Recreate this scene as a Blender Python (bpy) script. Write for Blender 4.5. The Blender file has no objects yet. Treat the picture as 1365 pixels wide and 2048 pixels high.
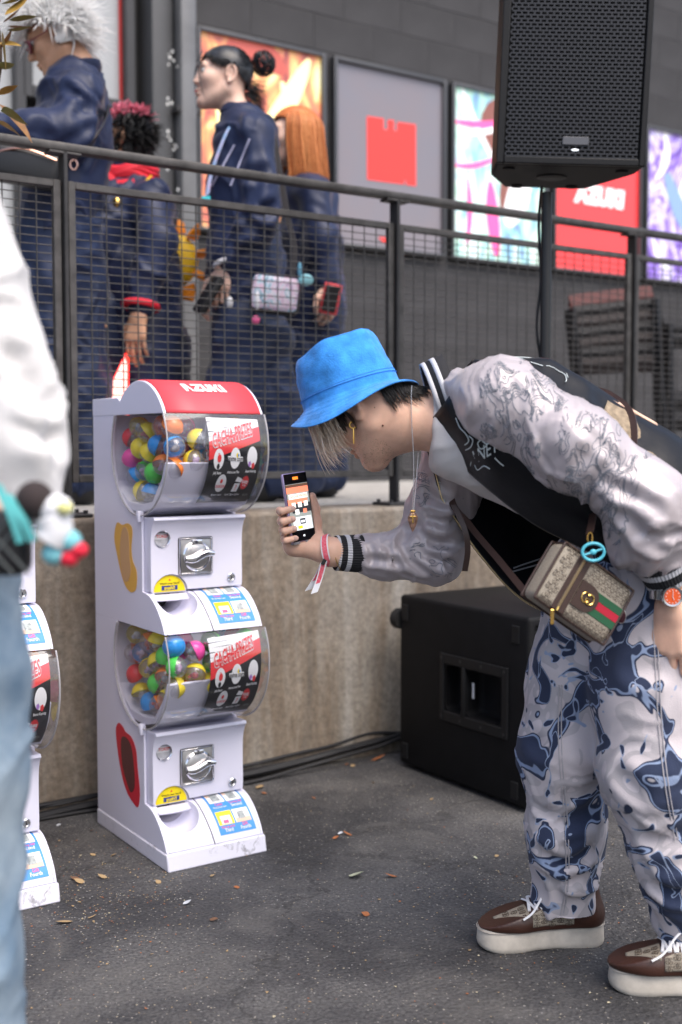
import bpy, bmesh, math, random
import numpy as np
from mathutils import Vector, Matrix, Euler, Quaternion
from mathutils.bvhtree import BVHTree

# ------------------------------------------------------------------ camera, sky, sun, exposure
scene = bpy.context.scene
H = 1.1
PITCH = math.radians(3.43)
FPX = 2327.0
cam_d = bpy.data.cameras.new('camera')
cam = bpy.data.objects.new('camera', cam_d)
scene.collection.objects.link(cam)
cam.location = (0, 0, H)
cam.rotation_euler = (math.pi / 2 - PITCH, 0, 0)
cam_d.sensor_fit = 'VERTICAL'
cam_d.sensor_height = 36.0
cam_d.sensor_width = 24.0
cam_d.lens = 36.0 * FPX / 2048.0
cam_d.clip_start = 0.05
cam_d.clip_end = 2000
cam_d.dof.use_dof = True
cam_d.dof.focus_distance = 2.62
cam_d.dof.aperture_fstop = 2.2
scene.camera = cam

SUN_EL, SUN_AZ = math.radians(58), math.radians(38)     # azimuth: clockwise from behind the camera to its right
world = bpy.data.worlds.new('World')
scene.world = world
world.use_nodes = True
wn = world.node_tree
bg = wn.nodes['Background']
sky = wn.nodes.new('ShaderNodeTexSky')
sky.sky_type = 'NISHITA'
sky.sun_disc = False
sky.sun_elevation = SUN_EL
sd = Vector((math.sin(SUN_AZ) * math.cos(SUN_EL), -math.cos(SUN_AZ) * math.cos(SUN_EL), math.sin(SUN_EL)))
sky.sun_rotation = math.atan2(sd.x, sd.y)
sky.air_density = 1.0
sky.dust_density = 4.0
sky.ozone_density = 1.0
wn.links.new(sky.outputs[0], bg.inputs[0])
bg.inputs[1].default_value = 0.15
sun_d = bpy.data.lights.new('sun', 'SUN')
sun_d.energy = 1.5
sun_d.angle = math.radians(50)
sun_d.color = (1.0, 0.955, 0.9)
sun = bpy.data.objects.new('sun', sun_d)
sun.rotation_euler = sd.to_track_quat('Z', 'Y').to_euler()
scene.collection.objects.link(sun)
scene.view_settings.view_transform = 'Standard'
scene.view_settings.look = 'None'
scene.view_settings.gamma = 1.0
scene.view_settings.exposure = 0.84
scene.view_settings.use_curve_mapping = False
scene.cycles.use_denoising = True
scene.cycles.max_bounces = 10
scene.cycles.transparent_max_bounces = 16
scene.cycles.caustics_reflective = False
scene.cycles.caustics_refractive = False

# ------------------------------------------------------------------ places: the wall runs 56 degrees to the right of the view
HD = math.radians(56.25)
RZ = math.pi / 2 - HD
Wd = np.array([math.sin(HD), math.cos(HD), 0.0])
Nd = np.array([-math.cos(HD), math.sin(HD), 0.0])
def SN(s, n, z=0.0):
    return Vector(Wd * s + Nd * n + np.array([0, 0, z]))
_cp, _sp = math.cos(PITCH), math.sin(PITCH)
def RAY(x, y):
    u = (x - 682.5) / FPX; v = (y - 1024.0) / FPX
    return np.array([u, _cp - v * _sp, -(v * _cp + _sp)])
def P(x, y, d):
    r = RAY(x, y)
    return np.array([0, 0, H]) + r * (d / r[1])
def PN(x, y, n):                       # the point of the plane n = const seen there, as (s, z)
    r = RAY(x, y); t = n / (r @ Nd); q = np.array([0, 0, H]) + r * t
    return q @ Wd, q[2]
def PZ(x, y, z=0.0):
    r = RAY(x, y); return np.array([0, 0, H]) + r * ((z - H) / r[2])
def V(*a): return np.array(a, float)

# ------------------------------------------------------------------ materials
MATS = {}
def lin(c):
    return tuple((x / 12.92 if x <= 0.04045 else ((x + 0.055) / 1.055) ** 2.4) for x in c)
def mat(name, col=(0.5, 0.5, 0.5), rough=0.5, metal=0.0, var=0.0, vscale=8.0, bump=0.0, bscale=200.0, spec=0.5,
        coat=0.0, sheen=0.0, emit=None, es=0.0, alpha=1.0, trans=0.0, ior=1.45, sub=0.0, col2=None, rvar=0.0, aniso=None):
    if name in MATS: return MATS[name]
    m = bpy.data.materials.new(name); m.use_nodes = True
    nt = m.node_tree; b = nt.nodes['Principled BSDF']
    b.inputs['Base Color'].default_value = (*col, 1)
    b.inputs['Roughness'].default_value = rough
    b.inputs['Metallic'].default_value = metal
    b.inputs['Specular IOR Level'].default_value = spec
    b.inputs['IOR'].default_value = ior
    if coat: b.inputs['Coat Weight'].default_value = coat; b.inputs['Coat Roughness'].default_value = 0.08
    if sheen: b.inputs['Sheen Weight'].default_value = sheen; b.inputs['Sheen Roughness'].default_value = 0.4
    if trans: b.inputs['Transmission Weight'].default_value = trans
    if sub:
        b.inputs['Subsurface Weight'].default_value = sub
        b.inputs['Subsurface Radius'].default_value = (0.012, 0.005, 0.003)
        b.inputs['Subsurface Scale'].default_value = 0.6
    if alpha < 1: b.inputs['Alpha'].default_value = alpha
    if emit is not None:
        b.inputs['Emission Color'].default_value = (*emit, 1); b.inputs['Emission Strength'].default_value = es
    if var or bump or rvar:
        tc = nt.nodes.new('ShaderNodeTexCoord')
    if var:
        n = nt.nodes.new('ShaderNodeTexNoise'); n.inputs['Scale'].default_value = vscale; n.inputs['Detail'].default_value = 6
        n.inputs['Roughness'].default_value = 0.6
        nt.links.new(tc.outputs['Object'], n.inputs['Vector'])
        r = nt.nodes.new('ShaderNodeValToRGB')
        a = col2 if col2 else tuple(c * (1 - var) for c in col)
        c_ = col if col2 else tuple(min(1, c * (1 + var)) for c in col)
        r.color_ramp.elements[0].position = 0.33; r.color_ramp.elements[0].color = (*a, 1)
        r.color_ramp.elements[1].position = 0.67; r.color_ramp.elements[1].color = (*c_, 1)
        nt.links.new(n.outputs['Fac'], r.inputs['Fac']); nt.links.new(r.outputs['Color'], b.inputs['Base Color'])
    if rvar:
        n = nt.nodes.new('ShaderNodeTexNoise'); n.inputs['Scale'].default_value = vscale * 2.3; n.inputs['Detail'].default_value = 5
        nt.links.new(tc.outputs['Object'], n.inputs['Vector'])
        mr = nt.nodes.new('ShaderNodeMapRange'); mr.inputs['From Min'].default_value = 0.3; mr.inputs['From Max'].default_value = 0.7
        mr.inputs['To Min'].default_value = max(0, rough - rvar); mr.inputs['To Max'].default_value = min(1, rough + rvar)
        nt.links.new(n.outputs['Fac'], mr.inputs['Value']); nt.links.new(mr.outputs[0], b.inputs['Roughness'])
    if bump:
        n = nt.nodes.new('ShaderNodeTexNoise'); n.inputs['Scale'].default_value = bscale; n.inputs['Detail'].default_value = 4
        mp = nt.nodes.new('ShaderNodeMapping')
        if aniso: mp.inputs['Scale'].default_value = aniso
        nt.links.new(tc.outputs['Object'], mp.inputs['Vector']); nt.links.new(mp.outputs[0], n.inputs['Vector'])
        bp = nt.nodes.new('ShaderNodeBump'); bp.inputs['Strength'].default_value = bump; bp.inputs['Distance'].default_value = 0.002
        nt.links.new(n.outputs['Fac'], bp.inputs['Height']); nt.links.new(bp.outputs[0], b.inputs['Normal'])
    MATS[name] = m
    return m
def ramp(nt, src, stops, mode='LINEAR'):
    r = nt.nodes.new('ShaderNodeValToRGB'); r.color_ramp.interpolation = mode
    e = r.color_ramp.elements
    while len(e) < len(stops): e.new(0.5)
    for k, (p, c) in enumerate(stops):
        e[k].position = p; e[k].color = (*c, 1) if len(c) == 3 else c
    nt.links.new(src, r.inputs['Fac'])
    return r.outputs['Color']
def node(nt, kind, **inp):
    n = nt.nodes.new(kind)
    for k, v in inp.items():
        k2 = k.replace('_', ' ')
        if k2 in n.inputs: n.inputs[k2].default_value = v
        else: setattr(n, k, v)
    return n
def mixc(nt, fac, a, b, mode='MIX'):
    n = nt.nodes.new('ShaderNodeMix'); n.data_type = 'RGBA'; n.blend_type = mode
    for sock, v in ((n.inputs[0], fac), (n.inputs[6], a), (n.inputs[7], b)):
        if hasattr(v, 'links') or isinstance(v, bpy.types.NodeSocket): nt.links.new(v, sock)
        elif isinstance(v, (int, float)): sock.default_value = v
        else: sock.default_value = (*v, 1)
    return n.outputs[2]

# ------------------------------------------------------------------ objects
COL = scene.collection
LAST = [None]
def empty(name, loc=(0, 0, 0), rz=0.0, label=None, cat=None, group=None, rot=None):
    o = bpy.data.objects.new(name, None); COL.objects.link(o)
    o.empty_display_size = 0.05
    o.location = loc; o.rotation_euler = rot if rot is not None else (0, 0, rz)
    tag(o, label, cat, group); return o
def tag(o, label=None, cat=None, group=None, kind=None):
    if label: o['label'] = label
    if cat: o['category'] = cat
    if group: o['group'] = group
    if kind: o['kind'] = kind
    return o
def root_of(o):
    while o.parent: o = o.parent
    return o
class MB:
    """collects geometry for one mesh"""
    def __init__(s): s.v = []; s.f = []; s.n = 0
    def add(s, v, f):
        v = np.asarray(v, float).reshape(-1, 3); s.v.append(v)
        n = s.n
        s.f += [tuple(i + n for i in q) for q in f]
        s.n += len(v); return s
    def box(s, c, d, R=None):
        x, y, z = np.asarray(d, float) / 2
        v = np.array([[-x, -y, -z], [x, -y, -z], [x, y, -z], [-x, y, -z], [-x, -y, z], [x, -y, z], [x, y, z], [-x, y, z]])
        if R is not None: v = v @ np.asarray(R).T
        return s.add(v + np.asarray(c, float), [(3, 2, 1, 0), (4, 5, 6, 7), (0, 1, 5, 4), (1, 2, 6, 5), (2, 3, 7, 6), (3, 0, 4, 7)])
    def bbox(s, lo, hi):
        lo = np.asarray(lo, float); hi = np.asarray(hi, float); return s.box((lo + hi) / 2, hi - lo)
    def rbox(s, c, d, r=0.01, seg=2, R=None):
        bm = bmesh.new(); bmesh.ops.create_cube(bm, size=1)
        for v in bm.verts: v.co = Vector((v.co.x * d[0], v.co.y * d[1], v.co.z * d[2]))
        bmesh.ops.bevel(bm, geom=list(bm.edges), offset=r, segments=seg, profile=0.5, affect='EDGES')
        v = np.array([tuple(q.co) for q in bm.verts]); bm.verts.index_update()
        f = [tuple(q.index for q in fc.verts) for fc in bm.faces]; bm.free()
        if R is not None: v = v @ np.asarray(R).T
        return s.add(v + np.asarray(c, float), f)
    def tube(s, pts, r, seg=8, caps=True, closed=False, ell=None, twist=None):
        pts = np.asarray(pts, float); n = len(pts)
        r = np.broadcast_to(np.asarray(r, float), (n,))
        if closed: tg = np.roll(pts, -1, 0) - np.roll(pts, 1, 0)
        else: tg = np.gradient(pts, axis=0)
        tg = tg / (np.linalg.norm(tg, axis=1, keepdims=True) + 1e-12)
        ref = np.array([0, 0, 1.0]) if abs(tg[0][2]) < 0.9 else np.array([0, 1.0, 0])
        if twist is not None: ref = np.asarray(twist, float)
        a = np.cross(tg[0], ref); a /= np.linalg.norm(a)
        vs = []
        ang = np.arange(seg) / seg * 2 * math.pi
        e1, e2 = (1, 1) if ell is None else ell
        for i in range(n):
            if twist is not None:
                a = np.cross(tg[i], ref); a /= np.linalg.norm(a) + 1e-12
            else:
                a = a - tg[i] * (a @ tg[i]); a /= np.linalg.norm(a) + 1e-12
            b = np.cross(tg[i], a)
            vs.append(pts[i] + r[i] * (np.outer(np.cos(ang) * e1, a) + np.outer(np.sin(ang) * e2, b)))
        f = []
        m = n if closed else n - 1
        for i in range(m):
            j = (i + 1) % n
            for k in range(seg):
                l = (k + 1) % seg
                f.append((i * seg + k, i * seg + l, j * seg + l, j * seg + k))
        if caps and not closed:
            f.append(tuple(range(seg - 1, -1, -1))); f.append(tuple((n - 1) * seg + k for k in range(seg)))
        return s.add(np.concatenate(vs), f)
    def cyl(s, a, b, r, seg=24, r2=None):
        return s.tube([a, b], [r, r if r2 is None else r2], seg)
    def lathe(s, prof, seg=32, M=None, close=True):
        prof = np.asarray(prof, float); n = len(prof)
        ang = np.arange(seg) / seg * 2 * math.pi
        v = np.stack([np.outer(prof[:, 0], np.cos(ang)), np.outer(prof[:, 0], np.sin(ang)), np.outer(prof[:, 1], np.ones(seg))], -1).reshape(-1, 3)
        f = [(i * seg + k, i * seg + (k + 1) % seg, (i + 1) * seg + (k + 1) % seg, (i + 1) * seg + k) for i in range(n - 1) for k in range(seg)]
        if close:
            f.append(tuple(range(seg - 1, -1, -1))); f.append(tuple((n - 1) * seg + k for k in range(seg)))
        if M is not None:
            M = np.asarray(M); v = v @ M[:3, :3].T + M[:3, 3]
        return s.add(v, f)
    def sphere(s, c, r, seg=20, rings=12, R=None):
        r = np.broadcast_to(np.asarray(r, float), (3,))
        th = np.linspace(0, math.pi, rings + 1)[1:-1]; ph = np.arange(seg) / seg * 2 * math.pi
        v = np.stack([np.outer(np.sin(th), np.cos(ph)), np.outer(np.sin(th), np.sin(ph)), np.outer(np.cos(th), np.ones(seg))], -1).reshape(-1, 3)
        v = np.vstack([v, [[0, 0, 1], [0, 0, -1]]]); m = len(v)
        f = [(i * seg + k, (i + 1) * seg + k, (i + 1) * seg + (k + 1) % seg, i * seg + (k + 1) % seg) for i in range(rings - 2) for k in range(seg)]
        f += [(m - 2, k, (k + 1) % seg) for k in range(seg)] + [(m - 1, (rings - 2) * seg + (k + 1) % seg, (rings - 2) * seg + k) for k in range(seg)]
        v = v * r
        if R is not None: v = v @ np.asarray(R).T
        return s.add(v + np.asarray(c, float), f)
    def prism(s, poly, axis, lo, hi):
        """a closed polygon (2D) swept along an axis: axis 0 -> poly is (y, z); 1 -> (x, z); 2 -> (x, y)"""
        n = len(poly); v = []
        for t in (lo, hi):
            for a, b in poly:
                v.append({0: (t, a, b), 1: (a, t, b), 2: (a, b, t)}[axis])
        f = [tuple(range(n - 1, -1, -1)), tuple(range(n, 2 * n))] + [(k, (k + 1) % n, n + (k + 1) % n, n + k) for k in range(n)]
        return s.add(v, f)
    def grid(s, pts, thick=None):
        pts = np.asarray(pts, float); a, b = pts.shape[:2]
        f = [(i * b + j, i * b + j + 1, (i + 1) * b + j + 1, (i + 1) * b + j) for i in range(a - 1) for j in range(b - 1)]
        return s.add(pts.reshape(-1, 3), f)
    def arr(s): return np.concatenate(s.v) if s.v else np.zeros((0, 3))
def mesh_of(name, v, f, m=None, smooth=True, angle=35):
    me = bpy.data.meshes.new(name)
    v = np.asarray(v, float)
    if isinstance(f, np.ndarray):
        me.vertices.add(len(v)); me.vertices.foreach_set('co', v.astype(np.float32).ravel())
        k = f.shape[1]
        me.loops.add(f.size); me.loops.foreach_set('vertex_index', f.astype(np.int32).ravel())
        me.polygons.add(len(f)); me.polygons.foreach_set('loop_start', (np.arange(len(f)) * k).astype(np.int32))
        me.update(calc_edges=True)
    else:
        me.from_pydata([tuple(q) for q in v], [], f)
        me.update()
    if smooth:
        me.polygons.foreach_set('use_smooth', [True] * len(me.polygons))
        if angle is not None and angle < 180:
            bm = bmesh.new(); bm.from_mesh(me)
            bmesh.ops.recalc_face_normals(bm, faces=bm.faces)
            ca = math.radians(angle)
            for e in bm.edges:
                if len(e.link_faces) == 2 and e.calc_face_angle(0) > ca: e.smooth = False
            bm.to_mesh(me); bm.free()
    if m is not None:
        for x in (m if isinstance(m, (list, tuple)) else [m]): me.materials.append(x)
    return me
def obj(name, mb, m, parent=None, world=False, smooth=True, angle=35, bevel=0.0, bseg=2, solid=0.0, fix=True):
    """links ONE mesh object; world=True: the points are world points and the parent is an unrotated Empty"""
    v = mb.arr() if isinstance(mb, MB) else mb[0]
    f = mb.f if isinstance(mb, MB) else mb[1]
    if world and parent is not None:
        v = v - np.array(root_of(parent).location)
    if isinstance(mb, MB) or not fix or isinstance(f, list):
        me = mesh_of(name, v, f, m, smooth, angle)
    else:
        me = mesh_of(name, v, f, m, smooth, None)
    o = bpy.data.objects.new(name, me); COL.objects.link(o); LAST[0] = o
    if parent is not None: o.parent = parent
    if solid:
        md = o.modifiers.new('solid', 'SOLIDIFY'); md.thickness = abs(solid); md.offset = -1 if solid > 0 else 1
    if bevel:
        md = o.modifiers.new('bevel', 'BEVEL'); md.width = bevel; md.segments = bseg; md.limit_method = 'ANGLE'; md.angle_limit = math.radians(40)
        md.harden_normals = False
    return o
def copy_tree(o, parent=None):
    c = o.copy(); COL.objects.link(c); c.parent = parent
    for ch in list(o.children): copy_tree(ch, c)
    return c
def apply_mods(o):
    dg = bpy.context.evaluated_depsgraph_get()
    me = bpy.data.meshes.new_from_object(o.evaluated_get(dg))
    o.modifiers.clear(); o.data = me
    return o
def text_mesh(s, size=1.0, bold=0.0, align='CENTER', shear=0.0, extrude=0.0, res=2):
    """letters from the built-in font, as flat vertices and faces in the xy plane"""
    c = bpy.data.curves.new('letters', 'FONT'); c.body = s; c.size = size; c.align_x = align; c.align_y = 'CENTER'
    c.offset = bold; c.shear = shear; c.resolution_u = res; c.fill_mode = 'FRONT'; c.extrude = extrude
    o = bpy.data.objects.new('letters', c); COL.objects.link(o)
    dg = bpy.context.evaluated_depsgraph_get()
    me = bpy.data.meshes.new_from_object(o.evaluated_get(dg))
    v = np.array([tuple(q.co) for q in me.vertices]).reshape(-1, 3); f = [tuple(p.vertices) for p in me.polygons]
    bpy.data.objects.remove(o); bpy.data.curves.remove(c); bpy.data.meshes.remove(me)
    return v, f
def crom(pts, n=8, closed=False):
    pts = np.asarray(pts, float); out = []
    m = len(pts)
    rng = range(m if closed else m - 1)
    for i in rng:
        g = lambda k: pts[k % m] if closed else pts[min(max(k, 0), m - 1)]
        p0, p1, p2, p3 = g(i - 1), g(i), g(i + 1), g(i + 2)
        for t in np.arange(n) / n:
            out.append(0.5 * ((2 * p1) + (-p0 + p2) * t + (2 * p0 - 5 * p1 + 4 * p2 - p3) * t * t + (-p0 + 3 * p1 - 3 * p2 + p3) * t ** 3))
    if not closed: out.append(pts[-1])
    return np.array(out)
def arcpts(cx, cy, r, a0, a1, n):
    a = np.radians(np.linspace(a0, a1, n)); return [(cx + r * math.cos(t), cy + r * math.sin(t)) for t in a]
def frame(x, y, z=None):
    """a rotation matrix with columns from two directions (third by cross product)"""
    x = np.asarray(x, float); x = x / np.linalg.norm(x)
    y = np.asarray(y, float); y = y - x * (x @ y); y = y / np.linalg.norm(y)
    return np.stack([x, y, np.cross(x, y)], 1)

# ------------------------------------------------------------------ noise and smooth bodies (distance fields)
def _hash(i, j, k, seed):
    h = (i * 374761393 + j * 668265263 + k * 2147483647 + seed * 1274126177) & 0xffffffff
    h = ((h ^ (h >> 13)) * 1274126177) & 0xffffffff
    return ((h ^ (h >> 16)) & 0xffff) / 65535.0
def vnoise(p, seed=0):
    p = np.asarray(p, float); i = np.floor(p).astype(np.int64); f = p - i; f = f * f * f * (f * (f * 6 - 15) + 10)
    r = 0
    for a in (0, 1):
        for b in (0, 1):
            for c in (0, 1):
                w = (f[..., 0] if a else 1 - f[..., 0]) * (f[..., 1] if b else 1 - f[..., 1]) * (f[..., 2] if c else 1 - f[..., 2])
                r = r + w * _hash(i[..., 0] + a, i[..., 1] + b, i[..., 2] + c, seed)
    return r * 2 - 1
def fbm(p, oct=3, seed=0):
    r = 0; a = 1.0; t = 0
    for o in range(oct):
        r = r + a * vnoise(np.asarray(p) * 2 ** o, seed + o); t += a; a *= 0.5
    return r / t
def vnormals(v, f):
    n = np.zeros_like(v)
    a = v[f[:, 1]] - v[f[:, 0]]; b = v[f[:, 2]] - v[f[:, 0]]
    fn = np.cross(a, b)
    for k in range(f.shape[1]): np.add.at(n, f[:, k], fn)
    return n / (np.linalg.norm(n, axis=1, keepdims=True) + 1e-12)
class SDF:
    def __init__(s, lo, hi, h):
        s.lo = np.asarray(lo, float); s.h = h
        s.n = np.ceil((np.asarray(hi, float) - s.lo) / h).astype(int) + 1
        s.f = np.full(s.n, 0.5, np.float32)
    def _sub(s, lo, hi, m):
        a = np.clip(np.floor((np.asarray(lo) - m - s.lo) / s.h).astype(int), 0, s.n)
        b = np.clip(np.ceil((np.asarray(hi) + m - s.lo) / s.h).astype(int) + 1, 0, s.n)
        sl = tuple(slice(x, y) for x, y in zip(a, b))
        g = [(s.lo[i] + s.h * np.arange(a[i], b[i])).astype(np.float32) for i in range(3)]
        return sl, g[0][:, None, None], g[1][None, :, None], g[2][None, None, :]
    def _put(s, sl, d, k):
        a = s.f[sl]
        if k > 0:
            h = np.maximum(k - np.abs(a - d), 0) / k
            s.f[sl] = np.minimum(a, d) - h * h * k * 0.25
        else: s.f[sl] = np.minimum(a, d)
    def _cut(s, sl, d, k):
        a = s.f[sl]; d = -d
        h = np.maximum(k - np.abs(a - d), 0) / max(k, 1e-6)
        s.f[sl] = np.maximum(a, d) + h * h * k * 0.25
    def cone(s, a, b, ra, rb=None, k=0.02, flat=None, ratio=1.0, cut=False):
        """tapered limb; flat: a direction in which the section is scaled by ratio"""
        rb = ra if rb is None else rb
        a = np.asarray(a, float); b = np.asarray(b, float)
        rm = max(ra, rb) * max(1, ratio)
        sl, X, Y, Z = s._sub(np.minimum(a, b) - rm, np.maximum(a, b) + rm, k + 3 * s.h)
        ba = b - a; L = ba @ ba + 1e-12
        px, py, pz = X - a[0], Y - a[1], Z - a[2]
        t = np.clip((px * ba[0] + py * ba[1] + pz * ba[2]) / L, 0, 1)
        qx, qy, qz = px - t * ba[0], py - t * ba[1], pz - t * ba[2]
        if flat is not None:
            w = np.asarray(flat, float); w = w / np.linalg.norm(w)
            c = qx * w[0] + qy * w[1] + qz * w[2]; c2 = c / ratio - c
            qx, qy, qz = qx + c2 * w[0], qy + c2 * w[1], qz + c2 * w[2]
        d = np.sqrt(qx * qx + qy * qy + qz * qz) - (ra + (rb - ra) * t)
        (s._cut if cut else s._put)(sl, d.astype(np.float32), k); return s
    def chain(s, pts, rs, k=0.02, **kw):
        for i in range(len(pts) - 1): s.cone(pts[i], pts[i + 1], rs[i], rs[i + 1], k, **kw)
        return s
    def ell(s, c, r, R=None, k=0.02, cut=False):
        c = np.asarray(c, float); r = np.broadcast_to(np.asarray(r, float), (3,))
        m = r.max() if R is not None else r
        sl, X, Y, Z = s._sub(c - m, c + m, k + 3 * s.h)
        px, py, pz = X - c[0], Y - c[1], Z - c[2]
        if R is not None:
            R = np.asarray(R)
            px, py, pz = (px * R[0, i] + py * R[1, i] + pz * R[2, i] for i in range(3))
        k0 = np.sqrt((px / r[0]) ** 2 + (py / r[1]) ** 2 + (pz / r[2]) ** 2)
        k1 = np.sqrt((px / r[0] ** 2) ** 2 + (py / r[1] ** 2) ** 2 + (pz / r[2] ** 2) ** 2) + 1e-9
        d = k0 * (k0 - 1) / k1
        (s._cut if cut else s._put)(sl, d.astype(np.float32), k); return s
    def rbox(s, c, half, rad, R=None, k=0.0, cut=False):
        c = np.asarray(c, float); half = np.asarray(half, float)
        m = np.linalg.norm(half) if R is not None else half
        sl, X, Y, Z = s._sub(c - m, c + m, k + 3 * s.h)
        px, py, pz = X - c[0], Y - c[1], Z - c[2]
        if R is not None:
            R = np.asarray(R); px, py, pz = (px * R[0, i] + py * R[1, i] + pz * R[2, i] for i in range(3))
        qx, qy, qz = (np.abs(p_) - (h_ - rad) for p_, h_ in zip((px, py, pz), half))
        d = np.sqrt(np.maximum(qx, 0) ** 2 + np.maximum(qy, 0) ** 2 + np.maximum(qz, 0) ** 2) + np.minimum(np.maximum(np.maximum(qx, qy), qz), 0) - rad
        (s._cut if cut else s._put)(sl, d.astype(np.float32), k); return s
    def plane(s, o, n, k=0.0):
        """keeps the side the normal points away from"""
        n = np.asarray(n, float); n = n / np.linalg.norm(n); o = np.asarray(o, float)
        X = (s.lo[0] + s.h * np.arange(s.n[0]))[:, None, None]; Y = (s.lo[1] + s.h * np.arange(s.n[1]))[None, :, None]; Z = (s.lo[2] + s.h * np.arange(s.n[2]))[None, None, :]
        d = (X - o[0]) * n[0] + (Y - o[1]) * n[1] + (Z - o[2]) * n[2]
        s.f = np.maximum(s.f, d.astype(np.float32)); return s
    def mesh(s, relax=1):
        f = np.pad(s.f, 1, constant_values=0.5); lo = s.lo - s.h
        S = f < 0
        c = [S[a:S.shape[0] - 1 + a, b:S.shape[1] - 1 + b, d:S.shape[2] - 1 + d] for a in (0, 1) for b in (0, 1) for d in (0, 1)]
        anyc = c[0].copy(); allc = c[0].copy()
        for q in c[1:]: anyc |= q; allc &= q
        act = anyc & ~allc
        I = np.argwhere(act)
        idx = np.full(act.shape, -1, np.int64); idx[act] = np.arange(len(I))
        off = np.array([(a, b, d) for a in (0, 1) for b in (0, 1) for d in (0, 1)])
        val = np.stack([f[I[:, 0] + o[0], I[:, 1] + o[1], I[:, 2] + o[2]] for o in off], 1)
        acc = np.zeros((len(I), 3)); cnt = np.zeros((len(I), 1))
        for a in range(8):
            for b in range(a + 1, 8):
                if np.abs(off[a] - off[b]).sum() != 1: continue
                fa, fb = val[:, a], val[:, b]; m = (fa < 0) != (fb < 0)
                t = np.where(m, fa / np.where(m, fa - fb, 1), 0)[:, None]
                p = off[a] + (off[b] - off[a]) * t
                acc += np.where(m[:, None], p, 0); cnt += m[:, None]
        v = lo + s.h * (I + acc / cnt)
        F = []
        for ax in range(3):
            o1, o2 = [(1, 2), (2, 0), (0, 1)][ax]
            A = [slice(None)] * 3; B = [slice(None)] * 3
            A[ax] = slice(0, -1); B[ax] = slice(1, None)
            ch = S[tuple(A)] != S[tuple(B)]
            E = np.argwhere(ch)
            E = E[(E[:, o1] > 0) & (E[:, o2] > 0) & (E[:, o1] < act.shape[o1]) & (E[:, o2] < act.shape[o2])]
            ins = S[E[:, 0], E[:, 1], E[:, 2]]
            u = np.zeros(3, int); u[o1] = 1; w = np.zeros(3, int); w[o2] = 1
            q = [E - u - w, E - w, E, E - u]
            q = np.stack([idx[x[:, 0], x[:, 1], x[:, 2]] for x in q], 1)
            q = np.where(ins[:, None], q, q[:, ::-1]); F.append(q)
        F = np.concatenate(F); F = F[(F >= 0).all(1)]
        for _ in range(relax):
            nb = np.zeros_like(v); ct = np.zeros((len(v), 1))
            for a, b in ((0, 1), (1, 2), (2, 3), (3, 0)):
                np.add.at(nb, F[:, a], v[F[:, b]]); np.add.at(ct, F[:, a], 1)
                np.add.at(nb, F[:, b], v[F[:, a]]); np.add.at(ct, F[:, b], 1)
            v = v * 0.4 + 0.6 * nb / np.maximum(ct, 1)
        return v, F
def join(*ms):
    V_ = []; F_ = []; n = 0
    for v, f in ms:
        V_.append(v); F_.append(f + n); n += len(v)
    return np.concatenate(V_), np.concatenate(F_)
def bounds(*pts, m=0.1):
    p = np.array(pts); return p.min(0) - m, p.max(0) + m
def folds(v, f, axis, amp=0.008, fa=22, fr=5, seed=0, warp=0.6, where=None):
    """cloth folds: ridges that run across the axis direction, broken up by noise"""
    n = vnormals(v, f); a = np.asarray(axis, float); a = a / np.linalg.norm(a)
    t = v @ a; rest = v - np.outer(t, a)
    wv = fbm(v * 6, 2, seed + 7)
    q = rest * fr + np.outer(t * fa + wv * warp * 3, a)
    r = (1 - np.abs(vnoise(q, seed))) ** 3 * 2 - 0.9
    q2 = rest * fr * 2.1 + np.outer(t * fa * 2.0 + wv * warp * 5, a)
    r2 = (1 - np.abs(vnoise(q2, seed + 5))) ** 3 * 2 - 0.9
    d = amp * (0.75 * r + 0.3 * r2 + 0.35 * fbm(v * 9, 2, seed + 3))
    if where is not None: d = d * where(v)
    return v + n * d[:, None]
def creases(v, f, lines, amp=0.010, width=0.014):
    """deliberate folds: each line (3D points) sinks a groove with a raised lip on both sides"""
    n = vnormals(v, f); d = np.zeros(len(v))
    for ln in lines:
        p = crom(np.array(ln[0]), 5); w = ln[1] if len(ln) > 1 else width; am = ln[2] if len(ln) > 2 else amp
        best = np.full(len(v), 1e9); tb = np.zeros(len(v))
        for i in range(len(p) - 1):
            a, bb = p[i], p[i + 1]; ba = bb - a; t = np.clip(((v - a) @ ba) / (ba @ ba + 1e-12), 0, 1)
            dd = np.linalg.norm(v - a - t[:, None] * ba, axis=1); m = dd < best; best[m] = dd[m]; tb[m] = (i + t[m]) / (len(p) - 1)
        x = best / w; fade = np.clip(np.minimum(tb, 1 - tb) * 5, 0.0, 1)
        d += -am * fade * (np.exp(-x * x) - 0.62 * np.exp(-((x - 1.75) / 0.85) ** 2))
    return v + n * d[:, None]
# ------------------------------------------------------------------ the setting
rnd = random.Random(7)
N_WALL, N_RAIL, N_BLDG, Z_PLAT = 3.30, 3.40, 5.58, 0.872

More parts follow.
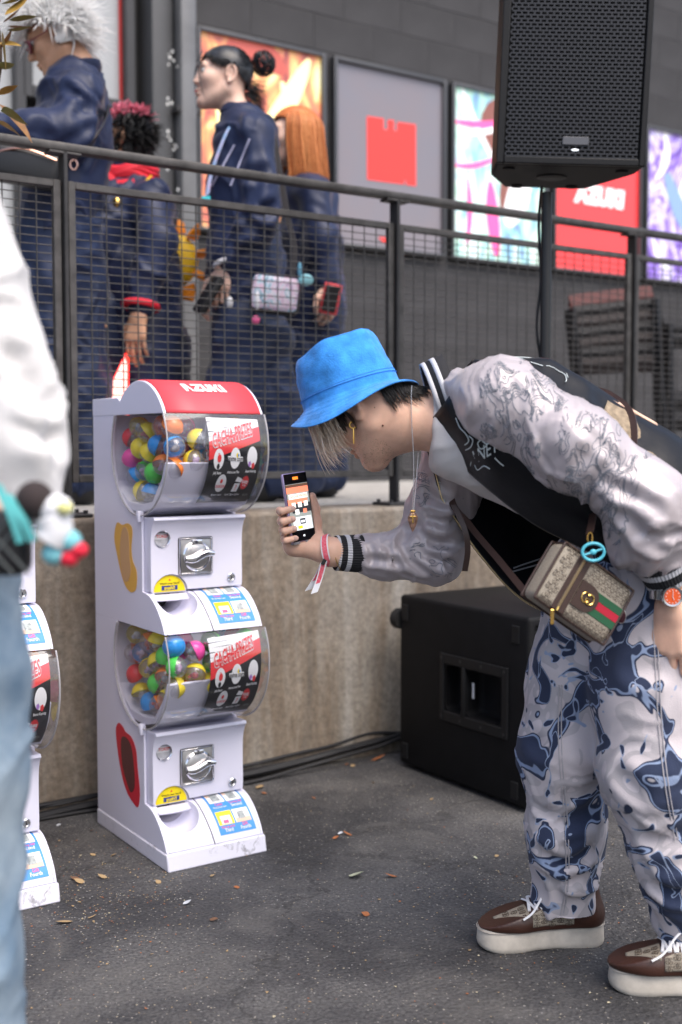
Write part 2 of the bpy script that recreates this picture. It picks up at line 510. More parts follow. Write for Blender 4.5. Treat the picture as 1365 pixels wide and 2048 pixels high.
def asphalt():
    m = bpy.data.materials.new('asphalt'); m.use_nodes = True; nt = m.node_tree; b = nt.nodes['Principled BSDF']
    tc = node(nt, 'ShaderNodeTexCoord')
    n1 = node(nt, 'ShaderNodeTexNoise', Scale=1.7, Detail=10.0, Roughness=0.66, Distortion=0.4); nt.links.new(tc.outputs['Object'], n1.inputs['Vector'])
    n2 = node(nt, 'ShaderNodeTexNoise', Scale=130.0, Detail=4.0, Roughness=0.7); nt.links.new(tc.outputs['Object'], n2.inputs['Vector'])
    vo = node(nt, 'ShaderNodeTexVoronoi', Scale=170.0, Randomness=1.0); nt.links.new(tc.outputs['Object'], vo.inputs['Vector'])
    base = ramp(nt, n1.outputs['Fac'], [(0.36, (0.029, 0.029, 0.032)), (0.5, (0.054, 0.053, 0.056)), (0.62, (0.092, 0.090, 0.091))])
    grain = ramp(nt, n2.outputs['Fac'], [(0.36, (0.45, 0.45, 0.46)), (0.62, (1.45, 1.43, 1.4))])
    c = mixc(nt, 1.0, base, grain, 'MULTIPLY')
    # pale stones in the binder: one in a dozen cells
    sep = node(nt, 'ShaderNodeSeparateColor'); nt.links.new(vo.outputs['Color'], sep.inputs[0])
    pick = node(nt, 'ShaderNodeMath', operation='GREATER_THAN'); pick.inputs[1].default_value = 0.93; nt.links.new(sep.outputs[0], pick.inputs[0])
    near = node(nt, 'ShaderNodeMath', operation='LESS_THAN'); near.inputs[1].default_value = 0.36; nt.links.new(vo.outputs['Distance'], near.inputs[0])
    both = node(nt, 'ShaderNodeMath', operation='MULTIPLY'); nt.links.new(pick.outputs[0], both.inputs[0]); nt.links.new(near.outputs[0], both.inputs[1])
    st = ramp(nt, sep.outputs[1], [(0.0, (0.30, 0.27, 0.23)), (0.5, (0.22, 0.22, 0.22)), (1.0, (0.36, 0.31, 0.22))])
    c = mixc(nt, both.outputs[0], c, st)
    # worn, dusty places
    n3 = node(nt, 'ShaderNodeTexNoise', Scale=2.6, Detail=7.0, Roughness=0.7, Distortion=0.6); nt.links.new(tc.outputs['Object'], n3.inputs['Vector'])
    w = ramp(nt, n3.outputs['Fac'], [(0.50, (0, 0, 0)), (0.72, (0.7, 0.7, 0.7))])
    c = mixc(nt, w, c, (0.125, 0.118, 0.112))
    vc = node(nt, 'ShaderNodeTexVoronoi', Scale=0.9, feature='DISTANCE_TO_EDGE'); mpc = node(nt, 'ShaderNodeMapping'); nw = node(nt, 'ShaderNodeTexNoise', Scale=3.0, Detail=6.0, Roughness=0.7)
    nt.links.new(tc.outputs['Object'], nw.inputs['Vector']); vm = node(nt, 'ShaderNodeVectorMath', operation='MULTIPLY_ADD'); vm.inputs[1].default_value = (0.5, 0.5, 0.5); nt.links.new(nw.outputs['Color'], vm.inputs[0]); nt.links.new(tc.outputs['Object'], vm.inputs[2]); nt.links.new(vm.outputs[0], vc.inputs['Vector'])
    ck = ramp(nt, vc.outputs['Distance'], [(0.0, (0.75, 0.75, 0.75)), (0.010, (0, 0, 0))]); c = mixc(nt, ck, c, (0.020, 0.019, 0.019))
    nt.links.new(c, b.inputs['Base Color'])
    rr = ramp(nt, n1.outputs['Fac'], [(0.3, (0.62,) * 3), (0.7, (0.88,) * 3)]); nt.links.new(rr, b.inputs['Roughness'])
    ad = node(nt, 'ShaderNodeMath', operation='ADD'); nt.links.new(n2.outputs['Fac'], ad.inputs[0])
    v2 = node(nt, 'ShaderNodeTexVoronoi', Scale=95.0); nt.links.new(tc.outputs['Object'], v2.inputs['Vector']); nt.links.new(v2.outputs['Distance'], ad.inputs[1])
    bp = node(nt, 'ShaderNodeBump', Strength=0.75, Distance=0.004); nt.links.new(ad.outputs[0], bp.inputs['Height']); nt.links.new(bp.outputs[0], b.inputs['Normal'])
    return m
def concrete(name, tones, streak=1.0, z_top=0.87):
    m = bpy.data.materials.new(name); m.use_nodes = True; nt = m.node_tree; b = nt.nodes['Principled BSDF']
    tc = node(nt, 'ShaderNodeTexCoord')
    mp = node(nt, 'ShaderNodeMapping'); mp.inputs['Scale'].default_value = (7.0, 7.0, 0.9); nt.links.new(tc.outputs['Object'], mp.inputs['Vector'])
    n1 = node(nt, 'ShaderNodeTexNoise', Scale=1.0, Detail=9.0, Roughness=0.62, Distortion=0.5); nt.links.new(mp.outputs[0], n1.inputs['Vector'])
    n2 = node(nt, 'ShaderNodeTexNoise', Scale=3.2, Detail=8.0, Roughness=0.7, Distortion=0.8); nt.links.new(tc.outputs['Object'], n2.inputs['Vector'])
    n3 = node(nt, 'ShaderNodeTexNoise', Scale=45.0, Detail=6.0, Roughness=0.7); nt.links.new(tc.outputs['Object'], n3.inputs['Vector'])
    a = ramp(nt, n1.outputs['Fac'], [(0.30, tones[0]), (0.46, tones[1]), (0.60, tones[2]), (0.75, tones[3])])
    d = ramp(nt, n2.outputs['Fac'], [(0.35, tones[4]), (0.66, tones[2])])
    c = mixc(nt, 0.42, a, d)
    g = ramp(nt, n3.outputs['Fac'], [(0.32, (0.62, 0.62, 0.62)), (0.66, (1.2, 1.19, 1.17))])
    c = mixc(nt, 1.0, c, g, 'MULTIPLY')
    nt.links.new(c, b.inputs['Base Color']); b.inputs['Roughness'].default_value = 0.86
    bp = node(nt, 'ShaderNodeBump', Strength=0.5, Distance=0.006); nt.links.new(n3.outputs['Fac'], bp.inputs['Height']); nt.links.new(bp.outputs[0], b.inputs['Normal'])
    return m
M_asph = asphalt()
M_conc = concrete('stained_concrete', [(0.075, 0.068, 0.062), (0.21, 0.155, 0.105), (0.33, 0.295, 0.25), (0.50, 0.475, 0.44), (0.10, 0.088, 0.078)])
M_walk = concrete('platform_concrete', [(0.33, 0.32, 0.31), (0.42, 0.41, 0.39), (0.47, 0.46, 0.44), (0.55, 0.54, 0.52), (0.36, 0.35, 0.33)])
M_paintwall = mat('dark_painted_block', (0.050, 0.049, 0.052), 0.7, spec=0.3, var=0.22, vscale=2.2, bump=0.35, bscale=90)
M_steel = mat('dark_steel', (0.036, 0.035, 0.036), 0.5, 0.3, var=0.25, vscale=14, bump=0.12, bscale=160)
M_steel2 = mat('dark_steel_worn', (0.070, 0.066, 0.064), 0.5, 0.35, var=0.3, vscale=20, bump=0.12, bscale=160)

g = MB(); g.add([(-160, -160, 0), (160, -160, 0), (160, 160, 0), (-160, 160, 0)], [(0, 1, 2, 3)])
tag(obj('ground', g, M_asph, smooth=False), 'dark worn asphalt ground strewn with leaf crumbs', 'ground', kind='structure')

# raised concrete platform with its stained retaining wall
plat = empty('concrete_platform', SN(2.0, N_WALL, 0), RZ, 'stained tan concrete retaining wall and raised platform behind the vending machines', 'platform')
rw = MB(); rw.bbox((-6, 0, -0.05), (9, 0.24, Z_PLAT))
o = obj('retaining_wall', rw, M_conc, plat, bevel=0.014, bseg=3)
fl = MB(); fl.bbox((-6, 0.24, -0.05), (9, N_BLDG - N_WALL, Z_PLAT - 0.002))
obj('platform_floor', fl, M_walk, plat)

# the building: dark painted block wall, glazed bay and downpipe on its left
bld = empty('building', SN(2.0, N_BLDG, Z_PLAT), RZ, 'dark grey painted block building with lit poster cases along its wall', 'building')
def bs(px): return PN(px, 300, N_BLDG)[0] - 2.0
sb = MB(); sb.bbox((bs(365) , -0.0128, -0.9), (9.5, 0.35, 5.2)); obj('wall_core', sb, M_paintwall, bld)
S_LEFT = bs(365)
bm_ = MB(); bm_.rbox((0, 0, 0), (0.396, 0.03, 0.196), 0.003, 1)
blk = mesh_of('block', bm_.arr(), bm_.f, M_paintwall)
hb_ = MB(); hb_.rbox((0, 0, 0), (0.196, 0.03, 0.196), 0.003, 1); hblk = mesh_of('block_half', hb_.arr(), hb_.f, M_paintwall)
nblk = 0
for r in range(17):
    x = S_LEFT + (0.2 if r % 2 else 0.0)
    if r % 2:
        o = bpy.data.objects.new('block', hblk); COL.objects.link(o); o.parent = bld; o.location = (S_LEFT + 0.1, 0, 0.1 + 0.2 * r)
    while x < S_LEFT + 5.0:
        o = bpy.data.objects.new('block', blk); COL.objects.link(o); o.parent = bld
        o.location = (x + 0.2, rnd.uniform(-.0008, .0008), 0.1 + 0.2 * r); x += 0.4
rest = MB(); rest.bbox((S_LEFT + 5.3, -0.012, 0), (9.5, 0.01, 3.4)); rest.bbox((S_LEFT, -0.012, 3.41), (9.5, 0.01, 5.2))
obj('plain_wall', rest, M_paintwall, bld)
# downpipe
dp = MB(); dp.rbox(((bs(332) + bs(363)) / 2, -0.14, 2.0), (bs(363) - bs(332), 0.10, 6.2), 0.012, 2)
pipe = obj('downpipe', dp, mat('pipe_paint', (0.165, 0.165, 0.168), 0.35, 0.2, var=0.15, vscale=5, bump=0.1, bscale=60), bld)
pc = MB(); r_ = random.Random(12)
for py in (112, 118, 124, 130, 138, 142, 205, 214, 216, 270, 280, 288, 296, 300, 306, 345, 385, 440):
    s_, z_ = PN(r_.uniform(344, 366), py, N_BLDG - 0.14); w_ = r_.uniform(0.004, 0.010); n = 6
    pc.add([(s_ - 2.0 - 0.05 + w_ * math.cos(t) * 0.7, -0.1912, z_ - Z_PLAT + w_ * math.sin(t)) for t in np.arange(n) / n * 6.283 + r_.random()], [tuple(range(n))])
tag(obj('pipe_speck', pc, mat('speck_white', (0.75, 0.75, 0.73), 0.6), pipe, smooth=False), kind='stuff')  # small flat white specks scattered down the pipe front
br = MB()
for z in (0.5, 1.9, 3.3): br.rbox(((bs(332) + bs(363)) / 2, -0.10, z), (bs(363) - bs(332) + 0.05, 0.17, 0.03), 0.004, 1)
obj('pipe_strap', br, M_steel, pipe)
# glazed bay
bay = MB(); bay.bbox((-6, 0.06, -0.9), (bs(366), 0.35, 5.2)); obj('bay_wall', bay, mat('bay_dark', (0.040, 0.040, 0.042), 0.6), bld)
M_pane = mat('bay_glass_sky_tint', (0.36, 0.37, 0.38), 0.10, 0.0, var=0.06, vscale=1.5, spec=0.5, emit=(0.8, 0.83, 0.86), es=0.03)  # pale tone and faint glow stand in for the sky reflected in the pane
M_bayframe = mat('bay_frame_paint', (0.05, 0.05, 0.053), 0.45, 0.2, var=0.12, vscale=6)
def zz(px, py): return PN(px, py, N_BLDG)[1] - Z_PLAT
for (x0, x1, zb, zt) in ((-330, 28, -0.0, 3.6), (62, 247, zz(240, 205), 3.6)):
    wdw = MB(); a, b = bs(x0), bs(x1); 
    wdw.bbox((a, 0.02, zb), (b, 0.04, zt)); w_ = obj('window', wdw, M_pane, bld)
    fr = MB()
    for (p, q, r_, t) in ((a - 0.05, a, zb - 0.06, zt), (b, b + 0.05, zb - 0.06, zt), (a, b, zb - 0.06, zb)):
        fr.bbox((p, -0.05, r_), (q, 0.045, t))
    obj('window_frame', fr, M_bayframe, w_, bevel=0.004)
red = MB(); red.bbox((bs(243), 0.004, zz(240, 205)), (bs(247) - 0.001, 0.018, 3.55))
obj('red_edge_strip', red, mat('red_strip', (0.55, 0.03, 0.025), 0.5), bld)
pil = MB(); pil.rbox(((bs(287) + bs(328)) / 2, -0.02, 1.8), (bs(328) - bs(287), 0.2, 5.4), 0.01, 2)
obj('pilaster', pil, mat('pilaster_paint', (0.075, 0.076, 0.08), 0.45, 0.1, var=0.1, vscale=4), bld)

# ------------------------------------------------------------------ poster cases on the wall
def art(name, stops, scale, dist, es, rot=0.0, rough=0.7, tex='noise'):
    es = es * 0.5
    m = bpy.data.materials.new(name); m.use_nodes = True; nt = m.node_tree; b = nt.nodes['Principled BSDF']
    tc = node(nt, 'ShaderNodeTexCoord'); mp = node(nt, 'ShaderNodeMapping'); mp.inputs['Rotation'].default_value = (0, rot, 0)
    mp.inputs['Scale'].default_value = (1, 1, 0.55); nt.links.new(tc.outputs['Object'], mp.inputs['Vector'])
    n = node(nt, 'ShaderNodeTexNoise', Scale=scale, Detail=2.5, Roughness=rough, Distortion=dist); nt.links.new(mp.outputs[0], n.inputs['Vector'])
    c = ramp(nt, n.outputs['Fac'], stops, 'CONSTANT' if tex == 'cells' else 'LINEAR')
    nt.links.new(c, b.inputs['Base Color']); nt.links.new(c, b.inputs['Emission Color']); b.inputs['Emission Strength'].default_value = es
    b.inputs['Roughness'].default_value = 0.15
    return m
PX = [(385, 640), (657, 880), (892, 1084), (1096, 1272), (1280, 1440)]
zt_, zb_ = PN(657, 117, N_BLDG)[1], PN(665, 495, N_BLDG)[1]
labels = ['lit poster case with fiery orange and yellow art behind the walking people',
          'grey reflecting poster case with a notched red block shape',
          'lit poster case with pastel mint, white and magenta art left of the loudspeaker',
          'lit plain red poster case with white lettering behind the speaker pole',
          'lit poster case with purple and white art at the right edge']
mats_p = [art('art_fire', [(0.30, (0.28, 0.06, 0.06)), (0.40, (0.55, 0.15, 0.11)), (0.48, (0.75, 0.26, 0.13)), (0.54, (0.80, 0.42, 0.16)), (0.60, (0.86, 0.68, 0.30)), (0.70, (0.88, 0.82, 0.52))], 4.2, 2.2, 0.42, 0.5),
          mat('art_grey', (0.20, 0.197, 0.232), 0.08, spec=0.5, var=0.10, vscale=2.0, col2=(0.23, 0.195, 0.212), emit=(0.3, 0.28, 0.31), es=0.05),  # grey of the reflections is set in the colour, with a faint glow
          art('art_mint', [(0.28, (0.16, 0.12, 0.35)), (0.38, (0.22, 0.45, 0.62)), (0.45, (0.38, 0.66, 0.60)), (0.52, (0.52, 0.74, 0.60)), (0.57, (0.72, 0.82, 0.80)), (0.63, (0.45, 0.68, 0.72)), (0.70, (0.62, 0.42, 0.66)), (0.78, (0.30, 0.36, 0.66))], 3.6, 2.6, 0.55, -0.4),
          mat('art_red', (0.80, 0.055, 0.06), 0.2, emit=(0.85, 0.06, 0.065), es=0.3),
          art('art_purple', [(0.30, (0.10, 0.05, 0.25)), (0.42, (0.23, 0.12, 0.55)), (0.50, (0.42, 0.32, 0.72)), (0.57, (0.85, 0.82, 0.9)), (0.64, (0.30, 0.22, 0.6)), (0.72, (0.75, 0.72, 0.85))], 4.6, 2.8, 0.42, 0.7)]
M_cframe = mat('case_frame', (0.10, 0.10, 0.105), 0.35, 0.6)
M_cglass = None
def flat(poly, y, M0=None):
    """a flat print: polygon in the (x, z) plane at depth y"""
    return [(a, y, b) for a, b in poly], [tuple(range(len(poly)))]
def ribbon2(pts, w):
    pts = crom(np.array(pts, float), 6); t = np.gradient(pts, axis=0); t /= np.linalg.norm(t, axis=1, keepdims=True) + 1e-9
    nn = np.stack([-t[:, 1], t[:, 0]], 1); k = len(pts); ww = w * np.sin(np.linspace(0.35, math.pi - 0.2, k))[:, None]
    return np.vstack([pts + nn * ww, (pts - nn * ww)]), [(i, i + 1, k + i + 1, k + i) for i in range(k - 1)]
for k, (x0, x1) in enumerate(PX):
    s0 = PN(x0, 300, N_BLDG)[0]; s1 = PN(x1, 300, N_BLDG)[0]; w = s1 - s0; h = zt_ - zb_
    c = empty('poster_case', SN((s0 + s1) / 2, N_BLDG - 0.015, zb_), RZ, labels[k], 'poster case', 'poster cases along the wall')
    fr = MB()
    for (a, b, d, e) in ((-w / 2, -w / 2 + 0.022, 0, h), (w / 2 - 0.022, w / 2, 0, h), (-w / 2 + 0.022, w / 2 - 0.022, 0, 0.022), (-w / 2 + 0.022, w / 2 - 0.022, h - 0.022, h)):
        fr.bbox((a, -0.055, d), (b, 0.0, e))
    obj('case_frame', fr, M_cframe, c, bevel=0.004)
    pr = MB(); pr.bbox((-w / 2 + 0.02, -0.03, 0.02), (w / 2 - 0.02, -0.01, h - 0.02)); print_ = obj('poster_print', pr, mats_p[k], c)
    def shape(name, poly, m, y=-0.0325):
        q = MB(); q.add(*flat(poly, y)); return obj(name, q, m, print_, smooth=False)
    def strokes(name, lst, m, y):
        for pts, ww in lst:
            v2, f2 = ribbon2(pts, ww); v2[:, 0] = np.clip(v2[:, 0], -w / 2 + 0.024, w / 2 - 0.024); v2[:, 1] = np.clip(v2[:, 1], 0.024, h - 0.024)
            q = MB(); q.add(np.stack([v2[:, 0], np.full(len(v2), y), v2[:, 1]], 1), f2); y -= 0.0003
            obj(name, q, m, print_, smooth=False)
    def letters(s, size, x, z, m, bold=0.004, y=-0.034, shear=0.0):
        v, f = text_mesh(s, size, bold, shear=shear); q = MB(); q.add(np.stack([v[:, 0] + x, np.full(len(v), y), v[:, 1] + z], 1), f)
        return obj('lettering', q, m, print_, smooth=False)
    wl = mat('print_white_lit', (0.85, 0.85, 0.86), 0.4, emit=(0.9, 0.9, 0.92), es=0.3)
    if k == 0:
        strokes('flame_shape', [([(-.30, .1), (-.22, .45), (-.28, .8)], .05), ([(.0, .55), (.16, .75), (.30, 1.0)], .06), ([(.1, .3), (.2, .6), (.12, .85)], .05)], mat('flame_yellow', (0.95, 0.82, 0.40), 0.4, emit=(0.95, 0.8, 0.4), es=0.5), -0.0322)
        strokes('ember_shape', [([(-.2, .95), (-.05, 1.0), (.15, .9)], .09), ([(.22, .2), (.30, .45), (.33, .7)], .05)], mat('ember_red', (0.42, 0.09, 0.07), 0.4, emit=(0.5, 0.1, 0.08), es=0.35), -0.0326)
    if k == 1:
        u = w / 224.0
        def q_(px, py): return (px - 657 - 112) * u, h - ((py - 117 - (px - 657) * 0.16) / 375.0) * h
        blk_ = [(722, 232), (755, 236), (755, 258), (763, 259), (763, 238), (776, 239), (776, 260), (782, 261), (782, 242), (820, 246), (821, 374), (801, 371), (801, 362), (797, 361), (797, 370), (723, 360)]
        mr_ = mat('print_red_lit', (0.70, 0.045, 0.04), 0.4, emit=(0.90, 0.06, 0.05), es=0.22)
        shape('red_block_shape', [q_(*p_) for p_ in reversed(blk_)], mr_)
        shape('red_dash_shape', [q_(*p_) for p_ in ((745, 478), (778, 480), (778, 492), (756, 490))], mr_)
    if k == 2:
        strokes('brown_shape', [([(.02, .62), (-.02, .85), (.14, .98)], .14), ([(.05, .3), (.1, .5), (.16, .7)], .09)], mat('print_brown', (0.22, 0.085, 0.07), 0.4, emit=(0.25, 0.1, 0.08), es=0.3), -0.0322)
        strokes('white_shape', [([(.06, .25), (.16, .45), (.20, .68)], .09), ([(-.32, 1.05), (-.18, .8), (.05, .5)], .022), ([(-.34, .75), (-.1, .8), (.2, .92)], .018)], wl, -0.0326)
        strokes('magenta_shape', [([(-.36, .82), (-.1, .84), (.3, .95)], .022), ([(-.36, .56), (-.2, .58), (.0, .66)], .016), ([(-.02, .05), (-.06, .3), (-.08, .5)], .05), ([(-.26, .1), (-.24, .3), (-.26, .5)], .02)], mat('print_magenta', (0.80, 0.10, 0.30), 0.4, emit=(0.85, 0.12, 0.35), es=0.45), -0.0330)
    if k == 3:
        letters('AZUKI', 0.15, 0.02, h * 0.49, wl, 0.012, shear=0.1)
    if k == 4:
        strokes('white_shape', [([(-.30, .7), (-.2, .85), (-.22, 1.05)], .03), ([(-.1, .5), (.05, .75), (.2, .8)], .05), ([(-.33, .3), (-.25, .15), (-.15, .1)], .02)], wl, -0.0322)
        strokes('blue_shape', [([(-.2, .75), (-.05, .5), (.1, .35)], .07)], mat('print_blue', (0.20, 0.30, 0.65), 0.4, emit=(0.2, 0.3, 0.65), es=0.4), -0.0326)

# ------------------------------------------------------------------ guard railing with wire mesh panels
rail = empty('metal_railing', SN(2.0, N_RAIL, Z_PLAT), RZ, 'dark steel guard railing with wire mesh panels on the concrete platform', 'railing')
POSTS = [0.04, 1.272, 2.504, 3.730, 4.96]
ZT, ZPT, ZPB = 1.99 - Z_PLAT, 1.88 - Z_PLAT, 0.977 - Z_PLAT
tr = MB(); tr.rbox((0.6, 0, ZT - 0.013), (6.6, 0.045, 0.026), 0.006, 2); obj('top_rail', tr, M_steel2, rail)
for s in POSTS:
    x = s - 2.0
    p = MB(); p.rbox((x, 0, (ZT - 0.026) / 2), (0.013, 0.05, ZT - 0.028), 0.002, 1); po = obj('post', p, M_steel, rail)
    q = MB(); q.rbox((x, 0, 0.006), (0.12, 0.11, 0.012), 0.003, 1)
    for a in (-0.042, 0.042):
        for b in (-0.038, 0.038): q.cyl((x + a, b, 0.012), (x + a, b, 0.022), 0.008, 6)
    obj('base_plate', q, M_steel, po)
    q = MB(); q.rbox((x, 0, ZT - 0.031), (0.10, 0.05, 0.008), 0.002, 1); obj('saddle_plate', q, M_steel2, po)
for a, b in zip(POSTS[:-1], POSTS[1:]):
    x0, x1 = a - 2.0 + 0.012, b - 2.0 - 0.012
    p = MB()
    p.bbox((x0, -0.012, ZPB), (x0 + 0.022, 0.012, ZPT)); p.bbox((x1 - 0.022, -0.012, ZPB), (x1, 0.012, ZPT))
    p.bbox((x0 + 0.022, -0.0119, ZPT - 0.022), (x1 - 0.022, 0.0119, ZPT - 0.0005)); p.bbox((x0 + 0.022, -0.0119, ZPB + 0.0005), (x1 - 0.022, 0.0119, ZPB + 0.024))
    pn = obj('panel_frame', p, M_steel2, rail, bevel=0.002, bseg=1)
    wr = MB(); r = 0.0017
    n = int((x1 - x0 - 0.044) / 0.0485)
    for i in range(1, n):
        x = x0 + 0.022 + (x1 - x0 - 0.044) * i / n
        wr.tube([(x, -0.002, ZPB + 0.015), (x, -0.002, ZPT - 0.015)], 0.0022, 5)
    n = int((ZPT - ZPB - 0.046) / 0.0243)
    for i in range(1, n):
        z = ZPB + 0.024 + (ZPT - ZPB - 0.046) * i / n
        wr.tube([(x0 + 0.015, 0.0016, z), (x1 - 0.015, 0.0016, z)], r, 5)
    tag(obj('wire_mesh', wr, M_steel2, pn), kind='stuff')
# ------------------------------------------------------------------ capsule vending machines
MW, MD = 0.285, 0.478
CY_, CR = 0.162, 0.174           # the round bin: centre depth and radius
M_plas = mat('white_plastic', (0.745, 0.73, 0.85), 0.27, spec=0.5, coat=0.15)
M_plas2 = mat('white_plastic_satin', (0.72, 0.705, 0.82), 0.4, spec=0.45)
M_dark = mat('shadow_gap', (0.02, 0.02, 0.025), 0.7)
M_chrome = mat('chrome', (0.78, 0.78, 0.80), 0.09, 1.0)
M_brush = mat('brushed_plate', (0.52, 0.50, 0.49), 0.3, 1.0, bump=0.2, bscale=300, aniso=(1, 1, 30))
M_red = mat('hood_red', (0.80, 0.075, 0.095), 0.45, var=0.04, vscale=6)
M_wprint = mat('print_white', (0.85, 0.85, 0.86), 0.45)
def clear_material(name, tint, rough, diff=0.0):
    """thin clear plastic: transparent with a mirror coat that grows at grazing angles, the same from both sides"""
    m = bpy.data.materials.new(name); m.use_nodes = True; nt = m.node_tree; nt.nodes.remove(nt.nodes['Principled BSDF'])
    ge = node(nt, 'ShaderNodeNewGeometry'); dt = node(nt, 'ShaderNodeVectorMath', operation='DOT_PRODUCT')
    nt.links.new(ge.outputs['Incoming'], dt.inputs[0]); nt.links.new(ge.outputs['Normal'], dt.inputs[1])
    def mth(op, a, b=None):
        n = node(nt, 'ShaderNodeMath', operation=op)
        for i, v in enumerate((a, b)):
            if v is None: continue
            if isinstance(v, (int, float)): n.inputs[i].default_value = v
            else: nt.links.new(v, n.inputs[i])
        return n.outputs[0]
    c = mth('ABSOLUTE', dt.outputs['Value']); k = mth('POWER', mth('SUBTRACT', 1.0, c), 5.0)
    fac = mth('ADD', mth('MULTIPLY', k, 0.91), 0.085)
    tr = node(nt, 'ShaderNodeBsdfTransparent'); tr.inputs[0].default_value = (*tint, 1)
    gl = node(nt, 'ShaderNodeBsdfGlossy', Roughness=rough); gl.inputs[0].default_value = (1, 1, 1, 1)
    base = tr.outputs[0]
    if diff:
        df = node(nt, 'ShaderNodeBsdfDiffuse'); df.inputs[0].default_value = (0.8, 0.8, 0.83, 1)
        m0 = node(nt, 'ShaderNodeMixShader'); m0.inputs[0].default_value = diff; nt.links.new(base, m0.inputs[1]); nt.links.new(df.outputs[0], m0.inputs[2]); base = m0.outputs[0]
    mx = node(nt, 'ShaderNodeMixShader'); nt.links.new(fac, mx.inputs[0]); nt.links.new(base, mx.inputs[1]); nt.links.new(gl.outputs[0], mx.inputs[2])
    nt.links.new(mx.outputs[0], nt.nodes['Material Output'].inputs[0])
    return m
M_clear = clear_material('clear_acrylic', (0.955, 0.955, 0.965), 0.03)
def boolean(o, cutters):
    for c in cutters:
        md = o.modifiers.new('cut', 'BOOLEAN'); md.operation = 'DIFFERENCE'; md.object = c; md.solver = 'EXACT'
    apply_mods(o)
    for c in cutters: bpy.data.objects.remove(c)
    me = o.data
    me.polygons.foreach_set('use_smooth', [True] * len(me.polygons))
    bm = bmesh.new(); bm.from_mesh(me)
    for e in bm.edges:
        if len(e.link_faces) == 2: e.smooth = e.calc_face_angle(0) < math.radians(32)
    bm.to_mesh(me); bm.free()
    return o
def cutter(mb, root):
    return obj('cutter', mb, None, root)
def disc(cx, cz, r, y, n=24, rx=None):
    rx = rx or r
    return [(cx + rx * math.cos(t), y, cz + r * math.sin(t)) for t in np.arange(n) / n * 2 * math.pi], [tuple(range(n))]

def tray_profile():
    """front slope of the tray section: (y, z) from the door foot down to the front lip"""
    return crom([(0.150, 0.098), (0.105, 0.090), (0.066, 0.066), (0.034, 0.032), (0.016, 0.0)], 6)
def tray_at(t):
    """point and outward normal on the tray slope, t = 0 (top) .. 1 (lip)"""
    pr = tray_profile(); L = np.r_[0, np.cumsum(np.linalg.norm(np.diff(pr, axis=0), axis=1))]; L /= L[-1]
    y = np.interp(t, L, pr[:, 0]); z = np.interp(t, L, pr[:, 1])
    e = 0.02; y2 = np.interp(min(t + e, 1), L, pr[:, 0]); z2 = np.interp(min(t + e, 1), L, pr[:, 1])
    y1 = np.interp(max(t - e, 0), L, pr[:, 0]); z1 = np.interp(max(t - e, 0), L, pr[:, 1])
    d = np.array([y2 - y1, z2 - z1]); d /= np.linalg.norm(d)
    n = np.array([d[1], -d[0]]); 
    if n[0] > 0: n = -n
    return y, z, n
M_blue = mat('print_blue_border', (0.055, 0.28, 0.66), 0.4)
M_navy = mat('print_navy', (0.03, 0.05, 0.25), 0.4)
M_pinkp = mat('print_pink', (0.85, 0.12, 0.28), 0.4)
M_yellow = mat('print_yellow', (0.92, 0.72, 0.02), 0.35)
M_blackp = mat('print_black', (0.015, 0.015, 0.018), 0.35)
M_redp = mat('print_red', (0.75, 0.05, 0.055), 0.4)
M_greyp = mat('print_grey', (0.33, 0.36, 0.36), 0.4, var=0.4, vscale=120)
M_skinp = mat('print_sand', (0.75, 0.52, 0.38), 0.4)
M_orangep = mat('sticker_orange', (0.78, 0.43, 0.08), 0.4)
M_stred = mat('sticker_red', (0.62, 0.02, 0.04), 0.4)

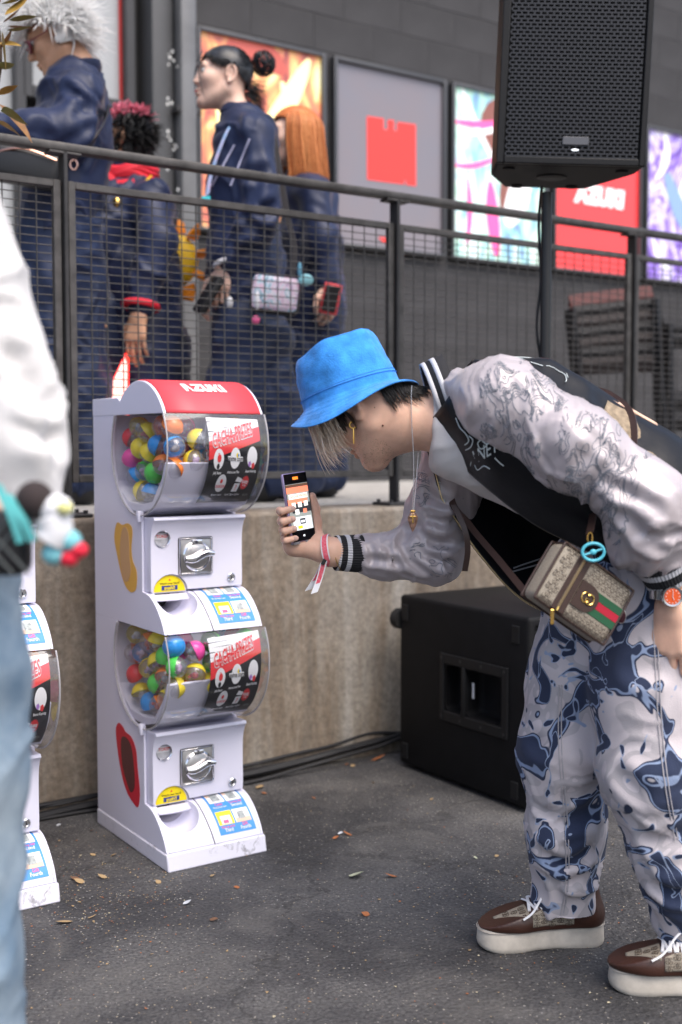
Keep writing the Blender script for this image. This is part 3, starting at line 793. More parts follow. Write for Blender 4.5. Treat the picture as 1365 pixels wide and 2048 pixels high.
def make_unit(root, zb, top):
    """one dispenser of the tower; zb = height of its foot"""
    zc = zb + 0.475                                 # centre of the round bin
    Z = lambda z: zb + z
    ztop = 0.562
    # side panels with the round window cut out of their outline
    ro = CR + 0.004
    a0 = math.degrees(math.asin((ztop - 0.475) / ro))
    arc = arcpts(CY_, 0.475, ro, a0, -90, 22)
    out = [(0.016, 0.0), (MD, 0.0), (MD, 0.566)] + [(arc[0][0], 0.566)] + arc + [(CY_ - 0.004, 0.285), (0.150, 0.285), (0.150, 0.098)]
    out += [tuple(q) for q in tray_profile()[1:-1]]
    for nm, x0, x1 in (('side_panel', 0.0, 0.007), ('side_panel', MW - 0.007, MW)):
        b = MB(); b.prism([(y, Z(z)) for y, z in out], 0, x0, x1); obj(nm, b, M_plas, root, bevel=0.0015, bseg=2)
    # back column
    b = MB(); b.bbox((0.0072, 0.352, Z(0.001)), (MW - 0.0072, MD - 0.001, Z(0.565))); obj('back_column', b, M_plas2, root)
    # bin floor under the capsules and the curved retaining wall in front
    fl = [(0.352, 0.385), (0.25, 0.332), (0.165, 0.327), (0.10, 0.337), (0.045, 0.395), (0.022, 0.440), (0.014, 0.437), (0.036, 0.385), (0.092, 0.322), (0.165, 0.305), (0.352, 0.31)]
    b = MB(); b.prism([(y, Z(z)) for y, z in fl], 0, 0.0075, MW - 0.0075); obj('bin_floor', b, M_plas2, root, bevel=0.002)
    # clear front of the bin and clear sides
    gr = []
    a_top = 180 - math.degrees(math.asin((ztop - 0.475) / CR))
    for a in np.linspace(a_top, 262, 34):
        gr.append([(x, CY_ + (CR + 0.003) * math.cos(math.radians(a)), Z(0.475) + (CR + 0.003) * math.sin(math.radians(a))) for x in (-0.004, MW * 0.5, MW + 0.004)])
    b = MB(); b.grid(gr); obj('clear_front', b, M_clear, root, angle=180)
    for x in (-0.0035, MW + 0.0015):
        a0_ = math.degrees(math.asin((ztop - 0.475) / (CR + 0.002)))
        poly = arcpts(CY_, Z(0.475), CR + 0.002, 180 - a0_, 360 + a0_, 44)
        b = MB(); b.add([(x + 0.001, y_, z_) for y_, z_ in poly], [tuple(range(len(poly)))]); obj('clear_side', b, M_clear, root, smooth=False)
        rim = MB(); rim.tube([(x + 0.001, y, z) for y, z in arcpts(CY_, Z(0.475), CR + 0.003, 180 - a0_, 360 + a0_, 50)], 0.0024, 6)
        obj('window_rim', rim, mat('acrylic_edge', (0.62, 0.60, 0.62), 0.15, spec=0.8, trans=0.4), root)
    b = MB(); b.rbox((-0.002, 0.158, Z(0.296)), (0.016, 0.018, 0.030), 0.003, 2); obj('hinge', b, M_plas, root)
    # door
    prof = crom([(0.1705, 0.0985), (0.122, 0.0995), (0.113, 0.112), (0.113, 0.19), (0.111, 0.245), (0.101, 0.276), (0.090, 0.288)], 5)
    prof = [tuple(q) for q in prof] + [(0.094, 0.296), (0.1705, 0.2935)]
    b = MB(); b.prism([(y, Z(z)) for y, z in prof], 0, 0.0078, MW - 0.0078)
    door = obj('door', b, M_plas, root, bevel=0.009, bseg=4)
    apply_mods(door)
    cb = MB(); cb.tube([(0.063, 0.08, Z(0.092)), (0.063, 0.15, Z(0.092))], 0.052, 40); cut1 = cutter(cb, root)
    cb = MB(); cb.tube([(0.040, 0.08, Z(0.238)), (0.040, 0.125, Z(0.238))], 0.0222, 32); cut2 = cutter(cb, root)
    cb = MB(); cb.rbox((0.136, 0.111, Z(0.189)), (0.101, 0.016, 0.101), 0.004, 2); cut3 = cutter(cb, root)
    boolean(door, [cut1, cut2, cut3])
    yf = 0.113
    # token window
    tk = MB(); tk.lathe([(0.0205, 0), (0.0224, 0.0), (0.0224, 0.006), (0.0205, 0.004)], 32, np.array([[1, 0, 0, 0.040], [0, 0, -1, yf + 0.003], [0, 1, 0, Z(0.238)], [0, 0, 0, 1]]), close=False)
    tw = obj('token_window', tk, M_chrome, root)
    b = MB(); b.add(*disc(0.040, Z(0.238), 0.0216, yf + 0.008, 28)); obj('card', b, mat('token_card', (0.60, 0.60, 0.62), 0.3, var=0.25, vscale=40), tw, smooth=False)
    b = MB(); b.add([(0.020, yf + 0.0072, Z(0.236)), (0.060, yf + 0.0072, Z(0.236)), (0.058, yf + 0.0072, Z(0.252)), (0.022, yf + 0.0072, Z(0.252))], [(0, 1, 2, 3)]); obj('card_band', b, M_wprint, tw, smooth=False)
    v, f = text_mesh('1 TOKEN', 0.0112, 0.0002); b = MB(); b.add(np.stack([v[:, 0] + 0.041, np.full(len(v), yf + 0.0066), v[:, 1] + Z(0.244)], 1), f); obj('lettering', b, M_redp, tw, smooth=False)
    b = MB(); b.lathe([(0.0, 0.0), (0.012, 0.0008), (0.0204, 0.0002)], 28, np.array([[1, 0, 0, 0.040], [0, 0, -1, yf + 0.0018], [0, 1, 0, Z(0.238)], [0, 0, 0, 1]]), close=False); obj('lens', b, M_clear, tw)
    # coin mechanism: plate, ring, twist handle
    kp = MB(); kp.rbox((0.136, yf + 0.001, Z(0.189)), (0.097, 0.010, 0.097), 0.003, 2); mech = obj('coin_mechanism', kp, M_brush, root)
    def yl(prof, seg=40): 
        m_ = MB(); m_.lathe(prof, seg, np.array([[1, 0, 0, 0.136], [0, 0, -1, yf - 0.004], [0, 1, 0, Z(0.189)], [0, 0, 0, 1]])); return m_
    b = MB()
    for (a, c_, d, e) in ((-.0485, -.0445, -.0485, .0485), (.0445, .0485, -.0485, .0485), (-.0445, .0445, -.0485, -.0445), (-.0445, .0445, .0445, .0485)):
        b.bbox((0.136 + a, yf - 0.0075, Z(0.189) + d), (0.136 + c_, yf - 0.0042, Z(0.189) + e))
    obj('plate_edge', b, M_chrome, mech, bevel=0.001, bseg=1)
    obj('ring', yl([(0.040, 0.0), (0.0405, 0.006), (0.037, 0.009), (0.034, 0.006), (0.034, 0.001)]), M_chrome, mech)
    obj('dial', yl([(0.0339, 0.0005), (0.0339, 0.005), (0.030, 0.0075), (0.0, 0.0085)]), M_brush, mech)
    hd = []
    for u in np.linspace(-1, 1, 22):
        ww = 0.0085 + 0.004 * (1 - u * u); sway = 0.0045 * math.sin(u * 3.1); hh = 0.017 + 0.004 * u + 0.003 * (1 - u * u)
        cx, cz = 0.136 + 0.040 * u + 0.003, Z(0.189) + sway + 0.006 * u
        sec = [(cx, yf - 0.010, cz - ww), (cx, yf - 0.010 - hh * 0.8, cz - ww * 0.8), (cx, yf - 0.010 - hh, cz), (cx, yf - 0.010 - hh * 0.8, cz + ww * 0.8), (cx, yf - 0.010, cz + ww)]
        hd.append(crom(sec, 3))
    b = MB(); b.grid(hd); n0 = len(hd[0]); b.f += [tuple(range(n0)), tuple(range(b.n - 1, b.n - n0 - 1, -1))]
    obj('twist_handle', b, M_chrome, mech, angle=60)
    b = MB(); b.rbox((0.136, yf - 0.010, Z(0.189) + 0.038), (0.030, 0.010, 0.012), 0.003, 2); obj('coin_slot', b, M_chrome, mech)
    # lock
    b = MB(); b.lathe([(0.0115, -0.002), (0.0115, 0.003), (0.0095, 0.005), (0.007, 0.005), (0.0065, 0.003), (0.0, 0.003)], 24, np.array([[1, 0, 0, 0.243], [0, 0, -1, yf - 0.001], [0, 1, 0, Z(0.125)], [0, 0, 0, 1]])); lk = obj('lock', b, M_chrome, root)
    b = MB(); b.bbox((0.2418, yf - 0.0052, Z(0.1215)), (0.2442, yf - 0.0035, Z(0.1285))); obj('keyhole', b, M_dark, lk)
    # push flap with its yellow sign
    th = np.linspace(0, math.pi, 26)
    fp = [(0.063 + 0.050 * math.cos(t), Z(0.094) + 0.049 * math.sin(t)) for t in th]
    b = MB(); b.prism(fp, 1, 0.120, 0.128); flap = obj('push_flap', b, M_plas, root, bevel=0.002)
    sg = [(0.063 + 0.045 * math.cos(t), Z(0.098) + 0.0425 * math.sin(t)) for t in th]
    b = MB(); b.prism(sg, 1, 0.1185, 0.121); sign = obj('warning_sign', b, M_yellow, flap, smooth=False)
    v, f = text_mesh('push!!', 0.0125, 0.0004); b = MB(); b.add(np.stack([v[:, 0] + 0.063, np.full(len(v), 0.1172), v[:, 1] + Z(0.1075)], 1), f); obj('push_lettering', b, M_yellow, sign, smooth=False)
    b = MB(); b.bbox((0.040, 0.1178, Z(0.1015)), (0.086, 0.1182, Z(0.1138))); obj('navy_bar', b, M_navy, sign, smooth=False)
    v, f = text_mesh('Watch your hand!', 0.0078, 0.0001); b = MB(); b.add(np.stack([v[:, 0] + 0.063, np.full(len(v), 0.118), v[:, 1] + Z(0.1195)], 1), f); obj('sign_lettering', b, M_blackp, sign, smooth=False)
    b = MB(); b.add([(0.0595, 0.118, Z(0.1262)), (0.0665, 0.118, Z(0.1262)), (0.063, 0.118, Z(0.1325))], [(0, 1, 2)]); obj('warning_triangle', b, M_redp, sign, smooth=False)
    gr = [[(0.063 + 0.047 * u, 0.116 - 0.020 * t - 0.006 * (1 - u * u) * t, Z(0.092) - 0.013 * t) for u in np.linspace(-1, 1, 12)] for t in np.linspace(0, 1, 5)]
    b = MB(); b.grid(gr); obj('flap_lip', b, M_plas2, flap, solid=0.003)
    # tray: sloped body with the scooped pick-up bowl on the left
    pr = [tuple(q) for q in tray_profile()]
    body = [(y, Z(z)) for y, z in pr] + [(0.340, Z(0.0)), (0.340, Z(0.098))]
    b = MB(); b.prism(body, 0, 0.0075, MW - 0.0075); tray = obj('tray', b, M_plas, root, bevel=0.002, bseg=2); apply_mods(tray)
    cb = MB(); cb.sphere((0.066, 0.082, Z(0.082)), (0.056, 0.066, 0.060), 48, 28); c1 = cutter(cb, root)
    cb = MB(); cb.tube([(0.063, 0.10, Z(0.085)), (0.063, 0.24, Z(0.085))], 0.044, 36); c2 = cutter(cb, root)
    boolean(tray, [c1, c2])
    b = MB(); b.bbox((0.012, 0.21, Z(0.012)), (0.118, 0.214, Z(0.097))); obj('chute_back', b, M_dark, tray)
    # seam between bowl and instruction side
    sm = MB()
    pts = []
    for t in np.linspace(0, 1, 16):
        y, z, n = tray_at(t); pts.append((0.129 + 0.010 * t * t, y + n[0] * 0.0002, Z(z) + n[1] * 0.0002))
    sm.tube(pts, 0.0013, 5); obj('seam_line', sm, M_dark, tray)
    # instruction panel on the slope
    def on(u, t, lift):
        y, z, n = tray_at(t); return (0.152 + 0.108 * u + 0.009 * t, y + n[0] * lift, Z(z) + n[1] * lift)
    def patch(u0, u1, t0, t1, lift, nu=2, nt_=6):
        q = MB(); q.grid([[on(u, t, lift) for u in np.linspace(u0, u1, nu)] for t in np.linspace(t0, t1, nt_)]); return q
    T0, T1 = 0.10, 0.90
    ins = obj('instruction_panel', patch(0, 1, T0, T1, 0.0010, 2, 10), M_blue, tray, angle=180)
    h_ = (T1 - T0) / 2
    words = [('Coin', 'First:insert coin'), ('Turning 360', 'Second'), ('Pick up prize', 'Third'), ('Gift', 'Fourth')]
    for q in range(4):
        cu, ct = q % 2, q // 2
        u0, u1 = 0.055 + 0.465 * cu, 0.48 + 0.465 * cu
        t0, t1 = T0 + 0.03 + h_ * ct, T0 + h_ * ct + h_ - 0.03 + (0.012 if ct == 0 else 0)
        tm = t0 + (t1 - t0) * 0.66
        p_ = obj('picture', patch(u0, u1, t0, tm, 0.0016), M_wprint if q != 2 else M_yellow, ins, angle=180)
        if q in (0, 1):
            obj('dial_print', patch(u0 + .10, u1 - .10, t0 + .03, tm - .03, 0.0021), M_greyp, p_, angle=180)
            obj('hand_print', patch(u0 + .01, u0 + .09, t0 + .02, t0 + .10, 0.0022), M_skinp, p_, angle=180)
        elif q == 2:
            obj('prize_print', patch(u0 + .08, u1 - .07, t0 + .08, tm - .01, 0.0021), M_wprint, p_, angle=180)
            obj('bowl_print', patch(u0 + .13, u1 - .15, t0 + .15, tm - .02, 0.0024), M_pinkp, p_, angle=180)
        else:
            obj('hand_print', patch(u0 + .02, u1, tm - .07, tm, 0.0021), M_skinp, p_, angle=180)
            obj('gift_print', patch(u0 + .10, u1 - .14, t0 + .05, tm - .05, 0.0024), M_greyp, p_, angle=180)
        for line, (wd, m_) in enumerate(zip(words[q], (M_pinkp, M_wprint))):
            v, f = text_mesh(wd, 1.0, 0.01); 
            sc = min(0.36 / max(np.ptp(v[:, 0]), 0.1), 0.105)
            uu = (u0 + u1) / 2 + v[:, 0] * sc; tt = tm + (t1 - tm) * (0.30 + 0.45 * line) - v[:, 1] * sc * 0.75
            k_ = MB(); k_.add([on(a, c_, 0.0017) for a, c_ in zip(uu, tt)], f); obj('lettering', k_, m_, ins, smooth=False)
    # printed prize card standing behind the clear front
    Rk = CR - 0.006
    tilt = 0.0 if top else 0.014
    def card(u, w_, lift=0.0):
        """u across, w_ down the card (0..1)"""
        a = math.radians(152 + 86 * w_); r = Rk + lift
        x = 0.118 + 0.150 * u
        return (x, CY_ + r * math.cos(a), Z(0.475) + r * math.sin(a) + tilt * (u - 0.5) * (1 - w_))
    def cpatch(poly, lift, sub=10):
        q = MB()
        # strip the polygon into narrow bands so that it follows the curve
        us = [p_[0] for p_ in poly]; ws = [p_[1] for p_ in poly]
        if len(poly) == 4:
            q.grid([[card(*(np.array(poly[0]) * (1 - a) * (1 - b) + np.array(poly[1]) * a * (1 - b) + np.array(poly[2]) * a * b + np.array(poly[3]) * (1 - a) * b), lift) for a in np.linspace(0, 1, 4)] for b in np.linspace(0, 1, sub)])
        else:
            c0 = (sum(us) / len(us), sum(ws) / len(ws)); n = len(poly)
            q.add([card(*c0, lift)] + [card(a, b, lift) for a, b in poly], [(0, 1 + i, 1 + (i + 1) % n) for i in range(n)])
        return q
    cd = obj('prize_card', cpatch([(0, 0), (1, 0.02), (1, 1.0), (0, 1.0)], 0.0, 20), M_blackp, root, angle=180, solid=0.0006)
    obj('white_band', cpatch([(0, 0), (1, 0.02), (1, 0.16), (0, 0.32)], 0.0006), M_wprint, cd, angle=180)
    obj('red_band', cpatch([(0, 0.26), (1, 0.10), (1, 0.25), (0, 0.45)], 0.0010), M_redp, cd, angle=180)
    def ctext(s, u, w_, size, m_, lift=0.0026, bold=0.01, slope=0.0, tall=1.0, shear=0.0):
        v, f = text_mesh(s, 1.0, bold, shear=shear); q = MB()
        q.add([card(u + a * size, w_ - b * size * 1.15 * tall - a * size * slope, lift) for a, b in v[:, :2]], f)
        return obj('lettering', q, m_, cd, smooth=False)
    ctext('GACHA PRIZES', 0.46, 0.195, 0.118, M_wprint, 0.0022, 0.07, slope=0.16, tall=1.5)
    ctext('GACHA PRIZES', 0.46, 0.195, 0.118, M_redp, 0.0032, 0.02, slope=0.16, tall=1.5)
    def cdisc(u, w_, r, m_, nm='white_disc', lift=0.0014, n=20):
        return obj(nm, cpatch([(u + r * math.cos(t), w_ + r * 1.12 * math.sin(t)) for t in np.arange(n) / n * 2 * math.pi], lift), m_, cd, angle=180)
    for u, w_ in ((0.19, 0.44), (0.51, 0.43), (0.84, 0.42), (0.31, 0.71)): cdisc(u, w_, 0.098, M_wprint)
    cdisc(0.20, 0.43, 0.038, M_redp, 'bean_print', 0.0018); cdisc(0.19, 0.515, 0.03, M_blackp, 'bean_shadow_print', 0.0018, 8)
    obj('web_plate', cpatch([(0.36, 0.405), (0.65, 0.415), (0.66, 0.465), (0.37, 0.455)], 0.0018, 3), M_wprint, cd, angle=180)
    ctext('anime com', 0.51, 0.435, 0.064, M_blackp, 0.0022, 0.02, slope=-0.03)
    cdisc(0.545, 0.40, 0.022, M_yellow, 'rainbow_print', 0.0020, 10); cdisc(0.565, 0.40, 0.014, M_blue, 'rainbow_print', 0.0022, 10)
    cdisc(0.80, 0.49, 0.030, mat('print_violet', (0.42, 0.22, 0.62), 0.4), 'star_print', 0.0018, 5); cdisc(0.87, 0.51, 0.034, M_redp, 'star_print', 0.0018, 5)
    ctext('GARDEN', 0.31, 0.745, 0.045, M_redp, 0.0018, 0.01); cdisc(0.31, 0.68, 0.026, M_redp, 'shield_print', 0.0018, 6)
    obj('lighter_print', cpatch([(0.58, 0.71), (0.69, 0.71), (0.67, 0.82), (0.56, 0.82)], 0.0014, 3), M_wprint, cd, angle=180)
    obj('lighter_lid_print', cpatch([(0.61, 0.63), (0.72, 0.66), (0.70, 0.70), (0.58, 0.685)], 0.0014, 3), M_wprint, cd, angle=180)
    ctext('?', 0.625, 0.768, 0.085, M_redp, 0.0018, 0.02)
    obj('rare_burst', cpatch([(0.775 + (0.082 if i % 2 else 0.066) * math.cos(t), 0.705 + (0.092 if i % 2 else 0.074) * math.sin(t)) for i, t in enumerate(np.arange(36) / 36 * 2 * math.pi)], 0.0018), M_redp, cd, angle=180)
    ctext('RARE', 0.775, 0.695, 0.048, M_wprint, 0.0022, 0.025, slope=-0.1); ctext('1/150', 0.775, 0.735, 0.03, M_wprint, 0.0022, 0.02, slope=-0.1)
    for s, u, w_ in (('Jelly Beanz', 0.19, 0.585), ('Anime.com Pins', 0.50, 0.578), ('Beanz Keyring', 0.84, 0.57), ('Mystery Items', 0.30, 0.862), ('Azuki Zippo Lighter', 0.61, 0.862)):
        ctext(s, u, w_, 0.036, M_wprint, 0.0014, 0.02, shear=0.1)
    ctext('AZUKI', 0.88, 0.875, 0.036, M_greyp, 0.0014, 0.02)

def letters_azuki():
    """the heavy slanted capitals on the hood, in a unit-high box, as polygons"""
    L = []
    def g(dx, *polys): L.extend([[(x + dx, y) for x, y in p_] for p_ in polys])
    g(0.0, [(0, 0), (0, 1), (0.55, 1), (1.0, 0), (0.72, 0), (0.62, 0.28), (0.55, 0.28), (0.55, 0)][:5] + [(0.62, 0.22), (0.40, 0.45), (0.30, 0)])
    g(1.05, [(0, 1), (0.95, 1), (0.95, 0.72), (0.45, 0.28), (0.95, 0.28), (0.95, 0), (0, 0), (0, 0.28), (0.50, 0.72), (0, 0.72)])
    g(2.08, [(0, 1), (0.33, 1), (0.33, 0.34), (0.60, 0.34), (0.60, 1), (0.93, 1), (0.93, 0.2), (0.75, 0), (0.18, 0), (0, 0.2)])
    g(3.10, [(0, 1), (0.33, 1), (0.33, 0), (0, 0)], [(0.36, 0.5), (0.62, 1), (1.0, 1), (0.70, 0.5), (1.02, 0), (0.64, 0)])
    g(4.18, [(0, 1), (0.36, 1), (0.36, 0), (0, 0)])
    return L

def scuffed():
    m = mat('scuffed_plastic', (0.70, 0.69, 0.78), 0.36, spec=0.5)
    nt = m.node_tree; b = nt.nodes['Principled BSDF']; tc = node(nt, 'ShaderNodeTexCoord')
    n = node(nt, 'ShaderNodeTexNoise', Scale=34.0, Detail=8.0, Roughness=0.75, Distortion=1.5); nt.links.new(tc.outputs['Object'], n.inputs['Vector'])
    n2 = node(nt, 'ShaderNodeTexNoise', Scale=7.0, Detail=2.0); nt.links.new(tc.outputs['Object'], n2.inputs['Vector'])
    k = ramp(nt, n.outputs['Fac'], [(0.54, (0, 0, 0)), (0.60, (1, 1, 1))]); k2 = ramp(nt, n2.outputs['Fac'], [(0.50, (0, 0, 0)), (0.66, (0.65, 0.65, 0.65))])
    kk = mixc(nt, 1.0, k, k2, 'MULTIPLY'); c = mixc(nt, kk, (0.70, 0.69, 0.78), (0.16, 0.15, 0.16)); nt.links.new(c, b.inputs['Base Color'])
    return m
def make_machine(label, loc):
    root = empty('capsule_machine', loc, RZ, label, 'vending machine', 'stacked capsule vending machines')
    # base skirt
    b = MB(); b.prism([(0.0, 0.0), (MD, 0.0), (MD, 0.044), (0.010, 0.044)], 0, -0.003, MW + 0.003)
    obj('base_skirt', b, scuffed(), root, bevel=0.004, bseg=3)
    make_unit(root, 0.045, False)
    make_unit(root, 0.610, True)
    zt = 0.610 + 0.475; zh = zt + 0.088
    # hood: white end cheeks and the red curved cover
    a0 = math.degrees(math.asin(0.088 / 0.176))
    back = math.degrees(math.acos((0.276 - CY_) / 0.176))
    for x0, x1 in ((-0.001, 0.008), (MW - 0.008, MW + 0.001)):
        poly = [(MD, zh), (MD, zt + 0.136), (0.300, zt + 0.136)] + arcpts(CY_, zt, 0.176, back - 4, 180 - a0, 30)
        b = MB(); b.prism(poly, 0, x0, x1); obj('hood_cheek', b, M_plas, root, bevel=0.002)
    gr = [[(x, CY_ + 0.175 * math.cos(math.radians(a)), zt + 0.175 * math.sin(math.radians(a))) for x in np.linspace(0.008, MW - 0.008, 4)] for a in np.linspace(back - 2, 180 - a0, 30)]
    b = MB(); b.grid(gr); hood = obj('hood_cover', b, M_red, root, angle=180, solid=0.004)
    b = MB(); b.bbox((0.0082, 0.270, zt + 0.10), (MW - 0.0082, MD - 0.001, zt + 0.134)); obj('hood_rear', b, M_plas, root)
    b = MB()
    for poly in letters_azuki():
        q = []
        for x, y in poly:
            a = math.radians(113 + (1 - y) * 13); q.append((0.083 + (x + 0.10 * (1 - y)) * 0.0262, CY_ + 0.1812 * math.cos(a), zt + 0.1812 * math.sin(a)))
        b.add(q, [tuple(range(len(q)))])
    obj('lettering', b, M_wprint, hood, smooth=False)
    # stickers on the left side: only their plain coloured blobs
    def blob(pts): return [tuple(q) for q in crom(pts, 5, True)]
    def pxy(X, Y, x0, y0, k_): return (x0 - X * k_, y0 - Y * k_)
    shapes = ((M_orangep, mat('sticker_tan', (0.62, 0.36, 0.17), 0.4), 0.797, [(-.050, .070), (-.036, .085), (-.012, .080), (.020, .086), (.042, .070), (.036, .02), (.042, -.012), (.062, -.040), (.058, -.085), (.030, -.098), (.002, -.085), (-.020, -.055), (-.040, -.010), (-.056, .035)],
               [(-.012, .066), (.010, .074), (.024, .05), (.026, .0), (.032, -.04), (.016, -.07), (-.008, -.066), (-.022, -.03), (-.024, .02)]),
              (M_stred, mat('sticker_maroon', (0.11, 0.028, 0.028), 0.4), 0.226, [(-.060, .080), (-.044, .100), (-.020, .094), (-.006, .084), (.024, .078), (.048, .05), (.056, .0), (.066, -.06), (.056, -.104), (.030, -.100), (.0, -.084), (-.026, -.05), (-.046, .0), (-.058, .05)],
               [(-.030, .056), (-.008, .070), (.022, .056), (.036, .01), (.040, -.05), (.020, -.075), (-.004, -.05), (-.026, -.008)]))
    for m_, m2, cz, o1, o2 in shapes:
        b = MB(); b.prism(blob([(0.262 - a_ * 1.25, cz + c_) for a_, c_ in o1]), 0, -0.0008, -0.0002); st = obj('sticker', b, m_, root, smooth=False)
        b = MB(); b.prism(blob([(0.262 - a_ * 1.25, cz + c_) for a_, c_ in o2]), 0, -0.0016, -0.0009); obj('sticker_inlay', b, m2, st, smooth=False)
    return root
machine = make_machine('white two-tier capsule machine with red hood standing before the concrete wall', SN(1.254, 2.665, 0))
machine2 = copy_tree(machine)
machine2.location = SN(0.669, 2.640, 0)
machine2['label'] = 'white two-tier capsule machine mostly hidden behind the person in the white top'

# ------------------------------------------------------------------ capsules
CAPC = {'blue': (0.03, 0.33, 0.82), 'yellow': (0.93, 0.74, 0.05), 'green': (0.10, 0.70, 0.10), 'orange': (0.95, 0.25, 0.04), 'red': (0.78, 0.04, 0.06), 'pink': (0.95, 0.10, 0.42), 'purple': (0.22, 0.09, 0.50)}
M_capclear = clear_material('capsule_clear', (0.92, 0.92, 0.94), 0.05, 0.12)
CAP_R = 0.0285
def half(up, r=CAP_R, seg=24, rings=8):
    a = np.linspace(0, math.pi / 2, rings); pr = [(r * math.cos(t), (1 if up else -1) * r * math.sin(t)) for t in a]
    m_ = MB()
    if up: m_.lathe([(r * 1.035, -0.001), (r * 1.035, 0.003), (r, 0.0032)] + pr[1:-1] + [(0.0005, r)], seg, close=False)
    else: m_.lathe([(r, 0.0)] + pr[1:-1] + [(0.0005, -r)], seg, close=False)
    return m_
_hu, _hl = half(True), half(False)
CAPMESH = {}
for c_, rgb in CAPC.items():
    mm = mat('capsule_' + c_, rgb, 0.18, spec=0.5, coat=0.2); CAPMESH[c_] = mesh_of('half_shell', _hu.arr(), _hu.f, mm)
CLEARMESH = mesh_of('clear_half', _hl.arr(), _hl.f, M_capclear)
def toy(c, seed):
    r = random.Random(seed); b = MB(); 
    b.sphere((0, 0, -0.006), (0.011, 0.010, 0.009), 12, 8)
    for k in range(4): b.sphere((r.uniform(-.01, .01), r.uniform(-.01, .01), r.uniform(-.014, -.002)), r.uniform(.004, .007), 10, 6)
    return mesh_of('toy', b.arr(), b.f, c)
TOYS = [toy(mat('toy_lilac', (0.55, 0.36, 0.55), 0.5), 1), toy(mat('toy_red', (0.60, 0.06, 0.06), 0.5), 2), toy(mat('toy_white', (0.75, 0.73, 0.72), 0.5), 3), toy(mat('toy_grey', (0.30, 0.30, 0.32), 0.5), 4)]
def pack(n, seed, zc, right_only=False):
    """spheres settling in the round bin: pushed apart, pulled down, kept inside"""
    r = np.random.RandomState(seed)
    p = np.stack([r.uniform(0.035, 0.25, n), r.uniform(0.08, 0.30, n), r.uniform(-0.08, 0.10, n)], 1)
    R = CAP_R * 1.03
    for it in range(420):
        p[:, 2] -= 0.0005 if it < 360 else 0.0
        d = p[:, None] - p[None]; L = np.linalg.norm(d, axis=2) + np.eye(n)
        ov = np.maximum(2 * R - L, 0) * (1 - np.eye(n))
        p += (d / L[..., None] * ov[..., None] * 0.5).sum(1)
        p[:, 0] = np.clip(p[:, 0], 0.009 + R, MW - 0.009 - R)
        rel = p[:, 1:] - np.array([CY_, 0.0]); q = np.linalg.norm(rel, axis=1); m_ = q > CR - R - 0.012
        p[m_, 1:] = np.array([CY_, 0.0]) + rel[m_] / q[m_, None] * (CR - R - 0.012)
        # floor
        fz = np.interp(p[:, 1], [0.045, 0.10, 0.165, 0.25, 0.352], [-0.08, -0.138, -0.148, -0.143, -0.09]) + R
        p[:, 2] = np.maximum(p[:, 2], fz); p[:, 1] = np.minimum(p[:, 1], 0.352 - R)
        p[:, 2] = np.minimum(p[:, 2], 0.085 - R)
    return p
def place_caps(mroot, zc, n, seed, palette, where, keep=None):
    r = random.Random(seed); ps = pack(n, seed, zc)
    Rm = Matrix.Rotation(RZ, 4, 'Z'); base = Vector(mroot.location)
    rows = ['lowest', 'low', 'mid', 'high', 'topmost']
    for i, q in enumerate(ps):
        if keep is not None and not keep(q): continue
        col = palette[(i * 7 + seed) % len(palette)]
        w = base + Rm @ Vector((q[0], q[1], q[2] + zc))
        e = empty('capsule', w, 0, None, None, 'toy capsules in the machines', rot=(r.uniform(-1.4, 1.4), r.uniform(-1.4, 1.4), r.uniform(0, 6.2)))
        zrel = (q[2] + 0.12) / 0.18; row = rows[min(4, max(0, int(zrel * 5)))]
        side = 'left window' if q[0] < 0.075 else ('behind prize card' if q[0] < 0.20 else 'right window')
        depth = ['foremost', 'front', 'middle', 'rear', 'rearmost'][min(4, max(0, int((q[1] - 0.04) / 0.055)))]
        e['label'] = f'{col} capsule, {row} layer, {depth} row, {side}, {where}'
        e['category'] = 'capsule'
        for nm, me in (('half_shell', CAPMESH[col]), ('clear_half', CLEARMESH), ('toy', TOYS[r.randrange(4)])):
            o = bpy.data.objects.new(nm, me); COL.objects.link(o); o.parent = e
PAL = ['blue', 'yellow', 'green', 'orange', 'red', 'yellow', 'blue', 'pink', 'green', 'purple', 'orange']
see = lambda q: q[0] < 0.090 or (q[0] > 0.232 and q[1] < 0.22) or (q[1] < 0.085 and q[0] < 0.15)
place_caps(machine, 0.610 + 0.475, 90, 11, ['blue', 'yellow', 'orange', 'yellow', 'green', 'red', 'blue', 'yellow', 'green', 'orange', 'pink'], 'upper bin', see)
place_caps(machine, 0.045 + 0.475, 92, 23, PAL, 'lower bin', see)
place_caps(machine2, 0.045 + 0.475, 86, 31, ['pink', 'yellow', 'yellow', 'pink', 'orange', 'blue'], 'half-hidden machine', lambda q: q[0] > 0.235 and q[1] < 0.26)
# ------------------------------------------------------------------ loudspeaker on a pole, subwoofer, cables
M_spk = mat('speaker_paint', (0.006, 0.006, 0.007), 0.6, spec=0.22, var=0.2, vscale=20, bump=0.35, bscale=420)
M_spk2 = mat('speaker_plastic', (0.011, 0.011, 0.012), 0.5, spec=0.3, bump=0.25, bscale=350)
M_grille = mat('grille_steel', (0.030, 0.031, 0.036), 0.45, 0.4)
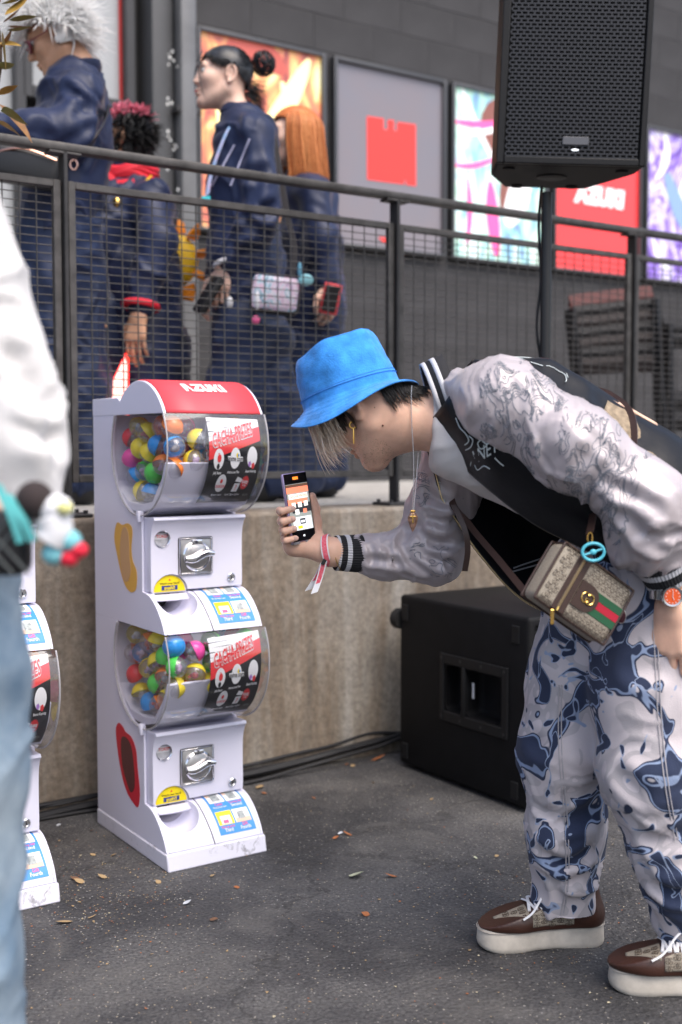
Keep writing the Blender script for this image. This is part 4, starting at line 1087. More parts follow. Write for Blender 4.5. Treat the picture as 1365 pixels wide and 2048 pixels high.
# subwoofer (its side faces the camera, its grille the right)
SUB_S, SUB_N, SUB_W, SUB_D, SUB_H = 2.335, 2.505, 0.50, 0.635, 0.575
sub = empty('subwoofer', SN(SUB_S, SUB_N, 0.0), RZ, 'big black subwoofer box with recessed side handle standing on the asphalt', 'subwoofer')
b = MB(); b.rbox((SUB_W / 2, SUB_D / 2, SUB_H / 2 + 0.012), (SUB_W, SUB_D, SUB_H), 0.014, 3); cab = obj('cabinet', b, M_spk, sub)
hz, hy = 0.315, 0.255
cb = MB(); cb.rbox((0.0, hy + 0.085, hz), (0.13, 0.085, 0.15), 0.02, 3); k1 = obj('cutter', cb, None, sub)
cb = MB(); cb.rbox((0.0, hy - 0.055, hz), (0.13, 0.165, 0.15), 0.02, 3); k2 = obj('cutter', cb, None, sub)
cb = MB(); cb.rbox((SUB_W / 2, 0.0, SUB_H / 2 + 0.012), (SUB_W - 0.05, 0.03, SUB_H - 0.05), 0.004, 1); k3 = obj('cutter', cb, None, sub)
boolean(cab, [k1, k2, k3])
b = MB(); o1 = [(hy - 0.17, hz - 0.11), (hy + 0.155, hz - 0.11), (hy + 0.155, hz + 0.11), (hy - 0.17, hz + 0.11)]
fr = MB()
fr.rbox((-0.002, hy - 0.157, hz), (0.008, 0.028, 0.22), 0.003, 1); fr.rbox((-0.002, hy + 0.146, hz), (0.008, 0.022, 0.22), 0.003, 1)
fr.rbox((-0.0025, hy - 0.005, hz + 0.093), (0.008, 0.28, 0.034), 0.003, 1); fr.rbox((-0.0025, hy - 0.005, hz - 0.093), (0.008, 0.28, 0.034), 0.003, 1); fr.rbox((0.002, hy + 0.035, hz), (0.024, 0.016, 0.16), 0.006, 2)
hd = obj('handle', fr, M_spk2, sub)
for yy in (-0.155, -0.05, 0.05, 0.145):
    for zz_ in (-0.095, 0.095):
        q = MB(); q.cyl((-0.007, hy + yy, hz + zz_), (-0.004, hy + yy, hz + zz_), 0.0055, 8); obj('screw', q, M_steel, hd)
q = MB(); q.bbox((0.02, hy + 0.012, hz - 0.02), (0.0205, hy + 0.022, hz + 0.03)); obj('white_tag', q, M_wprint, hd)
for (yy, zz_) in ((0.055, 0.53), (0.60, 0.53), (0.055, 0.06), (0.60, 0.06)):
    q = MB(); q.rbox((-0.001, yy, zz_), (0.006, 0.035, 0.055), 0.003, 1); obj('corner_recess', q, M_spk2, sub)
gr = MB()
for i in range(46):
    z = 0.045 + (SUB_H - 0.07) * i / 45
    gr.tube([(0.03, 0.012, z), (SUB_W - 0.03, 0.012, z)], 0.0022, 4)
for i in range(40):
    x = 0.03 + (SUB_W - 0.06) * i / 39
    gr.tube([(x, 0.0135, 0.04), (x, 0.0135, SUB_H - 0.02)], 0.0014, 4)
tag(obj('grille', gr, mat('sub_grille', (0.02, 0.02, 0.022), 0.5, 0.3), sub), kind='stuff')
for x in (0.05, SUB_W - 0.05):
    for y in (0.05, SUB_D - 0.05):
        q = MB(); q.cyl((x, y, 0), (x, y, 0.013), 0.02, 14); obj('foot', q, mat('rubber', (0.015, 0.015, 0.015), 0.8), sub)
q = MB(); q.cyl((0.02, SUB_D + 0.0, 0.50), (0.02, SUB_D + 0.035, 0.50), 0.035, 20); obj('caster', q, mat('rubber', (0.015, 0.015, 0.015), 0.8), sub)
# pole
pp = P(1093, 500, 3.585)
pole = empty('speaker_pole', (pp[0], pp[1], SUB_H + 0.012), RZ, 'black metal pole with clamp knob rising from the subwoofer to the loudspeaker', 'pole')
b = MB(); b.cyl((0, 0, -0.06), (0, 0, 0.62), 0.0205, 24); obj('outer_tube', b, M_steel, pole)
b = MB(); b.cyl((0, 0, 0.60), (0, 0, 1.27), 0.0165, 24); obj('inner_tube', b, mat('pole_black', (0.03, 0.03, 0.032), 0.35, 0.4), pole)
b = MB(); b.rbox((0.0, 0, 0.60), (0.062, 0.062, 0.075), 0.012, 3); cl = obj('clamp', b, M_steel2, pole)
Rl = np.array(Matrix.Rotation(-RZ, 3, 'Z'))
kx = Rl @ np.array([1, -0.25, 0]); kx /= np.linalg.norm(kx)
b = MB(); b.cyl(kx * 0.028, kx * 0.062, 0.012, 16); b.v = [q + V(0, 0, 0.60) for q in b.v]; obj('knob_stem', b, M_spk2, cl)
b = MB(); b.tube([kx * 0.060, kx * 0.064, kx * 0.082, kx * 0.086], [0.026, 0.031, 0.031, 0.026], 14); b.v = [q + V(0, 0, 0.60) for q in b.v]; obj('knob', b, mat('knob_grey', (0.10, 0.105, 0.11), 0.4), cl)
# loudspeaker: grille faces the camera, cabinet tapers to the rear, tipped a touch forward
c_ = P(1139, 332, 3.42)
spk = empty('loudspeaker', c_, 0, 'black pole-mounted loudspeaker with slotted metal grille above the crowd', 'loudspeaker', rot=(math.radians(2), math.radians(2.2), math.radians(-3)))
SW, SH_, SD = 0.425, 0.66, 0.36
tr_ = [(-SW / 2, 0.0), (SW / 2, 0.0), (SW / 2 - 0.005, 0.10), (0.10, SD), (-SW / 2 + 0.055, SD), (-SW / 2 - 0.0, 0.18)]
b = MB(); b.prism(tr_, 2, 0.0, SH_); cab = obj('cabinet', b, M_spk, spk, bevel=0.008, bseg=3)
rim = MB()
for lo, hi in (((-SW / 2, -0.022, 0), (-SW / 2 + 0.022, -0.001, SH_)), ((SW / 2 - 0.018, -0.022, 0), (SW / 2, -0.001, SH_)), ((-SW / 2 + 0.022, -0.022, 0), (SW / 2 - 0.018, -0.001, 0.020)), ((-SW / 2 + 0.022, -0.022, SH_ - 0.02), (SW / 2 - 0.018, -0.001, SH_))):
    rim.bbox(lo, hi)
obj('front_rim', rim, M_spk2, spk, bevel=0.003)
b = MB(); b.bbox((-SW / 2 + 0.02, -0.006, 0.018), (SW / 2 - 0.016, -0.003, SH_ - 0.018)); obj('baffle', b, mat('baffle_black', (0.006, 0.006, 0.007), 0.8), spk)
# slotted grille: rows of bars with staggered bridges
gr = MB(); x0, x1 = -SW / 2 + 0.026, SW / 2 - 0.022
rows = 58; dz = (SH_ - 0.045) / rows; pitch = 0.0182
for r in range(rows + 1):
    z = 0.0225 + dz * r; gr.box(((x0 + x1) / 2, -0.0145, z), (x1 - x0, 0.003, dz * 0.40))
for r in range(rows):
    z = 0.0225 + dz * (r + 0.5); x = x0 + (pitch / 2 if r % 2 else 0)
    while x < x1:
        gr.box((x, -0.0145, z), (0.0052, 0.0028, dz * 0.62)); x += pitch
tag(obj('grille', gr, M_grille, spk, smooth=False), kind='stuff')
b = MB(); b.rbox((0.012, -0.018, 0.067), (0.076, 0.004, 0.024), 0.002, 1); bd = obj('badge', b, mat('badge_grey', (0.12, 0.12, 0.13), 0.4, 0.5), spk)
b = MB(); b.sphere((0.012, -0.0165, 0.042), (0.011, 0.002, 0.0035), 12, 6); obj('status_light', b, mat('status_led', (0.8, 0.82, 0.85), 0.3, emit=(0.8, 0.85, 0.9), es=0.6), spk)
for (x, y) in ((-0.17, 0.05), (0.16, 0.05), (-0.12, 0.32), (0.05, 0.31)):
    q = MB(); q.cyl((x, y, -0.006), (x, y, 0.002), 0.018, 16); obj('foot', q, mat('rubber', (0.015, 0.015, 0.015), 0.8), spk)
q = MB(); q.lathe([(0.045, 0.0), (0.045, -0.004), (0.03, -0.008), (0.022, -0.008)], 24, np.array([[1, 0, 0, -0.03], [0, 1, 0, 0.165], [0, 0, 1, 0], [0, 0, 0, 1]])); obj('pole_socket', q, M_spk2, spk)
# cable hanging beside the pole
def cable(name, pts, r, label, m=None, group=None, seg=7):
    p = crom(pts, 8); b = MB(); b.tube(p, r, seg); o = obj(name, b, m or mat('cable_black', (0.014, 0.014, 0.016), 0.5, spec=0.5), None)
    tag(o, label, 'cable', group); return o
cable('power_cable', [P(1084, 372, 3.60), P(1078, 450, 3.61), P(1082, 560, 3.60), P(1074, 650, 3.60), P(1082, 730, 3.6), P(1090, 860, 3.6), P(1090, 1000, 3.6), P(1088, 1160, 3.6)], 0.0045, 'thin black cable hanging down beside the speaker pole')
# cables on the ground against the wall
def wallrun(dz, n0, seed, r, s0=-1.6, s1=2.95):
    rr = random.Random(seed); pts = []; ph = rr.uniform(0, 6.28)
    for s in np.linspace(s0, s1, 30):
        rise = 0.055 * max(0.0, min(1.0, (s - 1.75) / 0.6)) ** 1.5
        pts.append(SN(s, n0 + 0.012 * math.sin(s * 2.3 + ph) + rr.uniform(-.006, .006), r + max(0, dz + 0.010 * math.sin(s * 3.1 + ph)) + rise * (0.6 + 0.4 * rr.random())))
    return pts
for i, (n0, dz, r) in enumerate(((3.262, 0.0, 0.0125), (3.280, 0.006, 0.0075), (3.268, 0.022, 0.0070), (3.240, 0.0, 0.0065), (3.285, 0.028, 0.0055))):
    cable('ground_cable', wallrun(dz, n0, 40 + i, r), r, ['thickest black cable of the bundle lying at the wall foot', 'black cable lying closest to the concrete wall', 'black cable resting on top of the thick one', 'outermost thin black cable on the asphalt by the wall', 'thinnest black cable topmost against the concrete wall'][i], None, 'cables along the wall foot')
# ------------------------------------------------------------------ people: shared builders
def skin(name, c):
    m = mat(name, c, 0.48, spec=0.35, sub=0.12, var=0.10, vscale=26, bump=0.12, bscale=500); return m
def head_mesh(h=0.003, neck=None, nr=(0.056, 0.062), fem=False):
    """a head in its own axes: x right, y forward, z up; neck: a list of points in those axes"""
    lo, hi = np.array([-0.12, -0.14, -0.16]), np.array([0.12, 0.15, 0.15])
    if neck is not None:
        q = np.array(neck); lo = np.minimum(lo, q.min(0) - 0.1); hi = np.maximum(hi, q.max(0) + 0.1)
    s = SDF(lo, hi, h)
    s.ell((0, -0.014, 0.034), (0.072, 0.090, 0.078))
    s.ell((0, 0.030, -0.028), (0.057, 0.060, 0.084), k=0.03)
    jr = 0.018 if fem else 0.021
    for sx in (-1, 1):
        s.cone((sx * 0.050, -0.004, -0.050), (sx * 0.014, 0.066, -0.096), jr + 0.003, jr - 0.003, k=0.03)
        s.ell((sx * 0.038, 0.056, -0.016), (0.024, 0.026, 0.022), k=0.03)
    s.ell((0, 0.074, -0.098), (0.017, 0.015, 0.014), k=0.02)
    s.cone((-0.036, 0.078, 0.031), (0.036, 0.078, 0.031), 0.010, k=0.022)
    for sx in (-1, 1): s.ell((sx * 0.031, 0.097, 0.011), (0.019, 0.014, 0.011), k=0.014, cut=True)
    nt_ = 0.1015 if fem else 0.108
    s.cone((0, 0.085, 0.014), (0, nt_, -0.024), 0.0075, 0.0085 if fem else 0.0100, k=0.012)
    for sx in (-1, 1): s.ell((sx * 0.0090, nt_ - 0.009, -0.028), (0.0072, 0.009, 0.0062), k=0.008)
    s.ell((0, 0.091, -0.0555), (0.021, 0.010, 0.0055), k=0.006); s.ell((0, 0.0895, -0.0680), (0.018, 0.010, 0.0068), k=0.006)
    s.cone((-0.021, 0.1005, -0.0615), (0.021, 0.1005, -0.0615), 0.0016, k=0.003, cut=True)
    for sx in (-1, 1):
        s.ell((sx * 0.0765, -0.014, 0.000), (0.0075, 0.016, 0.027), k=0.010)
        rim = [(sx * (0.0815 + 0.007 * max(0, -math.cos(t))), -0.014 + 0.0165 * math.cos(t), 0.002 + 0.029 * math.sin(t)) for t in np.radians(np.linspace(10, 265, 12))]
        s.chain(rim, [0.0042] * len(rim), k=0.004)
        s.ell((sx * 0.0895, -0.009, -0.001), (0.0095, 0.0095, 0.0150), k=0.005, cut=True)
        s.ell((sx * 0.080, -0.008, -0.028), (0.0052, 0.0085, 0.0095), k=0.006)
        s.ell((sx * 0.079, 0.004, -0.006), (0.004, 0.004, 0.008), k=0.005)
    if neck is not None:
        s.cone((0, -0.030, -0.035), neck[0], nr[0], nr[0], k=0.035)
        for i in range(len(neck) - 1): s.cone(neck[i], neck[i + 1], nr[0] + (nr[1] - nr[0]) * i / len(neck), nr[0] + (nr[1] - nr[0]) * (i + 1) / len(neck), k=0.03)
    return s.mesh(1)
def eyes(person, R, c, iris=(0.05, 0.025, 0.012), lid=None):
    for sx in (-1, 1):
        b = MB(); e = c + R @ V(sx * 0.031, 0.0755, 0.011)
        b.sphere(e, 0.0120, 16, 10); ey = obj('eye', b, mat('eye_white', (0.62, 0.60, 0.58), 0.2), person, world=True)
        b = MB(); b.sphere(e + R @ V(0, 0.0082, 0), (0.0058, 0.0058, 0.0058), 12, 8); obj('iris', b, mat('iris_dark', iris, 0.12), ey, world=False)
        ey.children[0].data.transform(Matrix.Translation(-Vector(root_of(person).location)))
        b = MB(); b.tube(crom([c + R @ V(sx * 0.012, 0.0905, 0.036), c + R @ V(sx * 0.028, 0.0895, 0.0415), c + R @ V(sx * 0.046, 0.075, 0.036)], 4), [0.0026, 0.003, 0.003, 0.003, 0.003, 0.0028, 0.0022, 0.0016, 0.001], 6); obj('eyebrow', b, mat('brow_hair', (0.02, 0.014, 0.012), 0.6), person, world=True)
def bvh_of(v, f): return BVHTree.FromPolygons([tuple(q) for q in v], [tuple(int(i) for i in q) for q in f])
def strand_mesh(strands, r=0.0016, seg=4, taper=True, flat=0.45):
    b = MB()
    for st in strands:
        p = crom(np.array(st[0]), 4) if len(st[0]) > 2 else np.array(st[0], float)
        w = st[1] if len(st) > 1 else r; n = len(p)
        prof = w * np.minimum(1, np.linspace(1.0, 0.0, n) * 1.8 + 0.05) if taper else np.full(n, w)
        b.tube(p, prof, seg, caps=False, ell=(1.0, flat))
    return b
def hair_mat(name, c, c2, rough=0.38, sub=0.0):
    m = mat(name, c, rough, spec=0.4, var=0.5, vscale=60, col2=c2)
    if sub:
        b = m.node_tree.nodes['Principled BSDF']; b.inputs['Subsurface Weight'].default_value = sub; b.inputs['Subsurface Radius'].default_value = (1, 1, 1); b.inputs['Subsurface Scale'].default_value = 0.012
    return m
def hand_sdf(wrist, palm_dir, normal, side, size=1.0, curl=0.35, spread=0.12, h=0.0022, thumb_curl=0.3, forearm=None, fr=0.028):
    """a hand with five separate fingers. palm_dir: wrist to knuckles; normal: back of the hand; side=+1 thumb towards dir x normal"""
    y = np.asarray(palm_dir, float); y /= np.linalg.norm(y); z = np.asarray(normal, float); z -= y * (z @ y); z /= np.linalg.norm(z); x = np.cross(y, z) * side
    w = np.asarray(wrist, float); S = size
    def L(a, b_, c): return w + (x * a + y * b_ + z * c) * S
    fing = []
    for (ax, bl, ln, rd) in ((0.030, 0.088, (0.042, 0.026, 0.021), 0.0088), (0.010, 0.094, (0.047, 0.030, 0.023), 0.0090), (-0.011, 0.090, (0.043, 0.028, 0.022), 0.0086), (-0.030, 0.080, (0.033, 0.020, 0.019), 0.0076)):
        p = [L(ax, bl, 0.0)]; a = 0.15 + curl * 0.6; px = ax
        d0 = spread * ax / 0.03
        for k_, l_ in enumerate(ln):
            q = p[-1] + (y * math.cos(a) - z * math.sin(a) + x * d0 * 0.5) * l_ * S; p.append(q); a += curl * (1.0 if k_ == 0 else 0.8)
        fing.append((p, rd))
    tp = [L(0.022, 0.022, -0.008), L(0.046, 0.050, -0.016), L(0.056 - 0.012 * thumb_curl, 0.082, -0.024 - 0.01 * thumb_curl), L(0.054 - 0.03 * thumb_curl, 0.108, -0.034 - 0.012 * thumb_curl)]
    allp = [q for p, _ in fing for q in p] + tp + [w, L(0, 0.09, 0)] + ([np.asarray(forearm)] if forearm is not None else [])
    lo, hi = bounds(*allp, m=0.045); s = SDF(lo, hi, h)
    for ax, bl in ((0.028, 0.086), (0.010, 0.092), (-0.010, 0.088), (-0.028, 0.078)):
        s.cone(L(ax * 0.55, 0.012, 0), L(ax, bl, 0), 0.0150 * S, 0.0115 * S, k=0.014)
    s.cone(L(0.012, 0.02, -0.006), tp[1], 0.018 * S, 0.0135 * S, k=0.014)
    s.cone(tp[1], tp[2], 0.0125 * S, 0.0105 * S, k=0.006); s.cone(tp[2], tp[3], 0.0102 * S, 0.0085 * S, k=0.004)
    for p, rd in fing:
        for k_ in range(3): s.cone(p[k_], p[k_ + 1], rd * S * (1 - 0.06 * k_), rd * S * (0.94 - 0.08 * k_), k=0.004)
    if forearm is not None: s.cone(L(0, 0.012, 0), forearm, 0.026 * S, fr, k=0.02, flat=z, ratio=0.8)
    return s.mesh(1)
def ribbon(pts, w, side, thick=0.0008):
    """a flat band along points; side: direction(s) of its width"""
    p = np.asarray(pts, float); sd_ = np.broadcast_to(np.asarray(side, float), p.shape); sd_ = sd_ / np.linalg.norm(sd_, axis=1, keepdims=True)
    t = np.gradient(p, axis=0); nn = np.cross(t, sd_); nn /= np.linalg.norm(nn, axis=1, keepdims=True) + 1e-12
    a, b = p - sd_ * w / 2, p + sd_ * w / 2
    m_ = MB(); k = len(p)
    vs = np.concatenate([a + nn * thick / 2, b + nn * thick / 2, b - nn * thick / 2, a - nn * thick / 2])
    f = []
    for i in range(k - 1):
        for q in range(4):
            r = (q + 1) % 4; f.append((q * k + i, r * k + i, r * k + i + 1, q * k + i + 1))
    f += [(0, 3 * k, 2 * k, k), (k - 1, 2 * k - 1, 3 * k - 1, 4 * k - 1)]
    return m_.add(vs, f)
# ------------------------------------------------------------------ the man leaning in with his phone
MDP = 2.40
man = empty('person', PZ(1230, 1900, 0), 0, 'person in blue bucket hat and silver-sleeved jacket bending forward to photograph the machine', 'person')
M_skin = skin('skin_man', (0.76, 0.47, 0.345))
# --- head, neck
hy = V(-0.62, 0.50, -0.60); hy /= np.linalg.norm(hy)
hz_ = V(-0.60, 0.30, 0.74); hz_ = hz_ - hy * (hz_ @ hy); hz_ /= np.linalg.norm(hz_)
HR = np.stack([np.cross(hy, hz_), hy, hz_], 1)
HC = P(737, 808, MDP + 0.01)
to_l = lambda w: HR.T @ (np.asarray(w) - HC)
hv, hf = head_mesh(0.0027, [to_l(P(800, 840, MDP)), to_l(P(880, 838, MDP)), to_l(P(960, 900, MDP))], (0.057, 0.066))
hv = hv @ HR.T + HC
ha = V(-0.33, 0.10, 0.93); ha /= np.linalg.norm(ha)
hfw = V(-0.93, 0.25, -0.33); TR = frame(hfw, np.cross(ha, hfw)); TR = np.stack([TR[:, 0], np.cross(ha, TR[:, 0]), ha], 1)
TC = P(703, 792, MDP + 0.005)
def in_hat(v, gap=0.008):
    """keeps the points that lie above the brim inside the crown"""
    q = (v - TC) @ TR; zr = np.clip(q[:, 2], 0, 0.12); lim = np.interp(zr, [0, 0.02, 0.055, 0.09, 0.105, 0.114], [0.098, 0.097, 0.093, 0.086, 0.076, 0.01]) * 0.93 - gap
    r = np.linalg.norm(q[:, :2], axis=1); k = np.where((q[:, 2] > -0.012) & (r > lim), lim / np.maximum(r, 1e-6), 1.0); q[:, :2] *= k[:, None]; q[:, 2] = np.minimum(q[:, 2], 0.098)
    return q @ TR.T + TC
hv = in_hat(hv)
head_bvh = bvh_of(hv, hf)
# --- joints
NS, NE, NW_ = P(985, 815, 2.24), P(1318, 1020, 2.16), P(1347, 1188, 2.24)
FS, FE, FW = P(930, 900, 2.55), P(872, 1112, 2.58), P(664, 1104, 2.52)
# phone
PC = P(597, 1014, 2.50)
pn = V(0.66, -0.74, 0.12); pn /= np.linalg.norm(pn)                 # screen normal, towards his face
pu = V(-0.13, 0.0, 0.99); pu = pu - pn * (pu @ pn); pu /= np.linalg.norm(pu)
px_ = np.cross(pu, pn)                                              # screen right
PR = np.stack([px_, pu, pn], 1)
PW, PH, PT = 0.068, 0.150, 0.009
def PP(a, b, c=0.0): return PC + PR @ V(a, b, c)
# --- right hand round the phone
lo, hi = bounds(FW, PP(-.05, -.1, -.06), PP(.06, .06, .04), P(720, 1110, 2.54), m=0.05)
s = SDF(lo, hi, 0.0021)
wr = FW; palm = PP(0.006, -0.072, -0.034)
s.cone(P(725, 1108, 2.545), wr, 0.031, 0.027, k=0.02)
s.cone(wr, PP(0.022, -0.075, -0.030), 0.025, 0.023, k=0.02)
s.cone(PP(0.022, -0.075, -0.030), PP(0.010, -0.030, -0.027), 0.021, 0.017, k=0.02)
s.cone(wr, PP(-0.008, -0.082, -0.026), 0.023, 0.019, k=0.02); s.cone(PP(-0.008, -0.082, -0.026), PP(-0.012, -0.045, -0.027), 0.018, 0.014, k=0.02)
# thumb base and thumb along the right edge
s.cone(PP(0.040, -0.082, -0.020), PP(0.046, -0.040, -0.008), 0.021, 0.016, k=0.02)
s.cone(PP(0.046, -0.040, -0.008), PP(0.046, -0.010, 0.000), 0.0135, 0.0115, k=0.008)
s.cone(PP(0.046, -0.010, 0.000), PP(0.040, 0.018, 0.004), 0.0112, 0.0085, k=0.004)
FY = [(-0.004, 0.0080), (-0.026, 0.0084), (-0.047, 0.0082), (-0.067, 0.0072)]
tips = []
for i, (b_, r_) in enumerate(FY):
    k0 = PP(0.004 - 0.004 * i, b_ - 0.010, -0.026); k1 = PP(-0.036, b_ + 0.002, -0.020); k2 = PP(-0.0455, b_ + 0.001, -0.001); k3 = PP(-0.030 + (0.004 if i == 0 else 0), b_ + 0.003, 0.0115)
    s.cone(k0, k1, r_ + 0.0018, r_ + 0.0006, k=0.010); s.cone(k1, k2, r_ + 0.0006, r_, k=0.003); s.cone(k2, k3, r_, r_ - 0.0010, k=0.002); tips.append((k2, k3, r_))
s.rbox(PC, (PW / 2 + 0.0004, PH / 2 + 0.0004, PT / 2 + 0.0006), 0.004, PR, cut=True, k=0.001)
rh = s.mesh(1)
# --- left hand, relaxed against the thigh
lh = hand_sdf(P(1345, 1208, 2.215), V(-0.10, -0.05, -1.0), V(-0.55, -0.80, 0.12), -1, 1.0, 0.42, 0.10, 0.0024, 0.6, forearm=P(1346, 1160, 2.22), fr=0.030)
# --- hidden body under the clothes
lo, hi = bounds(P(900, 830, 2.4), P(1290, 1130, 2.4), NS, NE, FS, FE, PZ(1125, 1880, 0.05), PZ(1390, 1900, 0.05), m=0.14)
s = SDF(lo, hi, 0.012)
s.cone(P(900, 838, 2.4), P(960, 870, 2.4), 0.062, 0.09, k=0.04)
s.cone(P(990, 855, 2.4), P(1285, 1085, 2.4), 0.070, 0.080, k=0.05, flat=(0, 1, 0), ratio=1.25)
s.chain([NS, NE, P(1346, 1165, 2.22)], [0.05, 0.042, 0.03], 0.03); s.chain([FS, FE, P(700, 1107, 2.54)], [0.05, 0.042, 0.031], 0.03)
HIPF, KNF, ANF = P(1195, 1215, 2.48), P(1128, 1520, 2.47), P(1128, 1825, 2.50)
HIPN, KNN, ANN = P(1315, 1230, 2.32), P(1305, 1570, 2.29), P(1400, 1850, 2.31)
s.chain([HIPF, KNF, ANF], [0.075, 0.055, 0.038], 0.04); s.chain([HIPN, KNN, ANN], [0.075, 0.055, 0.038], 0.04)
tb = s.mesh(1)
body = obj('body', join((hv, hf), rh, lh, tb), M_skin, man, world=True)
eyes(man, HR, HC)
# fingernails of the phone hand
for k2, k3, r_ in tips:
    d = (k3 - k2) / np.linalg.norm(k3 - k2); nrm = -px_ * 0.35 + pn * 0.9; nrm = nrm - d * (nrm @ d); nrm /= np.linalg.norm(nrm)
    b = MB(); b.sphere(k3 + d * 0.001 + nrm * (r_ - 0.0022), (0.0052, 0.0058, 0.0018), 12, 8, frame(np.cross(d, nrm), d)); obj('fingernail', b, mat('nail', (0.68, 0.42, 0.34), 0.25, coat=0.3), body, world=True)
# mole, stubble is left to the skin
for (a, b_) in ((766, 851), (750, 815)):
    r = RAY(a, b_); hit = head_bvh.ray_cast(Vector((0, 0, H)), Vector(r))
    if hit[0] is not None:
        q = MB(); q.sphere(np.array(hit[0]), 0.0022 if a == 766 else 0.0012, 8, 6); obj('mole', q, mat('mole', (0.10, 0.04, 0.03), 0.6), body, world=True)
# --- hair
def snap(p, off=0.004):
    q = head_bvh.find_nearest(Vector(p)); return np.array(q[0]) + np.array(q[1]) * off
st = []; rr = random.Random(5)
M_hblack = hair_mat('hair_black', (0.022, 0.018, 0.017), (0.008, 0.007, 0.007))
for i in range(900):
    a = rr.uniform(-2.75, -0.1) if rr.random() < 0.8 else rr.uniform(-3.1, 0.0)
    z0 = rr.uniform(-0.030, 0.035)
    if math.cos(a) < -0.55 and math.sin(a) > -0.62: continue
    ln = rr.uniform(0.03, 0.055) * (0.8 if math.sin(a) > -0.35 else 1.0)
    pts = []
    for t in (0, 0.4, 0.75, 1.0):
        loc = V(0.085 * math.cos(a + t * rr.uniform(-.05, .12)), -0.012 + 0.105 * math.sin(a), z0 - ln * t)
        pts.append(snap(HC + HR @ loc, 0.0035 + 0.004 * t * rr.random() + 0.002 * (1 - t)))
    if all(((q - TC) @ ha < -0.004) or np.linalg.norm((q - TC) - ha * ((q - TC) @ ha)) < 0.085 for q in pts): st.append((pts, rr.uniform(0.0013, 0.0026)))
hair = obj('hair', strand_mesh(st), M_hblack, man, world=True, angle=180); tag(hair, 'short black hair at the nape and temple')
st = []
for i in range(300):
    u = rr.random() ** 0.8
    a0 = P(612 + 56 * u + rr.uniform(-4, 4), 836 + 2 * u + rr.uniform(-6, 4), MDP - 0.02 + rr.uniform(-0.02, 0.06))
    L_ = rr.uniform(0.45, 1.1) * (1.0 - 0.45 * u); curve = rr.uniform(0.5, 1.1)
    a1 = a0 + V(0.006 + 0.016 * curve * L_, rr.uniform(-.006, .01), -0.040 * L_)
    a2 = a0 + V(0.012 + 0.024 * curve * L_, rr.uniform(-.01, .014), -0.080 * L_)
    a3 = a0 + V(0.024 + 0.036 * curve * L_ + rr.uniform(-.006, .01), rr.uniform(-.012, .018), -0.112 * L_)
    st.append(([a0, a1, a2, a3], rr.uniform(0.0010, 0.0021)))
fr_ = obj('fringe', strand_mesh(st), hair_mat('hair_blond', (0.95, 0.80, 0.65), (0.66, 0.51, 0.39), 0.55, 0.4), man, world=True, angle=180); tag(fr_, 'long bleached blond fringe hanging from under the hat')
st = []
for i in range(130):
    a0 = P(650 + rr.uniform(0, 30), 824 + rr.uniform(-8, 10), MDP - 0.06 + rr.uniform(-.01, .03)); a0 = snap(a0, 0.003)
    st.append(([a0, snap(a0 + V(0.008, 0, -0.016), 0.004), snap(a0 + V(0.018, 0, -0.034 * rr.uniform(.6, 1.2)), 0.003)], rr.uniform(0.0012, 0.0022)))
obj('sideburn', strand_mesh(st), hair_mat('hair_brown', (0.06, 0.04, 0.032), (0.02, 0.015, 0.013)), man, world=True, angle=180)
# --- bucket hat
prof = [(0.131, -0.030), (0.1325, -0.0285), (0.131, -0.0265), (0.124, -0.0215), (0.117, -0.0165), (0.110, -0.011), (0.104, -0.005), (0.0995, 0.0), (0.0985, 0.006), (0.0980, 0.0155), (0.0988, 0.019), (0.0975, 0.022), (0.0965, 0.035), (0.0945, 0.055), (0.0915, 0.075), (0.0880, 0.090), (0.0850, 0.098), (0.0825, 0.103), (0.0800, 0.1045), (0.078, 0.1065), (0.060, 0.1100), (0.035, 0.113), (0.001, 0.114)]
dense = crom(np.array(prof), 3)
def hat_pts(seg=110):
    out = []
    for i, (r, z) in enumerate(dense):
        row = []
        for k in range(seg):
            t = 2 * math.pi * k / seg
            p = V(r * 1.05 * math.cos(t), r * 0.93 * math.sin(t), z)
            brim = max(0, (r - 0.10) / 0.032)
            p[2] += brim * (0.010 * math.cos(2 * t + 0.4) - 0.004 * math.cos(t) + 0.006 * math.sin(3 * t + 1))
            if 0.104 < r < 0.130: p[2] += 0.0011 * math.sin(r * 1000)
            if z > 0.02:
                nz = fbm(np.array([p * V(14, 14, 22)]), 3, 4)[0]; p[:2] *= 1 + (0.06 * nz - 0.05 * (1 - abs(vnoise(np.array([p * V(16, 16, 30)]), 17)[0])) ** 4) * min(1, (z - 0.02) / 0.05); p[2] += 0.013 * fbm(np.array([p * 11]), 2, 9)[0] * min(1, (z - 0.02) / 0.06)
                p[2] += -0.010 * (p[0] / 0.1) * (z / 0.11)
            row.append(p)
        out.append(row)
    return np.array(out)
hp = hat_pts(); n_, sg = hp.shape[:2]
vv = hp.reshape(-1, 3); ff = [(i * sg + k, i * sg + (k + 1) % sg, (i + 1) * sg + (k + 1) % sg, (i + 1) * sg + k) for i in range(n_ - 1) for k in range(sg)]
hb = MB(); hb.add(vv @ TR.T + TC, ff)
hat = obj('bucket_hat', hb, mat('hat_cotton', (0.045, 0.26, 0.70), 0.95, sheen=0.3, spec=0.2, var=0.28, vscale=26, bump=0.6, bscale=320), man, world=True, angle=180, solid=0.0025)
b = MB()
for row in (29, 33, 54): b.tube((hp[row] * 1.003) @ TR.T + TC, 0.0009, 5, closed=True)
obj('stitching', b, mat('hat_thread', (0.035, 0.20, 0.58), 0.8), hat, world=True)
LAST[0]['kind'] = 'stuff'
